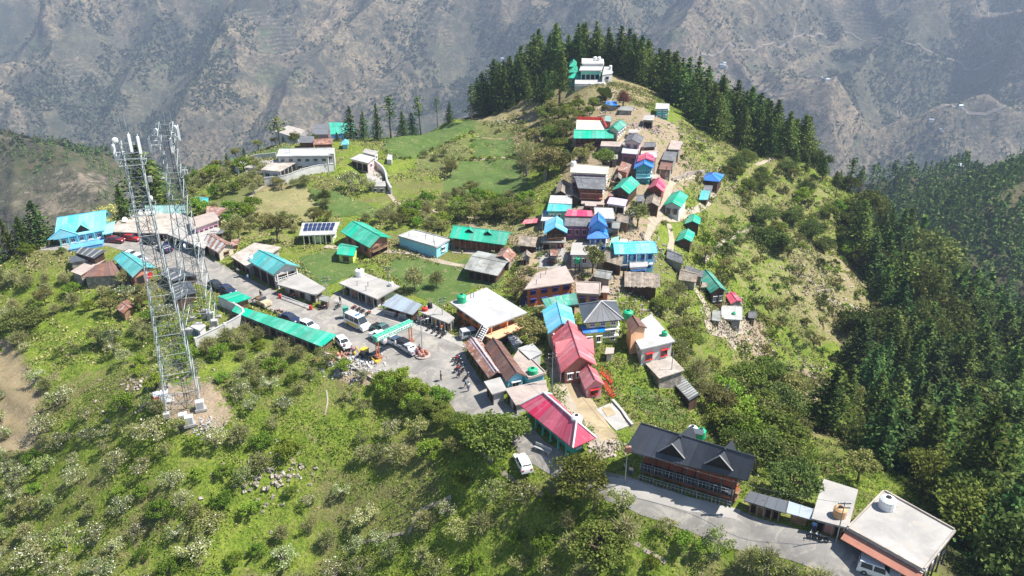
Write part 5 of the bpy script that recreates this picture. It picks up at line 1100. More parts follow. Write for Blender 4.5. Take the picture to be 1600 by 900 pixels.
# --- walls
wallrun('boundary_wall', 'white compound wall around the foot of the right lattice tower', [(345,478),(368,488),(390,501),(365,514),(330,532),(308,544)], 1.9, .25, 'white', 'concw', posts='white')
wallrun('boundary_wall', 'white wall segment at the far left end of the road', [(0,398),(20,392),(42,384)], 2.0, .3, 'white', 'concw')
wallrun('boundary_wall', 'curving white wall in front of the school wing', [(414,290),(440,289),(475,276),(507,268),(522,268)], 2.2, .3, 'white', 'concw')
wallrun('boundary_wall', 'curved white wall around the playground left of the school', [(432,247),(405,249),(380,257),(365,265),(374,273)], 1.6, .3, 'white', 'concw')
wallrun('retaining_wall', 'round white retaining wall of the curved terrace right of the school', [(586,260),(597,268),(604,280),(605,292),(612,304)], 1.8, .4, 'white', 'concw')
wallrun('boundary_wall', 'low cream wall along the right edge of the terrace below the pink house', [(957,628),(972,645),(988,667)], .4, .25, 'cream', 'concw')
wallrun('retaining_wall', 'low stone wall between the road and the orchard near the gate', [(500,551),(540,566),(566,585),(600,604)], .5, .4, 'stone')
wallrun('retaining_wall', 'pale stone path parapet across the slope to the blue hip roof', [(1050,283),(1075,273),(1100,270)], .9, .4, 'concp')
sheet('pavement', [(931,640),(957,629),(986,665),(963,674),(945,655)], M['conc'], .1, 1)
sheet('mat', [(940,640),(953,635),(962,648),(949,653)], M['soil'], .16, 1)
sheet('yard', [(380,262),(405,252),(434,250),(430,262),(408,272),(385,272)], M['pave'], .1, 1)
sheet('yard', [(570,262),(590,262),(600,275),(598,288),(575,284)], M['pave'], .1, 1)
sheet('yard', [(800,382),(850,378),(852,400),(840,425),(815,410)], M['soil'], .07, 1, .3)
sheet('yard', [(704,380),(740,386),(770,390),(760,402),(735,398),(706,395)], M['pathm'], .08, 1)
sheet('yard', [(842,395),(880,385),(888,402),(880,420),(860,420),(840,418)], M['pave'], .1, 1)
sheet('yard', [(1100,500),(1165,505),(1170,520),(1140,530),(1105,520)], M['pathm'], .1, 1, .3)
# --- tanks, dishes, panels
def ontop(k, u, v): return on_roof(B_[k], u, v, .0)
tank(ontop('shopW', .08, .75), 'tankw', 'white water tank on the far corner of the white flat roofed shop block', .9, 1.5)
tank(ontop('shopW', .86, .85), 'tankw', 'small white tank beside the zinc roof end of the white shop block', .5, .9)
tank(ontop('orangeH', .12, .2), 'tankg', 'green water tank on the left corner of the orange house roof', .85, 1.5)
tank(ontop('shopS', .15, .6), 'tankk', 'small black water tank on the small grey roofed shop row', .45, 1.1)
tank(ontop('shopS', .1, .25), 'red', 'red water tank on the end of the small grey roofed shop row', .55, .7)
tank(ontop('crimson', .78, .62), 'tankw', 'white ribbed tank standing on the crimson hip roof', .75, 1.6, stand=1.0)
tank(ontop('greysq', .68, .22), 'tanky', 'tan round tank on the square grey flat roof', .75, 1.3)
tank(ontop('bigflat', .18, .72), 'tankw', 'white round tank on the largest flat grey roof', .95, 1.5)
tank(ontop('wfR', .85, .25), 'tankg', 'small green tank on the plain white flat roof', .5, .9)
tank(ontop('whR', .6, .4), 'tankg', 'tiny green tank on the small white tin roofed house', .4, .6)
tank(ontop('longW', .07, .7), 'tankw', 'white tank on the left end of the long white flat roofed house', .7, 1.5)
tank(ontop('templeUp', .6, .5), 'tankw', 'left white tank on the temple roof', .7, 1.6)
tank(ontop('templeUp', .78, .5), 'tankw', 'right white tank on the temple roof', .7, 1.6)
tank(ontop('terrC', .85, .4), 'tankg', 'low green tank on the pinkish tiled terrace', .8, .9)
tank(ontop('tealhouse', .02, .1), 'tankw', 'small white tank on the eave of the teal roof house', .5, 1.0)
tank(ontop('templeR', .8, .6), 'tankw', 'white tank on the annex right of the temple', .6, 1.5)
def gtank(px, py, mt, lab, r=.6, h=1.2, stand=0): return tank(G(px, py), mt, lab, r, h, stand)
gtank(979,524,'tankg','green tank raised behind the charcoal hip roof',.9,1.5,3.4)
gtank(1080,690,'tankw','white tank of the pair behind the black hotel roof',.75,1.5,1.2)
gtank(1093,694,'tankg','green tank of the pair behind the black hotel roof',.75,1.5,1.2)
gtank(1147,704,'tankw','single white tank below the brown tin shelter',.85,1.5,1.2)
gtank(902,425,'tankg','green tank beside the wide orange block',.6,1.2,2)
gtank(1035,557,'tankg','green tank on the terrace below the plain white roof',.6,1.1,1.6)
for n_, (u, v) in enumerate(((.32,.9),(.42,.92),(.52,.9),(.15,.5))):
    p = ontop('rowA', u, v); dish(p, ['first white dish of the row on the long shop roof, counting from the left','second white dish of the row on the long shop roof','third white dish of the row on the long shop roof','lone white dish near the front of the long shop roof'][n_], .3*n_, 'satellite dishes on the long shop roof', .6)
dish(ontop('tealhouse', .0, .0), 'white dish at the front corner of the teal roof house', .5, None, .5)
# solar array
i = INFO_SOLAR
for r_ in range(2):
    for c_ in range(7):
        u = .09+c_*.118; v = .30+r_*.3; p = i['bl'](u+.055, v+.12); t = root('solar_panel', (i['c0'][0]+p.x, i['c0'][1]+p.y, i['ze']+.9*(v+.12)+.18), 0, f"{'front' if r_ == 0 else 'rear'} row solar panel, {['first','second','third','fourth','fifth','sixth','last'][c_]} from the left on the pale green house", 'solar panel', 'solar panels on the pale green house')
        wd_ = i['W']*.108; dp = i['D']*.26; tl = Matrix.Rotation(rad(20), 3, 'X'); b = MB(); b.box((0,0,0), (wd_, dp, .06), 0, 0, tl); b.build('frame', M['steel'], t)
        b = MB()
        for a_ in range(2):
            for e_ in range(3): b.box(tl @ Vector(((a_-.5)*wd_*.46, (e_-1)*dp*.31, .045)), (wd_*.43, dp*.28, .02), 0, 0, tl)
        b.build('cells', M['solar'], t)
def stairs(name, label, a, b_, z0, z1, w, mt, n=12):
    """a, b_: world xy of the foot and the head"""
    a = Vector(a[:2]); b_ = Vector(b_[:2]); d = (b_-a); r = root(name, (a.x, a.y, z0), 0, label, 'staircase'); m_ = MB(); s_ = MB(); ang = math.atan2(d.y, d.x); st = d.length/n
    for k in range(n):
        p = d*((k+.5)/n); m_.box((p.x, p.y, (z1-z0)*(k+1)/n), (st*.6, w, .1), ang)
    m_.build('tread', M[mt], r); nn = Vector((-d.y, d.x)).normalized()*w/2
    for s in (-1, 1): s_.tube((nn.x*s, nn.y*s, 0), (d.x+nn.x*s, d.y+nn.y*s, z1-z0), .09, n=4); s_.tube((nn.x*s, nn.y*s, .9), (d.x+nn.x*s, d.y+nn.y*s, z1-z0+.9), .04, n=4)
    s_.build('stringer', M[mt], r); return r
p = G(754, 534+14); i = B_['orangeH']; hd = on_roof(i, .98, -.03); stairs('staircase', 'white open stair rising along the front corner of the orange house', (hd[0]-2.2, hd[1]-2.6), (hd[0]+.3, hd[1]-.1), 0.2, i['ze']+.1, 1.1, 'wpaint', 14)
p = G(960, 622); q_ = p+np.array([-1.6, 1.6, 0]); stairs('staircase', 'red stair zigzagging down beside the little pink house', p, q_, float(p[2]), float(p[2])+1.9, .8, 'red', 9)
p = G(957, 600); q_ = p+np.array([-2.0, .4, 0]); stairs('staircase', 'upper red stair beside the rose red house', p, q_, float(p[2])+.2, float(p[2])+2.0, .8, 'red', 8)
p = G(817, 480); q_ = p+np.array([1.2, 2.6, 0]); stairs('staircase', 'purple stair on the left end of the wide orange block', p, q_, float(p[2]), float(p[2])+2.6, 1.0, 'navy', 12)
# ================================================================== vegetation
def quads(c, s, up=0.0, rng=RNG):
    """random small quads at the points c with half sizes s; up pulls the normals to vertical"""
    n = len(c); a = rng.normal(size=(n, 3)); a[:, 2] += up*rng.choice([-1, 1], n); a /= np.linalg.norm(a, axis=1)[:, None]
    b = np.cross(a, rng.normal(size=(n, 3))); b /= np.linalg.norm(b, axis=1)[:, None]+1e-9; d = np.cross(a, b)
    s = np.asarray(s).reshape(-1, 1); e = .65
    V = np.stack([c-b*s, c-d*s*e, c+b*s, c+d*s*e], 1).reshape(-1, 3)
    return V, np.arange(4*n).reshape(-1, 4)
def crown_mesh(name, mt, r, h, z0, nclump, nper, leaf, seed, flat=.75, gap=.0):
    g = np.random.default_rng(seed); C = []
    for _ in range(nclump):
        v = g.normal(size=3); v /= np.linalg.norm(v); v[2] = abs(v[2])*1.0-.35 if g.random() < .8 else v[2]
        rad_ = (.55+.45*g.random()); C.append((v[0]*r*rad_, v[1]*r*rad_, z0+h*.5+v[2]*h*.5*rad_))
    pts_ = []; sz = []
    for c in C:
        cr = r*(.22+.20*g.random()); k = int(nper*(.6+.8*g.random()))
        q = g.normal(size=(k, 3)); q /= np.linalg.norm(q, axis=1)[:, None]; q *= (g.random(k)**.45)[:, None]*cr; q[:, 2] *= flat
        pts_.append(q+np.array(c)); sz.append(leaf*(.6+.8*g.random(k)))
    pts_ = np.concatenate(pts_); sz = np.concatenate(sz); k = pts_[:, 2] > .1
    V, Fc = quads(pts_[k], sz[k], .4, g); return newmesh(name, V, Fc, [mt]), C
def trunk_mesh(name, mt, r, h, C, z0, seed, lean=.0, limb=.35):
    g = random.Random(seed); b = MB(); top = Vector((g.uniform(-.2, .2), g.uniform(-.2, .2), z0+h*.35)); p = Vector((0, 0, -.4)); n = 4
    rr = r
    for k in range(n):
        q = Vector((top.x*(k+1)/n+g.uniform(-.08, .08), top.y*(k+1)/n+g.uniform(-.08, .08), -.4+(top.z+.4)*(k+1)/n)); b.tube(p, q, rr, rr*.85, 6); p = q; rr *= .85
    for c in C[:14]:
        c = Vector(c); s = Vector((0, 0, z0*.5+.3)).lerp(top, g.random()); mid = s.lerp(c, .5)+Vector((g.uniform(-.2, .2), g.uniform(-.2, .2), .15)); b.tube(s, mid, rr*.6, rr*.4, 4); b.tube(mid, c, rr*.4, rr*.12, 4)
    return newmesh(name, b.v, b.f, [mt])
def twig_mesh(name, mt, r, h, z0, n, seed, leafn, leaf):
    """many fine upward twigs with a few buds: an open, half bare crown"""
    g = np.random.default_rng(seed); t = []; f = []
    th_ = g.random(n)*2*np.pi; ph_ = g.random(n)**.8*1.35
    dirv = np.stack([np.sin(ph_)*np.cos(th_), np.sin(ph_)*np.sin(th_), np.cos(ph_)*1.05], 1)
    R_ = .35+.65*g.random(n); st = dirv*np.array([r, r, h])*(R_*.55)[:, None]+np.array([0, 0, z0]); d2 = dirv+g.normal(size=(n, 3))*.45; d2 /= np.linalg.norm(d2, axis=1)[:, None]
    Ln = (.25+.45*g.random(n))*r*.6; en = st+d2*Ln[:, None]; wv = np.cross(d2, g.normal(size=(n, 3))); wv /= np.linalg.norm(wv, axis=1)[:, None]; wv *= .028
    V1 = np.stack([st-wv, st+wv, en+wv*.4, en-wv*.4], 1).reshape(-1, 3); F1 = np.arange(4*n).reshape(-1, 4)
    k = g.integers(0, n, leafn); u = g.random(leafn)[:, None]; pts_ = st[k]*(1-u)+en[k]*u+g.normal(size=(leafn, 3))*.08
    V2, F2 = quads(pts_, leaf*(.6+.8*g.random(leafn)), .3, g)
    C = [tuple(st[i]) for i in range(0, n, max(1, n//14))]
    return newmesh(name, np.concatenate([V1, V2]), np.concatenate([F1, F2+4*n]), [mt]), C
def conifer_mesh(name, mt, Hh, R_, seed, z0=.1, flat=False):
    g = np.random.default_rng(seed); pts_ = []; sz = []; lev = int(Hh*(2.0 if not flat else 1.0)); skew = g.random()*6.28
    b = MB(); b.tube((0, 0, -.5), (0, 0, Hh*.55), .022*Hh, .014*Hh, 6); b.tube((0, 0, Hh*.55), (0, 0, Hh*.97), .014*Hh, .004*Hh, 5)
    for i in range(lev):
        f = (i+g.random()*.6)/lev; z = Hh*(z0+(1-z0)*f)
        if flat: rad_ = R_*(.5+.5*math.sin(math.pi*min(1, f*1.1+.15)))*(.6+.6*g.random())
        else: rad_ = R_*(1-f)**.72*(.65+.6*g.random())+.2
        nb = 6 if flat else 7; az0 = g.random()*6.28
        for k in range(nb):
            if g.random() < (.35 if flat else .08): continue
            az = az0+k*6.283/nb+g.normal()*.25; Lr = rad_*(.7+.45*g.random())*(1+.15*math.cos(az-skew)); n = max(3, int(Lr/.27))
            u = np.clip((np.arange(n)+.5+g.normal(size=n)*.2)/n, .02, 1.1); lat = g.normal(size=n)*.16*Lr*(.4+u)
            x = np.cos(az)*u*Lr-np.sin(az)*lat; y = np.sin(az)*u*Lr+np.cos(az)*lat; zz = z-(.28*Lr*u**1.5 if not flat else -.05*Lr*u)+g.normal(size=n)*.07
            pts_.append(np.stack([x, y, zz], 1)); sz.append(np.full(n, .36 if not flat else .34)*(.7+.6*g.random(n)))
            if k % 2 == 0 and Hh > 8: b.tube((0, 0, z), (np.cos(az)*Lr*.7, np.sin(az)*Lr*.7, z-.12*Lr), .05, .02, 3, cap=False)
    pts_ = np.concatenate(pts_); sz = np.concatenate(sz)
    V, Fc = quads(pts_, sz, 1.6, g)
    return newmesh(name, V, Fc, [mt]), newmesh(name+'_trunk', b.v, b.f, [M['bark']])
PROT = {}
def reg(kind, crown, trunk, hh): PROT.setdefault(kind, []).append((crown, trunk, hh))
def mk(kind, lm, bark, r, h, z0, ncl, nper, leaf, nvar, hh, seed, limb=.3, tr=.16):
    for k in range(nvar):
        cm, C = crown_mesh('crown', LM[lm], r*(.9+.05*k), h, z0, ncl, nper, leaf, seed+k); reg(kind, cm, trunk_mesh('trunk', M[bark], tr, h, C, z0, seed+k), hh)
mk('blossom', 'blos', 'barkg', 2.0, 2.6, .8, 22, 60, .105, 4, 4.0, 100)
mk('leafing', 'blos2', 'barkg', 2.0, 2.6, .8, 20, 60, .105, 3, 4.0, 200)
mk('green', 'green', 'bark', 2.0, 2.6, .5, 26, 90, .12, 3, 3.3, 300)
mk('olive', 'olive', 'bark', 2.0, 3.4, 1.2, 24, 80, .12, 3, 4.8, 400)
mk('oak', 'oak', 'bark', 3.2, 4.6, 1.3, 40, 120, .15, 3, 6.2, 500, tr=.3)
mk('oakd', 'oakd', 'bark', 3.2, 4.4, .9, 40, 110, .15, 3, 5.6, 600, tr=.3)
mk('pale', 'pale', 'barkg', 2.6, 5.0, 1.4, 30, 90, .12, 2, 6.6, 700, tr=.25)
mk('shrub', 'olive', 'bark', 1.0, 1.1, .05, 9, 45, .10, 2, 1.3, 800, tr=.05)
mk('shrub2', 'green', 'bark', 1.1, 1.2, .05, 9, 50, .10, 2, 1.4, 820, tr=.05)
mk('shrubd', 'oakd', 'bark', 1.2, 1.3, .05, 10, 50, .10, 2, 1.4, 840, tr=.05)
for k in range(4):
    cm, C = twig_mesh('crown', LM['bare'], 2.2, 2.7, .8, 700, 900+k, 650, .085); reg('bare', cm, trunk_mesh('trunk', M['barkg'], .14, 2.4, C, .8, 900+k), 3.6)
for k in range(2):
    cm, C = twig_mesh('crown', LM['red'], 2.4, 3.6, 1.2, 1200, 950+k, 900, .08); reg('redtree', cm, trunk_mesh('trunk', M['bark'], .2, 3, C, 1.2, 950+k), 4.8)
for k in range(2):
    cm, C = twig_mesh('crown', M['barkg'], 2.6, 4.2, 1.2, 520, 970+k, 0, .08) if False else twig_mesh('crown', LM['bare'], 2.6, 4.2, 1.2, 900, 970+k, 150, .07); reg('dead', cm, trunk_mesh('trunk', M['barkg'], .24, 4, C, 1.2, 970+k), 5.6)
for k in range(8):
    cm, tm = conifer_mesh('crown', LM['pine'], 16, (5.2, 4.4, 6.2, 5.0, 3.8, 5.6, 6.8, 4.8)[k], 1000+k, (.1, .05, .2, .12, .3, .06, .15, .1)[k]); reg('cedar', cm, tm, 16)
for k in range(2):
    cm, tm = conifer_mesh('crown', LM['pine2'], 12, 4.6, 1040+k, .06); reg('fir', cm, tm, 12)
for k in range(2):
    cm, tm = conifer_mesh('crown', LM['pine'], 13, 2.3, 1060+k, .5, True); reg('tallpine', cm, tm, 13)
cm, tm = conifer_mesh('crown', LM['pine'], 8, 3.6, 1080, .45, True); reg('flatcedar', cm, tm, 8)
NM = dict(blossom='fruit_tree', leafing='fruit_tree', bare='bare_tree', green='leafy_bush', olive='olive_green_tree', oak='oak_tree', oakd='dark_oak_tree', pale='pale_leafed_tree', shrub='shrub', shrub2='shrub', shrubd='shrub', redtree='red_twigged_tree', dead='bare_tree', cedar='cedar_tree', fir='fir_tree', tallpine='pine_tree', flatcedar='flat_topped_cedar')
CT_ = dict(green='bush', shrub='shrub', shrub2='shrub', shrubd='shrub')
PLACED = []
BM = roadm > .5
for q in FOOT:
    xs_ = [p[0] for p in q]; ys_ = [p[1] for p in q]; i0, i1 = max(0, int(min(xs_)-X0)-1), int(max(xs_)-X0)+2; j0, j1 = max(0, int(min(ys_)-Y0)-1), int(max(ys_)-Y0)+2
    BM[j0:j1, i0:i1] |= inpoly(gx[j0:j1, i0:i1], gy[j0:j1, i0:i1], q)
def dil(a):
    r = a.copy(); r[1:] |= a[:-1]; r[:-1] |= a[1:]; r[:, 1:] |= a[:, :-1]; r[:, :-1] |= a[:, 1:]; return r
BM1 = dil(BM); BM2 = dil(dil(BM1))
def tree(kind, x, y, hh, label, group=None, wide=1.0, sink=.1):
    cm, tm, h0 = random.choice(PROT[kind]); s = hh/h0; z = H(float(x), float(y))-sink
    r = root(NM[kind], (x, y, z), random.random()*6.28, label, CT_.get(kind, 'tree'), group); r.scale = (s*wide, s*wide*random.uniform(.92, 1.08), s); r.rotation_euler = (random.uniform(-.05, .05), random.uniform(-.05, .05), r.rotation_euler[2])
    o = link('crown' if 'shrub' not in kind and kind != 'green' else 'foliage', cm, r); t = link('trunk', tm, r); PLACED.append((x, y)); return r
def blocked(x, y, pad=1.0):
    i = int(round(x-X0)); j = int(round(y-Y0))
    if not (0 <= i < len(GX) and 0 <= j < len(GY)): return False
    return bool(BM2[j, i] if pad > 1.4 else BM1[j, i])
def scatter(poly, n, mind, avoid=(), pad=1.0, tries=12, usepx=True):
    xs = [p[0] for p in poly]; ys = [p[1] for p in poly]; out = []
    for _ in range(n*tries):
        if len(out) >= n: break
        px, py = random.uniform(min(xs), max(xs)), random.uniform(min(ys), max(ys))
        if not inpoly(np.array([px]), np.array([py]), poly)[0] or any(inpoly(np.array([px]), np.array([py]), a)[0] for a in avoid): continue
        if usepx:
            g = GN(px, py); x, y = float(g[0]), float(g[1])
            if g[1] > 345: continue
        else: x, y = px, py
        if any((x-a)**2+(y-b_)**2 < mind*mind for a, b_ in PLACED[-700:]): continue
        if blocked(x, y, pad): continue
        out.append((x, y)); PLACED.append((x, y))
    return out
def GN(px, py):
    g = G(px, py, True); k = 0
    while (g is None or g[1] > 345 or g[2] < -95) and k < 60: py += 1.5; k += 1; g = G(px, py, True)
    return g if g is not None else np.array([0, 999, 0])
def T(kind, px, py, hh, label, group=None, wide=1.0):
    g = GN(px, py); return tree(kind, float(g[0]), float(g[1]), hh, label, group, wide)
# --- single trees one can name
for a in (
 ('oak',778,712,6.8,'big round olive-green oak at the roadside left of the crimson roof bungalow',1.25),('oak',905,776,6.4,'dark roadside oak left of the black roofed hotel',1.1),('oak',935,880,5.6,'low dark green oak at the bottom centre edge of the picture',1.3),
 ('oakd',42,512,4.2,'broad dark bush on the left edge above the brown field',1.7),('green',44,398,3.0,'yellow-green bush beside the white wall at the far left',1.0),('green',96,396,1.6,'small round green bush at the corner of the blue hotel terrace',1.0),
 ('pale',168,344,8.5,'pale yellow-leafed tree left of the left lattice tower behind the hotel',1.1),('cedar',238,334,21,'massive dark cedar behind the two lattice towers',1.55),('cedar',252,332,16,'second dark cedar leaning against the massive cedar behind the towers',1.3),('cedar',196,344,12,'smaller cedar just left of the massive dark cedar',1.1),('cedar',290,262,8,'small cedar on the slope right of the right lattice tower',1.0),
 ('flatcedar',438,206,9,'lone flat-topped cedar above the dark sided farmhouse',1.1),('fir',549,197,11,'broad dense fir at the left end of the tree row behind the fields',.9),('fir',568,196,9.5,'slim fir second in the row behind the fields',.7),('cedar',589,199,12,'tall pointed cedar third in the row behind the fields',.8),
 ('tallpine',611,201,14,'tall bare-stemmed pine fourth in the row behind the fields',1.1),('fir',629,196,8.5,'short fir right of the first tall pine in the row',.9),('fir',645,196,8,'short fir left of the second tall pine in the row',.9),('tallpine',658,199,13.5,'second tall pine of the row behind the fields',1.1),
 ('tallpine',684,196,12,'thin-crowned pine near the right end of the row behind the fields',.6),('fir',702,192,8,'small fir at the right end of the row behind the fields',.8),('tallpine',737,188,13.5,'tall pine standing apart at the left foot of the temple hill',1.0),
 ('cedar',874,162,18,'largest cedar directly left of the hilltop temple',1.0),('cedar',846,170,13,'dark cedar below and left of the largest temple cedar',1.0),('redtree',973,168,7.0,'red-twigged tree in front of the cedars right of the temple',1.0),
 ('dead',823,275,13,'tall leafless tree with crooked limbs left of the village',.9),('pale',852,282,10.5,'pale yellow-grey tree beside the tall leafless tree',1.15),('olive',838,235,8,'round olive tree above the tall leafless tree',1.2),('oak',865,225,7,'dark green tree beside the long green village roof',1.1),
 ('oak',942,262,6,'leafy tree standing in the upper village above the long white house',1.0),('olive',905,258,5.5,'olive tree left of the leafy tree above the long white house',1.1),('olive',920,246,4.5,'small olive tree under the purple boarded house',1.0),
 ('olive',995,356,6.5,'olive-green tree in the village below the crimson gable',1.0),('olive',926,427,6.8,'olive-green tree between the pale grey house and the orange block',.95),('olive',434,380,7.5,'dark stemmed tree with ragged crown in front of the dry field',.9),('olive',374,374,5.5,'low ragged tree at the corner of the dry field',.9),
 ('blossom',551,300,7,'large whitish blossoming tree in front of the round terrace',1.1),('leafing',575,300,4.5,'small pale tree at the foot of the round terrace wall',1.0),('bare',648,455,7,'bare branched tree between the crop fields',.85),('bare',682,450,5,'small bare tree at the edge of the crop field near the orange house',.9),('oakd',508,318,4,'dark little tree between the dry field and the green crop',.7),
 ('olive',828,545,6.5,'dusty green tree between the orange house and the light blue gable roof',1.0),('olive',805,470,5.0,'yellow-green tree behind the orange house roof',1.1),('dead',1088,600,7.5,'leafless tree beside the concrete terrace on the right slope',1.0),('bare',1055,565,6,'brown bare tree right of the plain white flat roof',1.1),
 ('olive',1080,530,5.5,'dark olive tree below the plank roofed shed',1.0),('oakd',1200,392,7.5,'large round dark oak in the middle of the right slope',1.25),('oakd',1238,352,6,'dark oak up and right of the large round dark oak',1.0),('oakd',1266,374,6,'dark oak on the ridge line of the right slope',1.0),
 ('oakd',1188,298,6.5,'dark oak on the open slope below the cedar forest',1.0),('oakd',1163,258,5.5,'dark oak at the lower edge of the cedar forest',1.0),('oakd',1220,250,3.5,'small dark bush on the skyline track',1.0),
 ('tallpine',1324,300,12,'leftmost of three tall pines on the skyline at the right',1.2),('tallpine',1340,305,10,'middle of three tall pines on the skyline at the right',1.2),('tallpine',1305,310,9,'low pine left of the skyline pines',1.0),
 ('cedar',1284,672,15,'dark cedar with visible trunk alone on the lower right slope',1.2),('cedar',1322,645,12,'narrow cedar right of the lone cedar on the lower slope',1.0),('dead',1335,560,9,'grey leafless tree at the edge of the right forest',1.2),
 ('oak',1190,712,9,'bright green spreading tree behind the black roofed hotel',1.35),('green',1145,668,6,'bright green bush up and left of the spreading tree',1.2),('oak',1235,740,7,'green tree between the black hotel and the square grey roof',1.0),('oak',1520,858,11,'big olive-green tree right of the largest flat roof',1.15),
 ('olive',1340,752,6,'green tree behind the square grey roof',1.1),('oak',1440,768,8,'green tree touching the far edge of the largest flat roof',1.0),('olive',1100,412,5,'ragged tree beside the slope path near the slate huts',1.1),('olive',1130,428,4.5,'small ragged tree above the dull green gable roof',1.1)):
    T(a[0], a[1], a[2], a[3], a[4], None, a[5])
# --- tree groups
def crowd(kinds, poly, n, mind, hr, label, group, avoid=(), pad=.8, usepx=True, wide=(.9, 1.15)):
    for x, y in scatter(poly, n, mind, avoid, pad, usepx=usepx):
        k = random.choice(kinds); tree(k, x, y, random.uniform(*hr), label if isinstance(label, str) else label[k], group, random.uniform(*wide))
crowd(['cedar'], [(-10,288),(6,294),(22,297),(38,292),(60,280),(84,262),(104,262),(112,280),(80,312),(40,330),(0,322),(-14,305)], 125, 3.3, (14.5, 20), 'dark cedar of the dense wood capping the temple hill', 'cedars crowding the temple hill', pad=2.2, usepx=False)
crowd(['cedar', 'cedar', 'fir'], [(752,182),(768,150),(800,122),(850,92),(880,96),(880,130),(858,160),(815,160),(780,176)], 20, 3.6, (6.5, 11), dict(cedar='cedar on the left flank of the temple hill', fir='blue-green fir on the left flank of the temple hill'), 'trees on the left flank of the temple hill', pad=1)
crowd(['cedar'], [(962,108),(1010,130),(1060,175),(1105,210),(1160,235),(1215,250),(1235,240),(1140,160),(1060,95),(1000,75)], 84, 2.9, (12, 17), 'dark cedar along the forest edge right of the temple', 'cedars along the forest edge right of the temple', pad=1)
crowd(['cedar', 'fir', 'fir'], [(-20,372),(-20,340),(40,330),(72,338),(76,350),(50,366)], 22, 2.6, (7, 12), dict(cedar='cedar in the clump behind the far left end of the road', fir='fir in the clump behind the far left end of the road'), 'conifers behind the left end of the road')
crowd(['olive', 'oakd', 'fir'], [(300,262),(425,222),(560,200),(600,198),(560,208),(430,228),(320,270)], 20, 3, (2.5, 4.5), dict(olive='small olive tree on the far rim of the fields', oakd='small dark tree on the far rim of the fields', fir='small fir on the far rim of the fields'), 'small trees on the far rim of the fields')
crowd(['cedar', 'cedar', 'cedar', 'fir', 'fir', 'oakd'], [(1330,400),(1405,375),(1500,400),(1640,430),(1680,800),(1640,1000),(1560,960),(1530,850),(1470,780),(1360,730),(1360,640),(1330,560),(1385,500)], 200, 4.2, (8, 19), dict(oakd='rounded oak among the conifers of the right side forest', cedar='dark cedar in the dense forest filling the right side', fir='blue-green fir in the dense forest filling the right side'), 'conifers of the right side forest', pad=3, wide=(.8, 1.25))
crowd(['oak', 'oakd', 'green'], [(1230,300),(1330,330),(1350,420),(1300,400)], 9, 4, (3.5, 6), dict(oak='oak on the skyline of the right slope', oakd='dark oak on the skyline of the right slope', green='bright bush on the skyline of the right slope'), 'trees on the skyline of the right slope')
crowd(['cedar', 'oakd', 'cedar'], [(1205,236),(1240,238),(1330,296),(1325,306),(1250,262),(1215,250)], 15, 3.0, (4.5, 9), dict(cedar='cedar on the skyline between the cedar wood and the tall pines', oakd='dark oak on the skyline between the cedar wood and the tall pines'), 'trees on the skyline right of the cedar wood')
crowd(['oakd', 'oak', 'olive'], [(1140,240),(1230,262),(1300,330),(1290,400),(1220,400),(1160,330)], 16, 4, (3.5, 6), dict(oakd='dark oak scattered on the upper right slope', oak='leafy oak scattered on the upper right slope', olive='olive tree scattered on the upper right slope'), 'trees scattered on the upper right slope', pad=1)
crowd(['bare', 'leafing', 'leafing'], [(960,792),(1010,812),(1100,846),(1200,874),(1290,906),(1270,925),(1180,895),(1080,865),(980,825)], 30, 1.9, (3.2, 5.0), dict(bare='still bare small tree along the lower road edge', leafing='pale leafing small tree along the lower road edge'), 'small trees along the lower road edge', pad=.5)
crowd(['cedar', 'oakd'], [(1290,330),(1420,330),(1450,420),(1400,500),(1340,430)], 26, 4, (7, 13), dict(cedar='cedar at the upper edge of the right forest', oakd='dark oak at the upper edge of the right forest'), 'trees at the upper edge of the right forest')
crowd(['oak', 'green', 'olive', 'oakd'], [(1110,620),(1180,590),(1280,640),(1380,740),(1490,790),(1480,760),(1380,700),(1330,620),(1240,700),(1200,790),(1260,790),(1180,740),(1120,700)], 40, 3.6, (4, 7.5), dict(oak='leafy green tree on the lower right slope', green='bright green bush on the lower right slope', olive='olive tree on the lower right slope', oakd='dark oak on the lower right slope'), 'broadleaf trees on the lower right slope', pad=1.5)
crowd(['green', 'oak', 'green'], [(588,592),(640,596),(690,618),(735,655),(755,690),(710,680),(650,650),(600,625)], 15, 2.3, (2.6, 4), dict(green='bright green bush on the bank below the plaza', oak='darker bush on the bank below the plaza'), 'bushes on the bank below the plaza', pad=.5)
CLEAR = [[(30,520),(150,540),(220,590),(210,640),(120,640),(60,600)],[(245,600),(330,585),(375,640),(345,690),(255,670)],[(0,525),(30,545),(70,620),(62,720),(0,720)],[(470,620),(520,600),(560,660),(560,740),(500,770),(455,720)],[(560,720),(700,740),(700,800),(620,840),(570,800)],[(345,640),(420,650),(430,700),(360,690)],[(100,480),(180,500),(160,540),(60,530)]]
ORCH = [(0,430),(120,440),(215,440),(250,480),(260,530),(330,545),(400,520),(500,560),(590,600),(640,640),(720,690),(790,740),(880,790),(960,800),(1060,840),(1180,880),(1300,925),(1200,960),(900,960),(500,960),(-40,960),(-40,450)]
LAB = dict(blossom='white-flecked blossoming fruit tree in the orchard below the road', leafing='thinly leafed pale fruit tree in the orchard below the road', bare='still bare grey-brown fruit tree in the orchard below the road', green='bright green bush among the orchard trees', olive='olive-leafed tree among the orchard trees')
sp_ = scatter(ORCH, 300, 2.8, CLEAR, .8)
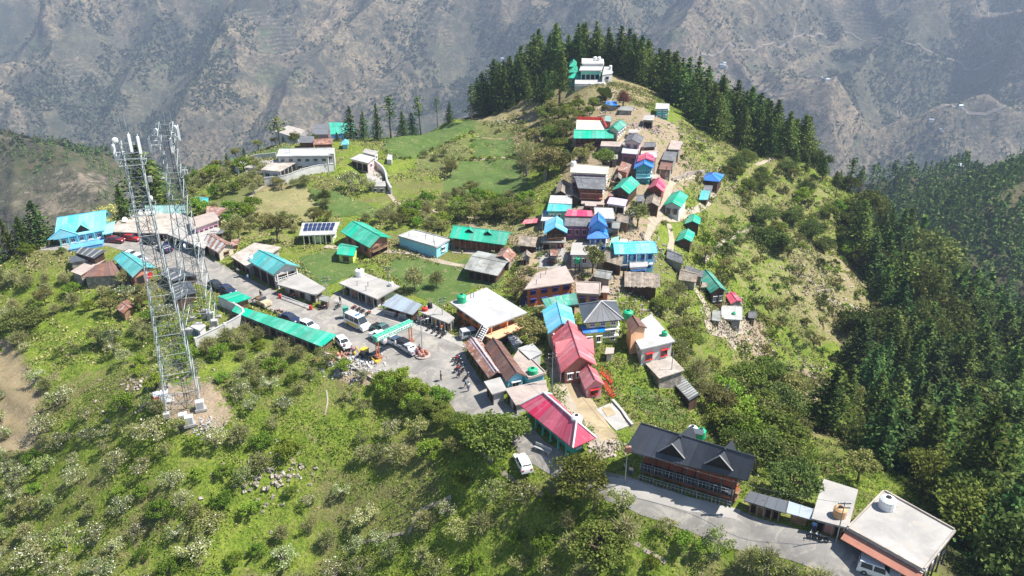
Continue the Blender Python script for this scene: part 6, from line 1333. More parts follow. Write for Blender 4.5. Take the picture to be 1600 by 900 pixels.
for x, y in sp_:
    v = float(fbm(x/16, y/16, 2, 401)); px, py = proj(x, y, H(x, y)); q = random.random()
    if px < 330 and py > 600: k = 'blossom' if q < .45 else 'leafing' if q < .72 else 'bare' if q < .88 else 'green'
    elif py < 560: k = 'bare' if q < .55 else 'green' if q < .75 else 'olive' if q < .88 else 'blossom'
    elif px > 700: k = 'bare' if q < .30 else 'green' if q < .62 else 'leafing' if q < .85 else 'olive'
    else: k = 'blossom' if q < .34 else 'bare' if q < .52 else 'leafing' if q < .80 else 'green'
    tree(k, x, y, random.uniform(2.5, 4.6)*(1 if k != 'green' else .75), LAB[k], {'blossom': 'blossoming orchard trees', 'leafing': 'thinly leafed orchard trees', 'bare': 'bare orchard trees', 'green': 'green bushes in the orchard', 'olive': 'olive-leafed trees in the orchard'}[k], random.uniform(.85, 1.15))
MIDP = [(300,270),(400,250),(420,290),(480,290),(600,330),(700,310),(700,240),(640,250),(600,240),(830,290),(835,340),(700,340),(690,370),(610,360),(530,345),(480,365),(330,370),(300,320)]
FLDS = [[(600,236),(614,208),(745,188),(741,205),(642,248)],[(722,251),(804,249),(834,305),(692,304)],[(482,294),(530,302),(600,344),(520,338)],[(398,302),(478,292),(500,322),(490,348),(392,345)],[(328,318),(396,290),(352,345)]]
crowd(['bare', 'olive', 'bare', 'green'], MIDP, 110, 2.6, (2.4, 5.0), dict(bare='grey-brown bare tree among the fields above the road', olive='olive tree among the fields above the road', green='green bush among the fields above the road'), 'small trees among the upper fields', FLDS)
crowd(['olive', 'oak'], [(690,345),(760,348),(835,345),(845,330),(820,318),(760,325),(710,330)], 15, 2.8, (4, 6), dict(olive='olive tree in the belt above the green lodge', oak='green oak in the belt above the green lodge'), 'tree belt above the green lodge', pad=1)
crowd(['oak', 'oakd', 'olive'], [(850,300),(830,250),(850,190),(885,170),(900,180),(890,240),(880,280)], 20, 3, (4, 7), dict(oak='green oak on the left bank of the village', oakd='dark oak on the left bank of the village', olive='olive tree on the left bank of the village'), 'trees on the left bank of the village', pad=1)
crowd(['olive', 'green', 'oak'], [(885,165),(950,150),(960,180),(900,190)], 8, 2.6, (3, 5), dict(olive='olive tree just below the temple terrace', green='green bush just below the temple terrace', oak='oak just below the temple terrace'), 'trees just below the temple', pad=.8)
crowd(['olive', 'oak', 'bare'], [(1000,450),(1060,450),(1120,600),(1100,660),(1060,600),(1040,500)], 20, 3, (3, 5.5), dict(olive='olive tree on the bank below the plank shed', oak='green tree on the bank below the plank shed', bare='bare tree on the bank below the plank shed'), 'trees on the bank below the plank shed', pad=.8)
crowd(['shrub', 'shrub2', 'shrub', 'shrubd'], [(1045,200),(1240,250),(1330,330),(1400,520),(1340,680),(1180,600),(1080,430),(1090,300)], 230, 1.8, (.8, 3.0), dict(shrub='olive shrub dotting the open right slope', shrub2='fresh green shrub dotting the open right slope', shrubd='dark shrub dotting the open right slope'), 'shrubs dotting the open right slope', pad=.4)
crowd(['shrub', 'shrub2'], [(740,200),(790,165),(850,165),(850,250),(805,215)], 26, 1.8, (.8, 1.8), dict(shrub='olive shrub on the dry left flank of the temple hill', shrub2='green shrub on the dry left flank of the temple hill'), 'shrubs on the left flank of the temple hill', pad=.4)
crowd(['shrub', 'shrub2'], [(860,200),(1060,190),(1090,280),(1060,400),(1000,470),(900,490),(830,480),(820,400)], 36, 1.2, (.6, 1.5), dict(shrub='olive shrub in a gap between village houses', shrub2='green shrub in a gap between village houses'), 'shrubs between the village houses', pad=.3)
for px_, lb_ in (([(600,238),(640,250),(700,224),(742,206)],'under the upper green field'),([(736,212),(738,246)],'between the two green plots'),([(692,251),(804,249)],'above the lower green field'),([(690,306),(760,310),(834,307)],'below the lower green field'),([(480,292),(494,320),(520,340)],'between the dry plot and the green plot'),([(386,322),(392,346),(440,351),(490,350)],'below the dry plot')):
    for (x0_, y0_), (x1_, y1_) in zip(px_[:-1], px_[1:]):
        n_ = max(2, int(math.hypot(x1_-x0_, y1_-y0_)/9))
        for j_ in range(n_):
            t_ = (j_+random.random())/n_; T(random.choice(['shrub', 'shrub', 'shrub2', 'shrubd']), x0_+(x1_-x0_)*t_, y0_+(y1_-y0_)*t_+random.uniform(-2, 2), random.uniform(.7, 1.8), 'shrub in the line along the field edge '+lb_, 'shrubs along the field edge '+lb_)
# --- low cover: tufts and weeds over all open ground (uncountable)
def cover(name, lm, n, region, size, avoid_px, seed, dens=None, per=5, spread=.32):
    g = np.random.default_rng(seed); x = g.uniform(region[0], region[1], n); y = g.uniform(region[2], region[3], n)
    z = H(x, y); px, py = proj(x, y, z); k = (px > -60) & (px < 1660) & (py > 120) & (py < 980)
    for a in avoid_px: k &= ~inpoly(px, py, a)
    for q in FOOT: k &= ~inpoly(x, y, q)
    w_ = fbm(x/7, y/7, 3, seed) if dens is None else dens(x, y); k &= g.random(n) < sstep(.38, .62, w_)
    x, y, z = x[k], y[k], z[k]; m_ = len(x); hh = g.uniform(.5, 1.2, m_)
    c = np.repeat(np.stack([x, y, z], 1), per, 0)+np.abs(g.normal(size=(m_*per, 3)))*[0, 0, 1]*np.repeat(hh, per)[:, None]*.28+g.normal(size=(m_*per, 3))*[spread, spread, 0]
    V, Fc = quads(c, size*np.repeat(hh, per), .2, g); o = link(name, newmesh(name, V, Fc, [LM[lm]])); tag(o, kind='stuff'); return o
FP = [ROADPX, [(-20,525),(18,534),(28,572),(56,622),(66,680),(52,704),(-20,712)], [(250,605),(330,592),(365,640),(340,680),(260,665)], [(877,600),(902,596),(925,625),(965,682),(962,690),(935,690),(925,668),(888,640)], [(931,640),(957,629),(986,665),(963,674)]]
cover('undergrowth', 'tuft', 62000, (-85, 75, 42, 125), .15, FP+FLDS, 61)
cover('weeds', 'tuftd', 16000, (-85, 75, 42, 125), .14, FP+FLDS, 62)
cover('slope_grass', 'tuftd', 60000, (0, 170, 95, 275), .22, FP+FLDS+[[(820,130),(1060,180),(1060,400),(960,480),(820,480)]], 63)
cover('slope_weeds', 'tuft', 42000, (0, 170, 95, 275), .24, FP+FLDS+[[(820,130),(1060,180),(1060,400),(960,480),(820,480)]], 64)
cover('field_margin_grass', 'tuftd', 34000, (-110, 25, 120, 270), .24, FP+FLDS+[[(466,402),(522,389),(572,425),(505,450)],[(615,405),(788,432),(690,478),(607,428)]], 65)
# --- far woods on the two side hills: one mass each
def farwood(name, pl, n, dmax, hh, seed, keep):
    g = np.random.default_rng(seed); xs = [p[0] for p in pl]; ys = [p[1] for p in pl]
    x = g.uniform(min(xs)-dmax, max(xs)+dmax, n*6); y = g.uniform(min(ys)-dmax, max(ys)+dmax, n*6); d, _ = segdist(x, y, pl); k = (d < dmax) & keep(x, y)
    x, y = x[k][:n], y[k][:n]; z = H(x, y); px, py = proj(x, y, z); k = (px > -80) & (px < 1680) & (py > 100) & (py < 800); x, y, z = x[k], y[k], z[k]; m_ = len(x)
    hs_ = g.uniform(.7, 1.25, m_)*hh; per = 46
    u = g.random((m_, per))**.75; az = g.random((m_, per))*6.283; rr = hs_[:, None]*.24*(1.02-u)*np.sqrt(g.random((m_, per)))*1.25
    c = np.stack([x[:, None]+np.cos(az)*rr, y[:, None]+np.sin(az)*rr, z[:, None]+hs_[:, None]*(.08+.9*u)], -1).reshape(-1, 3)
    V, Fc = quads(c, np.full(len(c), .072*hh)*g.uniform(.7, 1.3, len(c)), .9, g)
    tag(link(name, newmesh(name, V, Fc, [LM['pine']])), kind='stuff')
farwood('far_forest', RHILL, 7500, 230, 17, 81, lambda x, y: (x > 150) & (fbm(x/35, y/35, 3, 7) > .22))
farwood('distant_wood', LHILL, 2200, 230, 9, 82, lambda x, y: fbm(x/60, y/60, 4, 9) > .47)
g_ = np.random.default_rng(5); n_ = 170000
th2 = g_.uniform(-.64, .64, n_); r2_ = 780+2200*g_.random(n_)**.8; x_ = r2_*np.sin(th2); y_ = r2_*np.cos(th2); z_ = Cfar(x_, y_)
wx2 = x_+90*(fbm(x_/400, y_/400, 3, 5)-.5)*2; wy2 = y_+90*(fbm(x_/400, y_/400, 3, 15)-.5)*2; cr2 = ridged(wx2/560, wy2/560, 6, 31, .47)
k_ = g_.random(n_) < np.clip(sstep(.62, .25, cr2)*.9+.14, 0, 1)*sstep(.36, .60, fbm(x_/70, y_/70, 4, 19)); x_, y_, z_, r2_ = x_[k_], y_[k_], z_[k_], r2_[k_]; pxx, pyy = proj(x_, y_, z_); k_ = (pxx > -40) & (pxx < 1640) & (pyy > -30) & (pyy < 400); x_, y_, z_, r2_ = x_[k_], y_[k_], z_[k_], r2_[k_]
s_ = (.9+1.1*g_.random(len(x_)))*(.9+r2_/1500)
c_ = np.repeat(np.stack([x_, y_, z_+s_*.7], 1), 3, 0)+g_.normal(size=(len(x_)*3, 3))*np.repeat(s_, 3)[:, None]*.6; V, Fc = quads(c_, np.repeat(s_, 3)*1.1, .3, g_)
tag(link('mountain_scrub', newmesh('mountain_scrub', V, Fc, [LM['scrub']])), kind='stuff')
farwood('valley_forest', [(150,200,-60),(200,330,-120),(120,420,-100)], 1700, 90, 13, 83, lambda x, y: (x > 95+ (y-200)*.0) & ~((x < 140) & (y < 280)))
farwood('valley_forest', [(30,360,-20),(90,350,-60)], 260, 40, 13, 84, lambda x, y: y > 325)
# ================================================================== lattice towers
def lattice(px, py, Ht, wb, wt, rot, label, nlev, ants):
    g = G(px, py); r = root('lattice_tower', g, rot, label, 'telecom tower')
    def w(z): return (wb+(wt-wb)*min(1, z/(Ht*.72)))/2
    cs_ = [(1,1),(-1,1),(-1,-1),(1,-1)]; zs = [Ht*(1-(1-k/nlev)**1.12) for k in range(nlev+1)]
    for sx, sy in cs_:
        b = MB()
        for a, c in zip(zs[:-1], zs[1:]): b.tube((sx*w(a), sy*w(a), a), (sx*w(c), sy*w(c), c), .09, .08, 4)
        b.build('leg', M['steel'], r); b = MB(); b.box((sx*wb/2, sy*wb/2, -.1), (.9, .9, .9)); b.build('footing', M['conc'], r)
    for k in range(4):
        (ax, ay), (bx, by) = cs_[k], cs_[(k+1) % 4]; b = MB()
        for a, c in zip(zs[:-1], zs[1:]):
            b.tube((ax*w(a), ay*w(a), a), (bx*w(c), by*w(c), c), .042, n=3); b.tube((bx*w(a), by*w(a), a), (ax*w(c), ay*w(c), c), .042, n=3); b.tube((ax*w(c), ay*w(c), c), (bx*w(c), by*w(c), c), .042, n=3)
            if c-a > 2.2:
                m_ = (a+c)/2; b.tube((ax*w(m_), ay*w(m_), m_), (bx*w(m_), by*w(m_), m_), .02, n=3)
        b.build('bracing', M['steel'], r)
    b = MB(); b.tube((.15, 0, .2), (.15, 0, Ht-.5), .05, n=4); b.tube((.5, 0, .2), (.5, 0, Ht-.5), .03, n=4); b.tube((.9*wt/2, 0, .2), (.9*wt/2, 0, Ht-.5), .04, n=4)
    for k in range(int(Ht/.8)): b.box((.35, 0, k*.8+.4), (.4, .05, .04))
    b.build('cable_ladder', M['iron'], r)
    for z in (Ht*.76, Ht*.93):
        b = MB(); ww = w(z)+.55
        for k in range(4):
            (ax, ay), (bx, by) = cs_[k], cs_[(k+1) % 4]
            for dz in (0, .9): b.tube((ax*ww, ay*ww, z+dz), (bx*ww, by*ww, z+dz), .045, n=4)
            b.tube((ax*ww, ay*ww, z), (ax*ww, ay*ww, z+.9), .04, n=4); b.tube((ax*w(z), ay*w(z), z), (ax*ww, ay*ww, z), .05, n=4)
        b.build('platform', M['steel'], r)
    for (x, y, z, kind) in ants:
        b = MB()
        if kind == 'p': b.box((x, y, z), (.36, .2, 2.3), .3); b.tube((x, y+.2, z-1.4), (x, y+.2, z+1.4), .05, n=4); b.tube((x, y+.2, z), (x*.4, y*.4, z), .04, n=4); b.build('panel_antenna', M['wpaint'], r)
        elif kind == 'd': b.lathe((0, 0, 0), [(.35, 0), (.4, .06), (.4, .25), (.2, .32)], 12); o = b.build('dish_antenna', M['wpaint'], r, (x, y, z), (rad(90), 0, random.random()*6))
        elif kind == 'b': b.box((x, y, z), (.5, .35, .8)); b.build('radio_unit', M['grey'], r)
        else: b.tube((x, y, z), (x, y, z+2.2), .04, n=4); b.build('whip_antenna', M['steel'], r)
    return r, g
t1, g1 = lattice(288, 630, 41.5, 5.0, 2.1, .35, 'near lattice tower rising from the bare earth patch in the orchard', 14,
 [(-1.9,-.6,40.2,'p'),(1.3,-1.4,41.2,'p'),(.3,-1.6,41.6,'p'),(-1.5,-1.0,42,'d'),(1.6,.4,36,'b'),(-1.6,.4,34,'b'),(1.3,1.2,33,'d'),(0,0,43,'w'),(-.8,.6,43,'w')])
t2, g2 = lattice(316, 506, 37, 4.8, 2.2, .1, 'far lattice tower inside the white walled compound beside the green stall roof', 13,
 [(-2.6,-.8,33.5,'p'),(1.0,-1.5,33.6,'p'),(2.1,-.3,35.4,'p'),(-1.2,-1.2,36,'d'),(1.3,1,36,'d'),(2.0,.2,28.6,'b'),(1.8,-.6,28.8,'b'),(-1.7,.2,24.6,'b'),(0,.5,36.5,'w'),(.9,.9,36.5,'w'),(.2,-1.6,16,'d')])
# generator and cabinets at the near tower
g = G(254, 628); r = root('generator', g, .5, 'red and white generator box on a concrete pad left of the near tower', 'generator')
b = MB(); b.box((0, 0, .1), (3.4, 2.4, .5)); b.build('pad', M['conc'], r); b = MB(); b.box((0, 0, 1.05), (2.2, 1.3, 1.4)); b.build('cabinet', M['wpaint'], r)
b = MB(); b.box((-.75, -.66, .95), (.7, .06, 1.1)); b.box((-1.12, 0, .95), (.06, 1.2, 1.1)); b.build('red_panel', M['red'], r); b = MB(); b.tube((.8, .3, 1.7), (.8, .3, 2.4), .08); b.build('exhaust', M['iron'], r)
for k_, (a, c, lab) in enumerate(((288,660,'left of three white cabinets on the slab in front of the near tower'),(297,664,'middle white cabinet on the slab in front of the near tower'),(314,640,'right white cabinet under the near tower'))):
    g = G(a, c); r = root('equipment_cabinet', g, .4, lab, 'cabinet', 'white equipment cabinets at the near tower'); b = MB(); b.box((0, 0, .1), (1.7, 1.2, .4)); b.build('plinth', M['conc'], r); b = MB(); b.box((0, 0, .95), (1.2, .8, 1.3)); b.build('cabinet_body', M['wpaint'], r); b = MB(); b.box((0, -.42, .95), (.9, .04, 1.1)); b.build('door', M['concw'], r)
for k_, (a, c) in enumerate(((330,500),(322,496),(300,525),(336,512))):
    g = G(a, c); r = root('equipment_cabinet', g, .2, ['blue-grey cabinet right of the far tower foot','blue-grey cabinet behind the far tower foot','low cabinet in the front corner of the tower compound','grey cabinet near the compound wall right of the far tower'][k_], 'cabinet'); b = MB(); b.box((0, 0, .8), (1.3, .9, 1.6)); b.build('cabinet_body', M['concw' if k_ % 2 else 'grey'], r); b = MB(); b.box((0, -.47, .8), (1.0, .04, 1.3)); b.build('door', M['rgy'], r)
# ================================================================== vehicles
def loft(secs, m=0):
    """secs: list of cross sections (lists of points, same count) -> closed skin"""
    b = MB(); n = len(secs[0]); V = [p for s in secs for p in s]; Fc = []
    for k in range(len(secs)-1):
        for i in range(n): Fc.append((k*n+i, k*n+(i+1) % n, (k+1)*n+(i+1) % n, (k+1)*n+i))
    Fc += [tuple(range(n))[::-1], tuple(range((len(secs)-1)*n, len(secs)*n))]; b.add(V, Fc, m); return b
def wheel(r, x, y, R_=.32, w_=.2):
    b = MB(); n = 12
    prof = [(R_*.55, -w_/2), (R_*.93, -w_/2), (R_, -w_*.35), (R_, w_*.35), (R_*.93, w_/2), (R_*.55, w_/2)]
    V = []; Fc = []
    for k, (q, t) in enumerate(prof):
        for i in range(n): a = 6.2832*i/n; V.append((q*math.cos(a), t, q*math.sin(a)))
    for k in range(5):
        for i in range(n): Fc.append((k*n+i, k*n+(i+1) % n, (k+1)*n+(i+1) % n, (k+1)*n+i))
    b.add(V, Fc); o = b.build('wheel', M['rubber'], r, (x, y, R_)); b = MB(); b.tube((0, -w_*.42, 0), (0, w_*.42, 0), R_*.58, n=10); b.build('rim', M['steel'], o)
def car(px, py, qx, qy, style, mt, label, L_=None, group=None):
    """(px,py) centre of the car on the ground, nose towards (qx,qy)"""
    g = G(px, py); q = G(qx, qy); ang = math.atan2(q[1]-g[1], q[0]-g[0]); r = root('parked_car' if style in ('hatch', 'suv', 'sedan') else {'van': 'van', 'jeep': 'jeep', 'pickup': 'pickup_truck'}[style], g+np.array([0, 0, .06]), ang, label, {'van': 'van', 'jeep': 'jeep', 'pickup': 'pickup'}.get(style, 'car'), group)
    Ld, Wd, prof, glass = dict(
     hatch=(3.9, 1.65, [(-1.95,.5,.75),(-1.9,.85,1.3),(-1.6,1.45,1.5),(.2,1.5,1.5),(.85,.95,1.0),(1.75,.82,.9),(1.95,.5,.6)], None),
     sedan=(4.3, 1.7, [(-2.15,.5,.8),(-2.1,.9,.95),(-1.4,.98,1.0),(-.9,1.42,1.45),(.3,1.45,1.45),(1.0,.95,1.0),(2.0,.8,.85),(2.15,.5,.6)], None),
     suv=(4.4, 1.8, [(-2.2,.55,.9),(-2.15,1.0,1.5),(-2.0,1.7,1.75),(.4,1.75,1.75),(1.05,1.15,1.2),(2.1,1.0,1.05),(2.2,.55,.8)], None),
     van=(5.4, 1.95, [(-2.7,.5,1.4),(-2.65,1.2,2.2),(-2.5,2.35,2.4),(1.2,2.4,2.4),(2.0,1.3,1.4),(2.65,1.05,1.1),(2.7,.5,.8)], None),
     jeep=(4.1, 1.75, [(-2.05,.5,1.0),(-2.0,1.0,1.05),(-.2,1.0,1.05),(0,1.05,1.1),(.6,1.05,1.1),(2.0,1.0,1.05),(2.05,.55,.8)], None),
     pickup=(4.6, 1.75, [(-2.3,.5,.9),(-2.25,.9,.95),(-.5,.92,1.0),(-.35,1.55,1.6),(.5,1.6,1.6),(1.1,1.05,1.1),(2.2,.9,.95),(2.3,.55,.7)], None))[style]
    k = (L_/Ld) if L_ else 1.0; hw = Wd/2; secs = []
    for x, h, _ in prof:
        ti = .80 if h > 1.2 else .97; mid = min(h, .95 if style != 'van' else 1.15)
        secs.append([(x,-hw*.94,.28),(x,-hw,.5),(x,-hw*.99,mid),(x,-hw*ti,max(h, mid+.01)),(x,hw*ti,max(h, mid+.01)),(x,hw*.99,mid),(x,hw,.5),(x,hw*.94,.28)])
    bd = loft(secs).build('body', M[mt], r, smooth=False)
    top = max(h for _, h, _ in prof); xs = [x for x, h, _ in prof if h > top-.12]; xa, xb = min(xs), max(xs); xf = next((x for x, h, _ in prof if x > xb), xb+.7); hf = next((h for x, h, _ in prof if x > xb), .95)
    if style != 'jeep':
        b = MB(); zl = .98 if style != 'van' else 1.3
        b.slab([(xb+.06, -hw*.72, top-.08), (xb+.06, hw*.72, top-.08), (xf-.02, hw*.84, hf+.1), (xf-.02, -hw*.84, hf+.1)][::-1], .02, up=.05); b.build('windscreen', M['glass'], r)
        for s in (-1, 1):
            b = MB(); n_ = 1 if style == 'pickup' else 2 if style != 'van' else 3
            for j in range(n_):
                x0 = xa+.15+(xb-xa+.25)*j/n_; x1 = xa+.05+(xb-xa+.25)*(j+1)/n_; y0 = s*hw*(.96 if style != 'van' else .955); y1 = s*hw*.845
                b.add([(x0,y0+s*.03,zl+.03),(x1,y0+s*.03,zl+.03),(x1-.08,y1+s*.02,top-.14),(x0+.04,y1+s*.02,top-.14),(x0,y0-s*.05,zl),(x1,y0-s*.05,zl),(x1-.08,y1-s*.06,top-.14),(x0+.04,y1-s*.06,top-.14)], [(0,1,2,3),(7,6,5,4),(0,4,5,1),(1,5,6,2),(2,6,7,3),(3,7,4,0)])
            b.build('side_windows', M['glass'], r)
        b = MB(); b.box((xa-.06 if style in ('hatch','suv','van') else xa-.3, 0, (top+zl)/2), (.05, Wd*.68, .42)); b.build('rear_window', M['glass'], r)
    if style == 'van':
        b = MB(); b.box((.2, 0, top+.1), (.3, 1.0, .16)); b.build('roof_light', M['blue'], r)
        for s in (-1, 1): b = MB(); b.box((-.3, s*(hw+.012), .8), (3.4, .03, .5)); b.build('side_stripe', M['yellow'], r)
    if style == 'pickup': b = MB(); b.box((-1.4, 0, .97), (1.5, Wd*.8, .12)); b.build('load_bed', M['dark'], r)
    if style == 'jeep':
        b = MB(); b.box((-1.0, 0, 1.03), (1.5, 1.3, .08)); b.build('open_tub', M['dark'], r)
        for x in (-.9, -.2):
            b = MB(); b.box((x, 0, 1.15), (.5, 1.2, .3)); b.build('seat', M['wood'], r)
        b = MB(); b.add([(.55,-.75,1.08),(.55,.75,1.08),(.35,.7,1.6),(.35,-.7,1.6),(.50,-.75,1.08),(.50,.75,1.08),(.30,.7,1.6),(.30,-.7,1.6)], [(0,1,2,3),(7,6,5,4),(0,4,5,1),(2,6,7,3),(1,5,6,2),(3,7,4,0)]); b.build('windscreen', M['glass'], r)
        b = MB(); b.tube((-.6,-.75,1),(-.6,-.75,1.7),.05); b.tube((-.6,.75,1),(-.6,.75,1.7),.05); b.tube((-.6,-.75,1.7),(-.6,.75,1.7),.05); b.build('roll_bar', M['iron'], r)
    for sx in (-1, 1):
        for sy in (-1, 1): wheel(r, sx*Ld*.31, sy*(hw-.08), .33 if style != 'jeep' else .38)
    for sy in (-1, 1):
        b = MB(); b.box((Ld/2-.03, sy*hw*.68, .7), (.12, .34, .16)); b.build('headlight', M['wpaint'], r); b = MB(); b.box((-Ld/2+.02, sy*hw*.72, .78), (.1, .24, .2)); b.build('tail_light', M['red'], r)
    r.scale = (k, 1, 1); return r
for n_, c_ in (('car_white', (.78,.78,.78)), ('car_silver', (.45,.47,.5)), ('car_navy', (.02,.03,.08)), ('car_black', (.02,.02,.022)), ('car_red', (.45,.03,.03)), ('car_beige', (.52,.42,.27)), ('car_green', (.06,.16,.13)), ('car_maroon', (.2,.03,.04))):
    M[n_] = mat(n_, c_, .25, .03, spec=.6)
for a in ((559,511,600,530,'van','car_white','white ambulance van with yellow side stripe driving through the middle of the square'),(410,476,450,495,'jeep','car_beige','open beige jeep on the road above the green stall roofs'),
 (453,502,480,512,'sedan','car_navy','navy car parked behind the long green stall roof'),(483,514,510,525,'hatch','car_white','white car right of the navy car behind the green stall roof'),(537,541,548,552,'hatch','car_white','white car parked at the right end of the green stall roof'),
 (598,519,630,533,'pickup','car_green','dark green pickup parked behind the gate beam'),(594,532,570,520,'suv','car_white','white car left of the gate beam in the square'),(612,536,590,527,'hatch','car_white','white car half under the gate beam'),(638,549,615,535,'sedan','car_silver','silver-grey car in the line right of the gate'),(627,541,605,530,'hatch','car_black','black car in the line under the gate'),
 (738,527,760,523,'suv','car_silver','silver car parked in the shade of the orange house'),(817,729,812,715,'hatch','car_white','white car at the roadside below the crimson roof bungalow'),(1371,898,1400,915,'suv','car_white','white van-like car in the shade of the largest flat roof'),
 (338,450,350,456,'sedan','car_black','black car by the road left of the small green stall'),(356,457,370,463,'sedan','car_navy','navy car touching the small green stall roof'),(205,402,230,406,'sedan','car_white','long white car on the near side of the road bend'),(218,409,240,415,'hatch','car_silver','silver car right of the long white car at the road bend'),
 (208,376,225,378,'hatch','car_red','red car in front of the long shop row'),(181,379,195,380,'hatch','car_maroon','dark maroon car in front of the left shops'),(235,381,250,384,'hatch','car_black','black car in front of the long shop row'),(258,392,245,386,'sedan','car_navy','dark blue car at the lower end of the shop row'),
 (863,409,866,400,'hatch','car_black','black car on the paved yard above the orange block'),(993,334,1005,335,'hatch','car_black','dark car squeezed by the green roofed house in the village')):
    car(*a)
def excavator():
    g = G(572, 560); r = root('backhoe_loader', g, rad(-28), 'yellow roofed digger parked on the verge left of the gate', 'digger'); r.scale = (.72, .72, .72)
    b = MB(); b.box((0, 0, .95), (3.0, 1.5, .7)); b.box((1.6, 0, .9), (1.0, 1.1, .6)); b.build('chassis', M['iron'], r); b = MB(); b.box((-.2, 0, 2.45), (1.7, 1.6, .14)); b.build('cab_roof', M['yellow'], r)
    b = MB(); b.box((-.2, 0, 1.85), (1.4, 1.3, 1.05)); b.build('cab_glass', M['glass'], r)
    for x, y, R_ in ((-.9,-.85,.65),(-.9,.85,.65),(1.5,-.8,.42),(1.5,.8,.42)): wheel(r, x, y, R_, .35)
    b = MB(); b.tube((2.0,.5,1.0),(3.2,.5,.4),.1); b.tube((2.0,-.5,1.0),(3.2,-.5,.4),.1); b.box((3.5,0,.35),(.6,1.9,.55)); b.build('front_bucket', M['yellow'], r)
    b = MB(); b.tube((-1.6,0,1.2),(-2.6,0,2.4),.13); b.tube((-2.6,0,2.4),(-3.4,0,.9),.11); b.box((-3.3,0,.6),(.5,.6,.5)); b.build('rear_arm', M['yellow'], r)
excavator()
def motorbike(px, py, ang, mt, label, group='motorbikes parked around the square', proto=[None]):
    g = G(px, py)
    if proto[0] is None:
        r = root('motorcycle', g, ang, label, 'motorbike', group); wheel(r, -.62, 0, .3, .12); wheel(r, .66, 0, .3, .1)
        b = MB(); b.tube((-.6,0,.35),(.1,0,.42),.06); b.tube((.1,0,.4),(.42,0,.85),.05); b.tube((.42,0,.9),(.66,0,.3),.035); b.box((0,0,.42),(.42,.24,.32)); b.build('frame', M['iron'], r)
        b = loft([[(x,-w_,z0),(x,w_,z0),(x,w_*.7,z1),(x,-w_*.7,z1)] for x, w_, z0, z1 in ((-.05,.1,.66,.78),(.12,.15,.62,.86),(.36,.11,.68,.84))]); b.build('fuel_tank', M['car_red'], r)
        b = MB(); b.box((-.38, 0, .74), (.68, .24, .1)); b.build('seat', M['rubber'], r); b = MB(); b.tube((.42,-.34,1.0),(.42,.34,1.0),.025,n=4); b.tube((.42,0,.85),(.42,0,1.0),.03,n=4); b.build('handlebar', M['steel'], r); b = MB(); b.lathe((.52,0,.84),[(.09,0),(.1,.06),(.05,.12)],8); b.build('headlight', M['wpaint'], r)
        proto[0] = r
    else: r = copy_tree(proto[0]); r.location = Vector([float(v) for v in g]); r.rotation_euler = (0, 0, ang); r['label'] = label
    for ch in r.children:
        if ch.name.startswith('fuel_tank'): ch.material_slots[0].link = 'OBJECT'; ch.material_slots[0].material = M[mt]
    return r
LB = 'motorbike in the row along the sunlit edge of the rusty roofed shops'
for k, (a, c) in enumerate(((713,564),(716,569),(719,575),(715,580),(722,583),(730,592))): motorbike(a, c, .5+.15*k, ['car_red','car_black','car_navy'][k % 3], LB)
for k, (a, c) in enumerate(((528,482),(553,484),(560,487),(566,490),(575,493))): motorbike(a, c, 1.1, ['car_black','car_red','car_maroon'][k % 3], 'motorbike in the row before the white flat roofed shop block')
for k, (a, c) in enumerate(((672,515),(680,519),(687,523),(693,526))): motorbike(a, c, 1.0, ['car_black','car_navy'][k % 2], 'motorbike in the row before the small grey roofed shops')
motorbike(546, 551, .3, 'car_black', 'single black motorbike beside the white car at the green stall end'); motorbike(435, 490, .2, 'car_red', 'red motorbike left of the navy car at the stalls'); motorbike(1272, 842, 2.9, 'car_black', 'motorbike on the road before the square grey roofed house'); motorbike(1281, 845, 2.7, 'car_navy', 'second motorbike on the road before the square grey roof'); motorbike(455, 466, .1, 'car_red', 'red motorbike at the wall of the low white shop row'); motorbike(504, 484, .1, 'car_maroon', 'maroon motorbike by the small kiosk')
# ================================================================== people
def skin_mesh(name, joints, edges, mt, sub=1):
    me = bpy.data.meshes.new(name); me.from_pydata([j[0] for j in joints], edges, []); o = bpy.data.objects.new(name, me); COL.objects.link(o)
    sk = o.modifiers.new('s', 'SKIN'); 
    for i, j in enumerate(joints): me.skin_vertices[0].data[i].radius = (j[1], j[2] if len(j) > 2 else j[1])
    me.skin_vertices[0].data[0].use_root = True
    ss = o.modifiers.new('u', 'SUBSURF'); ss.levels = sub; ss.render_levels = sub
    dg = bpy.context.evaluated_depsgraph_get(); m2 = bpy.data.meshes.new_from_object(o.evaluated_get(dg)); bpy.data.objects.remove(o); m2.materials.clear(); m2.materials.append(mt); m2.name = name
    m2.polygons.foreach_set('use_smooth', np.ones(len(m2.polygons), bool)); return m2
def pose(st, arm):
    # st: stride, arm: hand positions
    J = [((0,0,.95),.115,.15),((0,0,1.15),.11,.145),((0,0,1.36),.11,.17),((0,0,1.47),.055),((0,.01,1.58),.085,.085),((0,.01,1.70),.08,.08)]
    E_ = [(0,1),(1,2),(2,3),(3,4),(4,5)]
    for s, d in ((-1, st), (1, -st)):
        b = len(J); J += [((.0,.1*s,.88),.095),((d*.5+.03,.1*s,.48),.06),((d,.1*s,.09),.04),((d+.14,.11*s,.04),.035)]; E_ += [(0,b),(b,b+1),(b+1,b+2),(b+2,b+3)]
    for s, d in ((-1, arm[0]), (1, arm[1])):
        b = len(J); J += [((0,.2*s,1.38),.055),((-.02+d[0]*.4,.26*s,1.12),.042),((d[0],.25*s,d[1]),.032),((d[0]+.05,.25*s,d[1]-.09),.024)]; E_ += [(2,b),(b,b+1),(b+1,b+2),(b+2,b+3)]
    return J, E_
PP = []
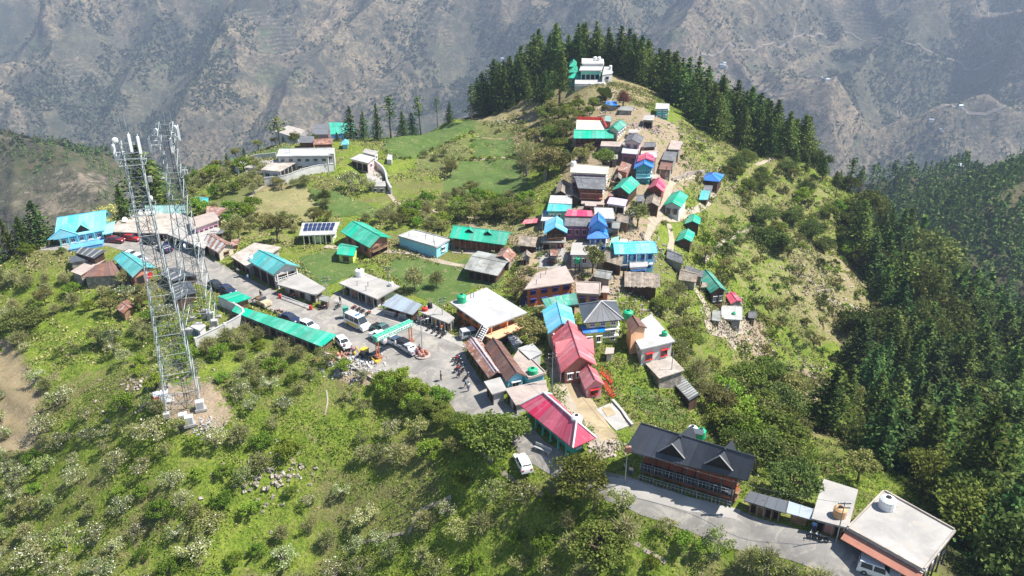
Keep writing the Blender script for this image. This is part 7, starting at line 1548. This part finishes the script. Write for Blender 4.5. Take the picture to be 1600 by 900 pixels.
for st, arm in ((0.05, ((.05,.88),(.05,.88))), (.24, ((.18,.92),(-.15,.92))), (.1, ((.28,1.1),(.05,.88)))):
    J, E_ = pose(st, arm); body = skin_mesh('body', J, E_, M['skin'])
    Js = [(J[0][0],.135,.165),(J[1][0],.13,.16),(J[2][0],.13,.185),((0,0,1.43),.07)]; Es = [(0,1),(1,2),(2,3)]
    for b in (14, 18): k = len(Js); Js += [(J[b][0],.072),(J[b+1][0],.056),(J[b+2][0],.045)]; Es += [(2,k),(k,k+1),(k+1,k+2)]
    shirt = skin_mesh('shirt', Js, Es, M['white'])
    Jt = [((0,0,.94),.135,.155)]; Et = []
    for b in (6, 10): k = len(Jt); Jt += [(J[b][0],.112),(J[b+1][0],.078),((J[b+2][0][0],J[b+2][0][1],.12),.06)]; Et += [(0,k),(k,k+1),(k+1,k+2)]
    tro = skin_mesh('trousers', Jt, Et, M['navy'])
    hb = MB(); hb.lathe((-.015, .01, 1.62), [(.098,0),(.104,.06),(.095,.12),(.06,.165),(.01,.18)], 10); PP.append((body, shirt, tro, newmesh('hair', hb.v, hb.f, [M['hairm']], smooth=True)))
def person(px, py, ang, shirt, tro, label, k=0):
    g = G(px, py); r = root('person', g+np.array([0, 0, .06]), ang, label, 'person'); b, s, t, h = PP[k % 3]
    link('body', b, r); o = link('shirt', s, r); o.material_slots[0].link = 'OBJECT'; o.material_slots[0].material = M[shirt]; o = link('trousers', t, r); o.material_slots[0].link = 'OBJECT'; o.material_slots[0].material = M[tro]; link('hair', h, r)
for k, a in enumerate(((652,556,2,'terra','navy','person in red-brown top at the foot of the pole right of the gate'),(656,553,1,'purplew','iron','person in purple beside the pole right of the gate'),(689,595,0,'iron','iron','person in black walking alone on the lower plaza'),(732,612,2,'white','navy','person in white shirt on the road near the lean-to'),
 (728,606,3,'bluew','iron','person in blue top on the road near the lean-to'),(532,474,1,'grey','navy','person in grey standing beside the end of the white shop block'),(654,503,4,'white','wpaint','person in white clothes near the far post of the gate'),(658,507,4,'pinkw','purplew','person in pink near the far post of the gate'),
 (619,497,0,'red','iron','person in red sitting area before the zinc roofed tea shops'),(690,520,2,'orange','wood','person in orange beside the motorbikes at the small grey shops'),(693,515,3,'peach','wood','person in peach clothes under the end of the small grey shops'),(724,520,1,'purplew','navy','person in dark top near the silver car'),
 (551,554,0,'red','navy','person in red by the rubble at the verge'),(539,549,2,'purplew','iron','person in maroon by the rubble at the verge'),(408,466,1,'iron','iron','person in black standing behind the beige jeep'),(398,480,5,'grey','iron','person in grey next to the beige jeep'),
 (262,383,2,'white','navy','person in white under the lower shop row'),(372,430,1,'white','iron','person in white at the shadowed front of the teal roof house'),(388,440,3,'bluew','navy','person in blue at the shadowed front of the teal roof house'),(606,486,1,'yellow','terra','person in yellow near the zinc roof shop front'),
 (600,484,2,'navy','navy','person in navy near the zinc roof shop front'),(985,745,1,'palepink','navy','person in pale pink in the shade left of the black hotel'),(975,738,3,'grey','iron','person in grey in the shade left of the black hotel'),(1189,800,2,'white','iron','person in white standing before the black patched stalls'),(1270,832,1,'bluew','navy','person in blue beside the motorbikes at the bottom right'),
 (718,590,2,'navy','iron','person in navy among the parked motorbikes'),(1147,520,1,'grey','wood','person in grey on the patio of the small white house'),(875,393,1,'red','navy','person in red on the paved village yard'))):
    person(a[0], a[1], a[2], a[3], a[4], a[5], k)
# ================================================================== gate, poles, wires, roadside things
a = G(591, 562); c = G(642, 533); d = (c-a)[:2]; Lg = float(np.hypot(*d)); ang = math.atan2(d[1], d[0]); r = root('welcome_gate', ((a+c)/2), ang, 'teal and white welcome gate beam spanning the road on thin posts', 'gate')
hb_ = 3.3
for s in (-1, 1):
    b = MB(); b.tube((s*Lg/2, -.35, 0), (s*Lg/2, -.35, hb_), .09, n=6); b.tube((s*Lg/2, .35, 0), (s*Lg/2, .35, hb_), .09, n=6)
    for k in range(4): b.tube((s*Lg/2, -.35, .6+k*.7), (s*Lg/2, .35, .95+k*.7), .035, n=4)
    b.build('post', M['orange'], r); b = MB(); b.box((s*Lg/2, 0, .2), (.9, 1.3, .5)); b.build('plinth', M['brick'], r)
b = MB(); b.box((0, 0, hb_+.45), (Lg+.8, .9, .9)); b.build('beam', M['rg'], r)
for s in (-1, 1):
    b = MB(); b.box((0, s*.47, hb_+.45), (Lg+.3, .05, .55)); b.build('sign_board', M['wpaint'], r)
    b = MB(); rr_g = random.Random(4); x = -Lg/2+.3
    while x < Lg/2-.4:        # the lettering is too small to read in the photograph: strokes only
        w_ = rr_g.uniform(.18, .4); b.box((x+w_/2, s*.505, hb_+.45+rr_g.uniform(-.05, .05)), (w_, .02, rr_g.uniform(.16, .3))); x += w_+rr_g.uniform(.12, .3)
    b.build('lettering', M['rg'], r)
b = MB()
for k in range(9): b.box((-Lg/2+Lg*(k+.5)/9, 0, hb_+.93), (.12, .98, .07))
b.box((0, .42, hb_+.93), (Lg+.8, .1, .08)); b.box((0, -.42, hb_+.93), (Lg+.8, .1, .08)); b.build('rib', M['greenw'], r)
POLES = {}
def pole(key, px, py, h, label, arm=True, lamp=False, box=False):
    g = G(px, py); r = root('utility_pole', g, random.random()*.5, label, 'pole'); b = MB(); b.tube((0, 0, -.3), (0, 0, h), .08, .05, 8); b.build('shaft', M['steel'], r)
    if arm:
        for z in (h-.3, h-.9):
            b = MB(); b.box((0, 0, z), (1.5, .09, .09)); cr = b.build('crossarm', M['iron'], r)
            for x in (-.65, 0, .65):
                b = MB(); b.lathe((x, 0, z+.05), [(.03,0),(.06,.05),(.03,.14)], 6); b.build('insulator', M['wpaint'], cr)
    if lamp: b = MB(); b.tube((0,0,h-.1),(.9,-.2,h+.2),.035,n=4); b.box((1.1,-.25,h+.2),(.5,.18,.08)); b.build('lamp_head', M['wpaint'], r)
    if box: b = MB(); b.box((0,-.25,h-.4),(.75,.35,.75)); b.build('junction_box', M['rr'], r)
    POLES[key] = (float(g[0]), float(g[1]), float(g[2])+h-.25)
pole('a', 512, 476, 5.8, 'utility pole at the kiosk end of the low white shop row'); pole('b', 660, 552, 6.3, 'pole on the little traffic island right of the gate', lamp=True); pole('c', 976, 757, 6.0, 'pole with rusty box before the left end of the black hotel', arm=False, box=True)
pole('d', 1306, 848, 6.0, 'pole between the square grey roof and the largest flat roof'); pole('e', 862, 618, 7.5, 'tall pole at the ridge end of the crimson roof'); pole('f', 692, 508, 5.5, 'thin pole behind the small grey roofed shop row'); pole('g', 608, 452, 5.0, 'pole at the back edge of the white flat roofed block')
pole('h', 842, 425, 5.5, 'pole beside the paved yard left of the orange block'); pole('i', 340, 396, 5.5, 'pole beside the striped roof house'); pole('j', 455, 258, 6.0, 'pole between the school wing and the slate roofed farm'); pole('k', 1128, 648, 6.0, 'pole on the lower right slope above the bright green bush'); pole('l', 1172, 690, 5.0, 'pole beside the brown tin shelter')
pole('m', 1047, 600, 6, 'pole beside the concrete terrace of the plain white house', arm=False); pole('n', 150, 352, 5.5, 'pole rising behind the blue hotel')
pole('o', 268, 404, 5.5, 'pole at the road bend below the shop rows')
def wire(p, q, label, sag=.8):
    p = Vector(p); q = Vector(q); b = MB(); n = 12; prev = None
    for k in range(n+1):
        t = k/n; v = p.lerp(q, t)-Vector((0, 0, sag*4*t*(1-t)))
        if prev is not None: b.tube(prev, v, .022, n=3, cap=False)
        prev = v
    o = b.build('power_line', M['iron']); tag(o, label, 'cable', 'overhead cables')
for k, (p, q, lab) in enumerate((('a','b','overhead cable from the kiosk pole to the traffic island pole'),('b','f','overhead cable from the island pole to the pole behind the small grey shops'),('a','g','overhead cable from the kiosk pole to the white shop block'),('b','e','overhead cable sweeping over the plaza to the crimson roof'),('c','e','overhead cable between the black hotel and the crimson roof'),
   ('c','d','long overhead cable along the front of the black hotel'),('o','i','overhead cable above the striped roof house'),('n','o','overhead cable above the long shop row'),('i','a','overhead cable along the teal roof house'),('k','l','overhead cable over the bushes behind the black hotel'))): wire(POLES[p], POLES[q], lab, 1.0)
# traffic island, green bin booth, benches, barrier, rubble
g = G(661, 556); r = root('traffic_island', g, 0, 'round stone traffic island around the pole right of the gate', 'traffic island'); b = MB(); b.lathe((0,0,-.1), [(1.3,0),(1.3,.3),(1.1,.34),(.2,.36)], 16); b.build('kerb_ring', M['concp'], r); b = MB()
for k in range(6): b.lathe((math.cos(k)*.7, math.sin(k)*.7, .2), [(.25,0),(.28,.4),(.2,.7)], 7)
b.build('painted_stone', M['terra'], r)
g = G(541, 497); r = root('booth', g, .4, 'narrow green booth standing on the road left of the ambulance van', 'booth'); b = MB(); b.box((0,0,1.1), (.9,.8,2.2)); b.build('wall', M['rg'], r); b = MB(); b.box((0,0,2.25),(1.1,1.0,.12)); b.build('roof', M['rgd'], r); b = MB(); b.box((0,-.42,1.0),(.6,.05,1.7)); b.build('door', M['rgd'], r)
def bench(px, py, ang, label):
    g = G(px, py); r = root('bench', g, ang, label, 'bench'); b = MB(); b.box((0,0,.45),(2.6,.5,.1)); b.build('seat', M['concw'], r); b = MB(); b.box((0,.24,.75),(2.6,.08,.45)); b.build('backrest', M['concw'], r)
    for s in (-1, 1): b = MB(); b.box((s*1.0,0,.2),(.15,.45,.4)); b.build('leg', M['conc'], r)
bench(608, 494, -.45, 'white bench before the zinc roofed tea shops, left of two'); bench(631, 500, -.45, 'white bench before the zinc roofed tea shops, right of two'); bench(848, 706, -.6, 'pale bench on the shaded side of the crimson roof bungalow')
p, q = G(438, 466), G(486, 484); d = (q-p); ang = math.atan2(d[1], d[0]); r = root('railing', p, ang, 'white double rail with red end barrels before the low white shop row', 'railing'); Lr = float(np.hypot(*d[:2])); dz = float(d[2]); b = MB()
for z in (.4, .8): b.tube((0,0,z),(Lr,0,z+dz),.06,n=4)
for k in range(6): b.tube((Lr*k/5,0,-.1+dz*k/5),(Lr*k/5,0,.85+dz*k/5),.05,n=4)
b.build('rail', M['wpaint'], r)
for x in (0, Lr):
    b = MB(); b.lathe((x,0,dz*x/Lr-.05), [(.3,0),(.33,.3),(.33,.6),(.3,.9)], 12); b.build('barrel', M['red'], r)
# rubble heaps: stones past counting
def rubble(px, py, rx, n, label, seed, mt='concp', smax=.28):
    g = G(px, py); rg = np.random.default_rng(seed); b = MB()
    for k in range(n):
        x, y = g[0]+rg.normal()*rx, g[1]+rg.normal()*rx*.6; z = H(x, y)+max(0, .5-math.hypot(x-g[0], y-g[1])/rx*.3)*rg.random(); s = rg.uniform(.08, smax)
        R3 = Matrix.Rotation(rg.random()*6, 3, Vector((rg.random()+.1, rg.random(), rg.random()))); b.box((x, y, z), (s*2, s*1.5, s*1.1), 0, 0, R3)
    o = b.build('rubble', M[mt]); tag(o, label, kind='stuff')
rubble(558, 571, 2.6, 260, 'pale broken stone on the verge', 1, 'concw'); rubble(530, 556, 1.4, 50, 'reddish broken brick on the verge', 2, 'terra'); rubble(196, 445, 1.6, 90, 'pale debris below the teal roof', 3); rubble(325, 668, 1.6, 120, 'grey gravel at the tower foot', 4, 'grey', .15); rubble(950, 700, 1.6, 110, 'broken stone left of the black hotel', 5, 'concp')
rubble(865, 385, 2.0, 160, 'litter and stones in the yard of the timber house', 6, 'concp', .2); rubble(1130, 512, 2.2, 180, 'stones below the small white house', 7); rubble(1010, 200, 4, 220, 'stones along the head of the village lane', 8, 'concp', .3); rubble(1020, 390, 5, 260, 'stones in the dry bank of the village', 9, 'stone', .35); rubble(1000, 460, 5, 200, 'stones on the bank below the village', 10, 'stone', .35)
for k, (a, c, rx) in enumerate(((1150,480,6),(1300,470,8),(1260,420,9),(1180,540,6),(1290,600,6),(960,170,5),(1090,220,8),(1140,300,9),(420,745,3),(230,600,5),(800,190,7))): rubble(a, c, rx, 130, 'scattered hillside stones', 20+k, 'concp' if k % 2 else 'stone', .35)
# washing lines with clothes by the village houses
def washing(px, py, ang, label, cols):
    g = G(px, py); r = root('washing_line', g, ang, label, 'washing line'); b = MB(); b.tube((-1.8,0,0),(-1.8,0,1.8),.04,n=4); b.tube((1.8,0,0),(1.8,0,1.8),.04,n=4); b.tube((-1.8,0,1.75),(1.8,0,1.75),.015,n=3); b.build('line', M['iron'], r)
    for k, c_ in enumerate(cols): b = MB(); b.box((-1.4+k*.7,0,1.4),(.5,.04,.7)); b.build('garment', M[c_], r)
washing(992, 512, 0, 'washing line beside the lime green house', ('navy','purplew','iron','bluew')); washing(868, 404, .2, 'washing line on the paved village yard', ('wpaint','cyanw','pinkw','wpaint')); washing(830, 560, .5, 'washing line between orange house and rose red house', ('wpaint','bluew','wpaint'))
# far specks of houses on the mountain
def farhouse(px, py, s, label, mt='white', rm='rzn'):
    g = G(px, py); r = root('distant_house', g, random.random()*3, label, 'house', 'white houses on the far mountain'); b = MB(); b.box((0,0,s*.15),(s,s*.6,s*.7)); b.build('wall', M[mt], r); b = MB(); h = s*.5
    b.slab([(-s*.55,-s*.38,h),(s*.55,-s*.38,h),(s*.55,0,h+s*.2),(-s*.55,0,h+s*.2)], s*.03); b.slab([(s*.55,s*.38,h),(-s*.55,s*.38,h),(-s*.55,0,h+s*.2),(s*.55,0,h+s*.2)], s*.03); b.build('roof', M[rm], r)
for k, (a, c, lab) in enumerate(((1128,104,'left of the white houses clustered on the far mountain right of the temple'),(1134,107,'right of the white houses clustered on the far mountain right of the temple'),(1131,101,'upper white house of the cluster on the far mountain'),(1283,124,'pale house beside the far mountain road'),(1292,127,'second pale house beside the far mountain road'),(1455,190,'tiny house below the far terraces'),(1480,268,'white house in the far valley bottom'),(1492,270,'second white house in the far valley bottom'),(1503,268,'third white house in the far valley bottom'),(785,94,'lone pale house on the far mountain left of the wood'),(1500,168,'house by the far track'),(1470,205,'small house under the far track'))):
    farhouse(a, c, 11, lab)
for pl, w_ in (([(1095,84),(1130,80),(1165,78),(1200,70),(1240,60),(1243,40)],4),([(1240,60),(1280,52),(1330,50),(1400,62),(1450,80),(1500,95),(1560,92),(1600,84)],3.5),([(1160,145),(1200,150),(1240,138)],3.5),([(1400,160),(1460,175),(1520,178),(1560,172),(1600,178)],3),([(1560,70),(1540,50),(1555,30),(1545,10)],3)):
    W = [G(a, c) for a, c in pl]; pt = []
    for a, c in zip(W[:-1], W[1:]):
        for j in range(24): pt.append(a+(c-a)*j/24)
    pt = np.array(pt)[:, :2]
    for _ in range(6): pt[1:-1] = (pt[:-2]+2*pt[1:-1]+pt[2:])/4
    t = np.gradient(pt, axis=0); t /= np.linalg.norm(t, axis=1)[:, None]; nn = np.stack([-t[:, 1], t[:, 0]], 1); rows = []
    for s in (-1, 1): q = pt+nn*w_/2*s; rows.append(np.stack([q[:, 0], q[:, 1], H(q[:, 0], q[:, 1])+2.0], 1))
    V = np.stack(rows, 1).reshape(-1, 3); tag(link('path', newmesh('path', V, grid_faces(2, len(pt)), [M['farroad']])), 'pale road cut across the far mountain', kind='structure')
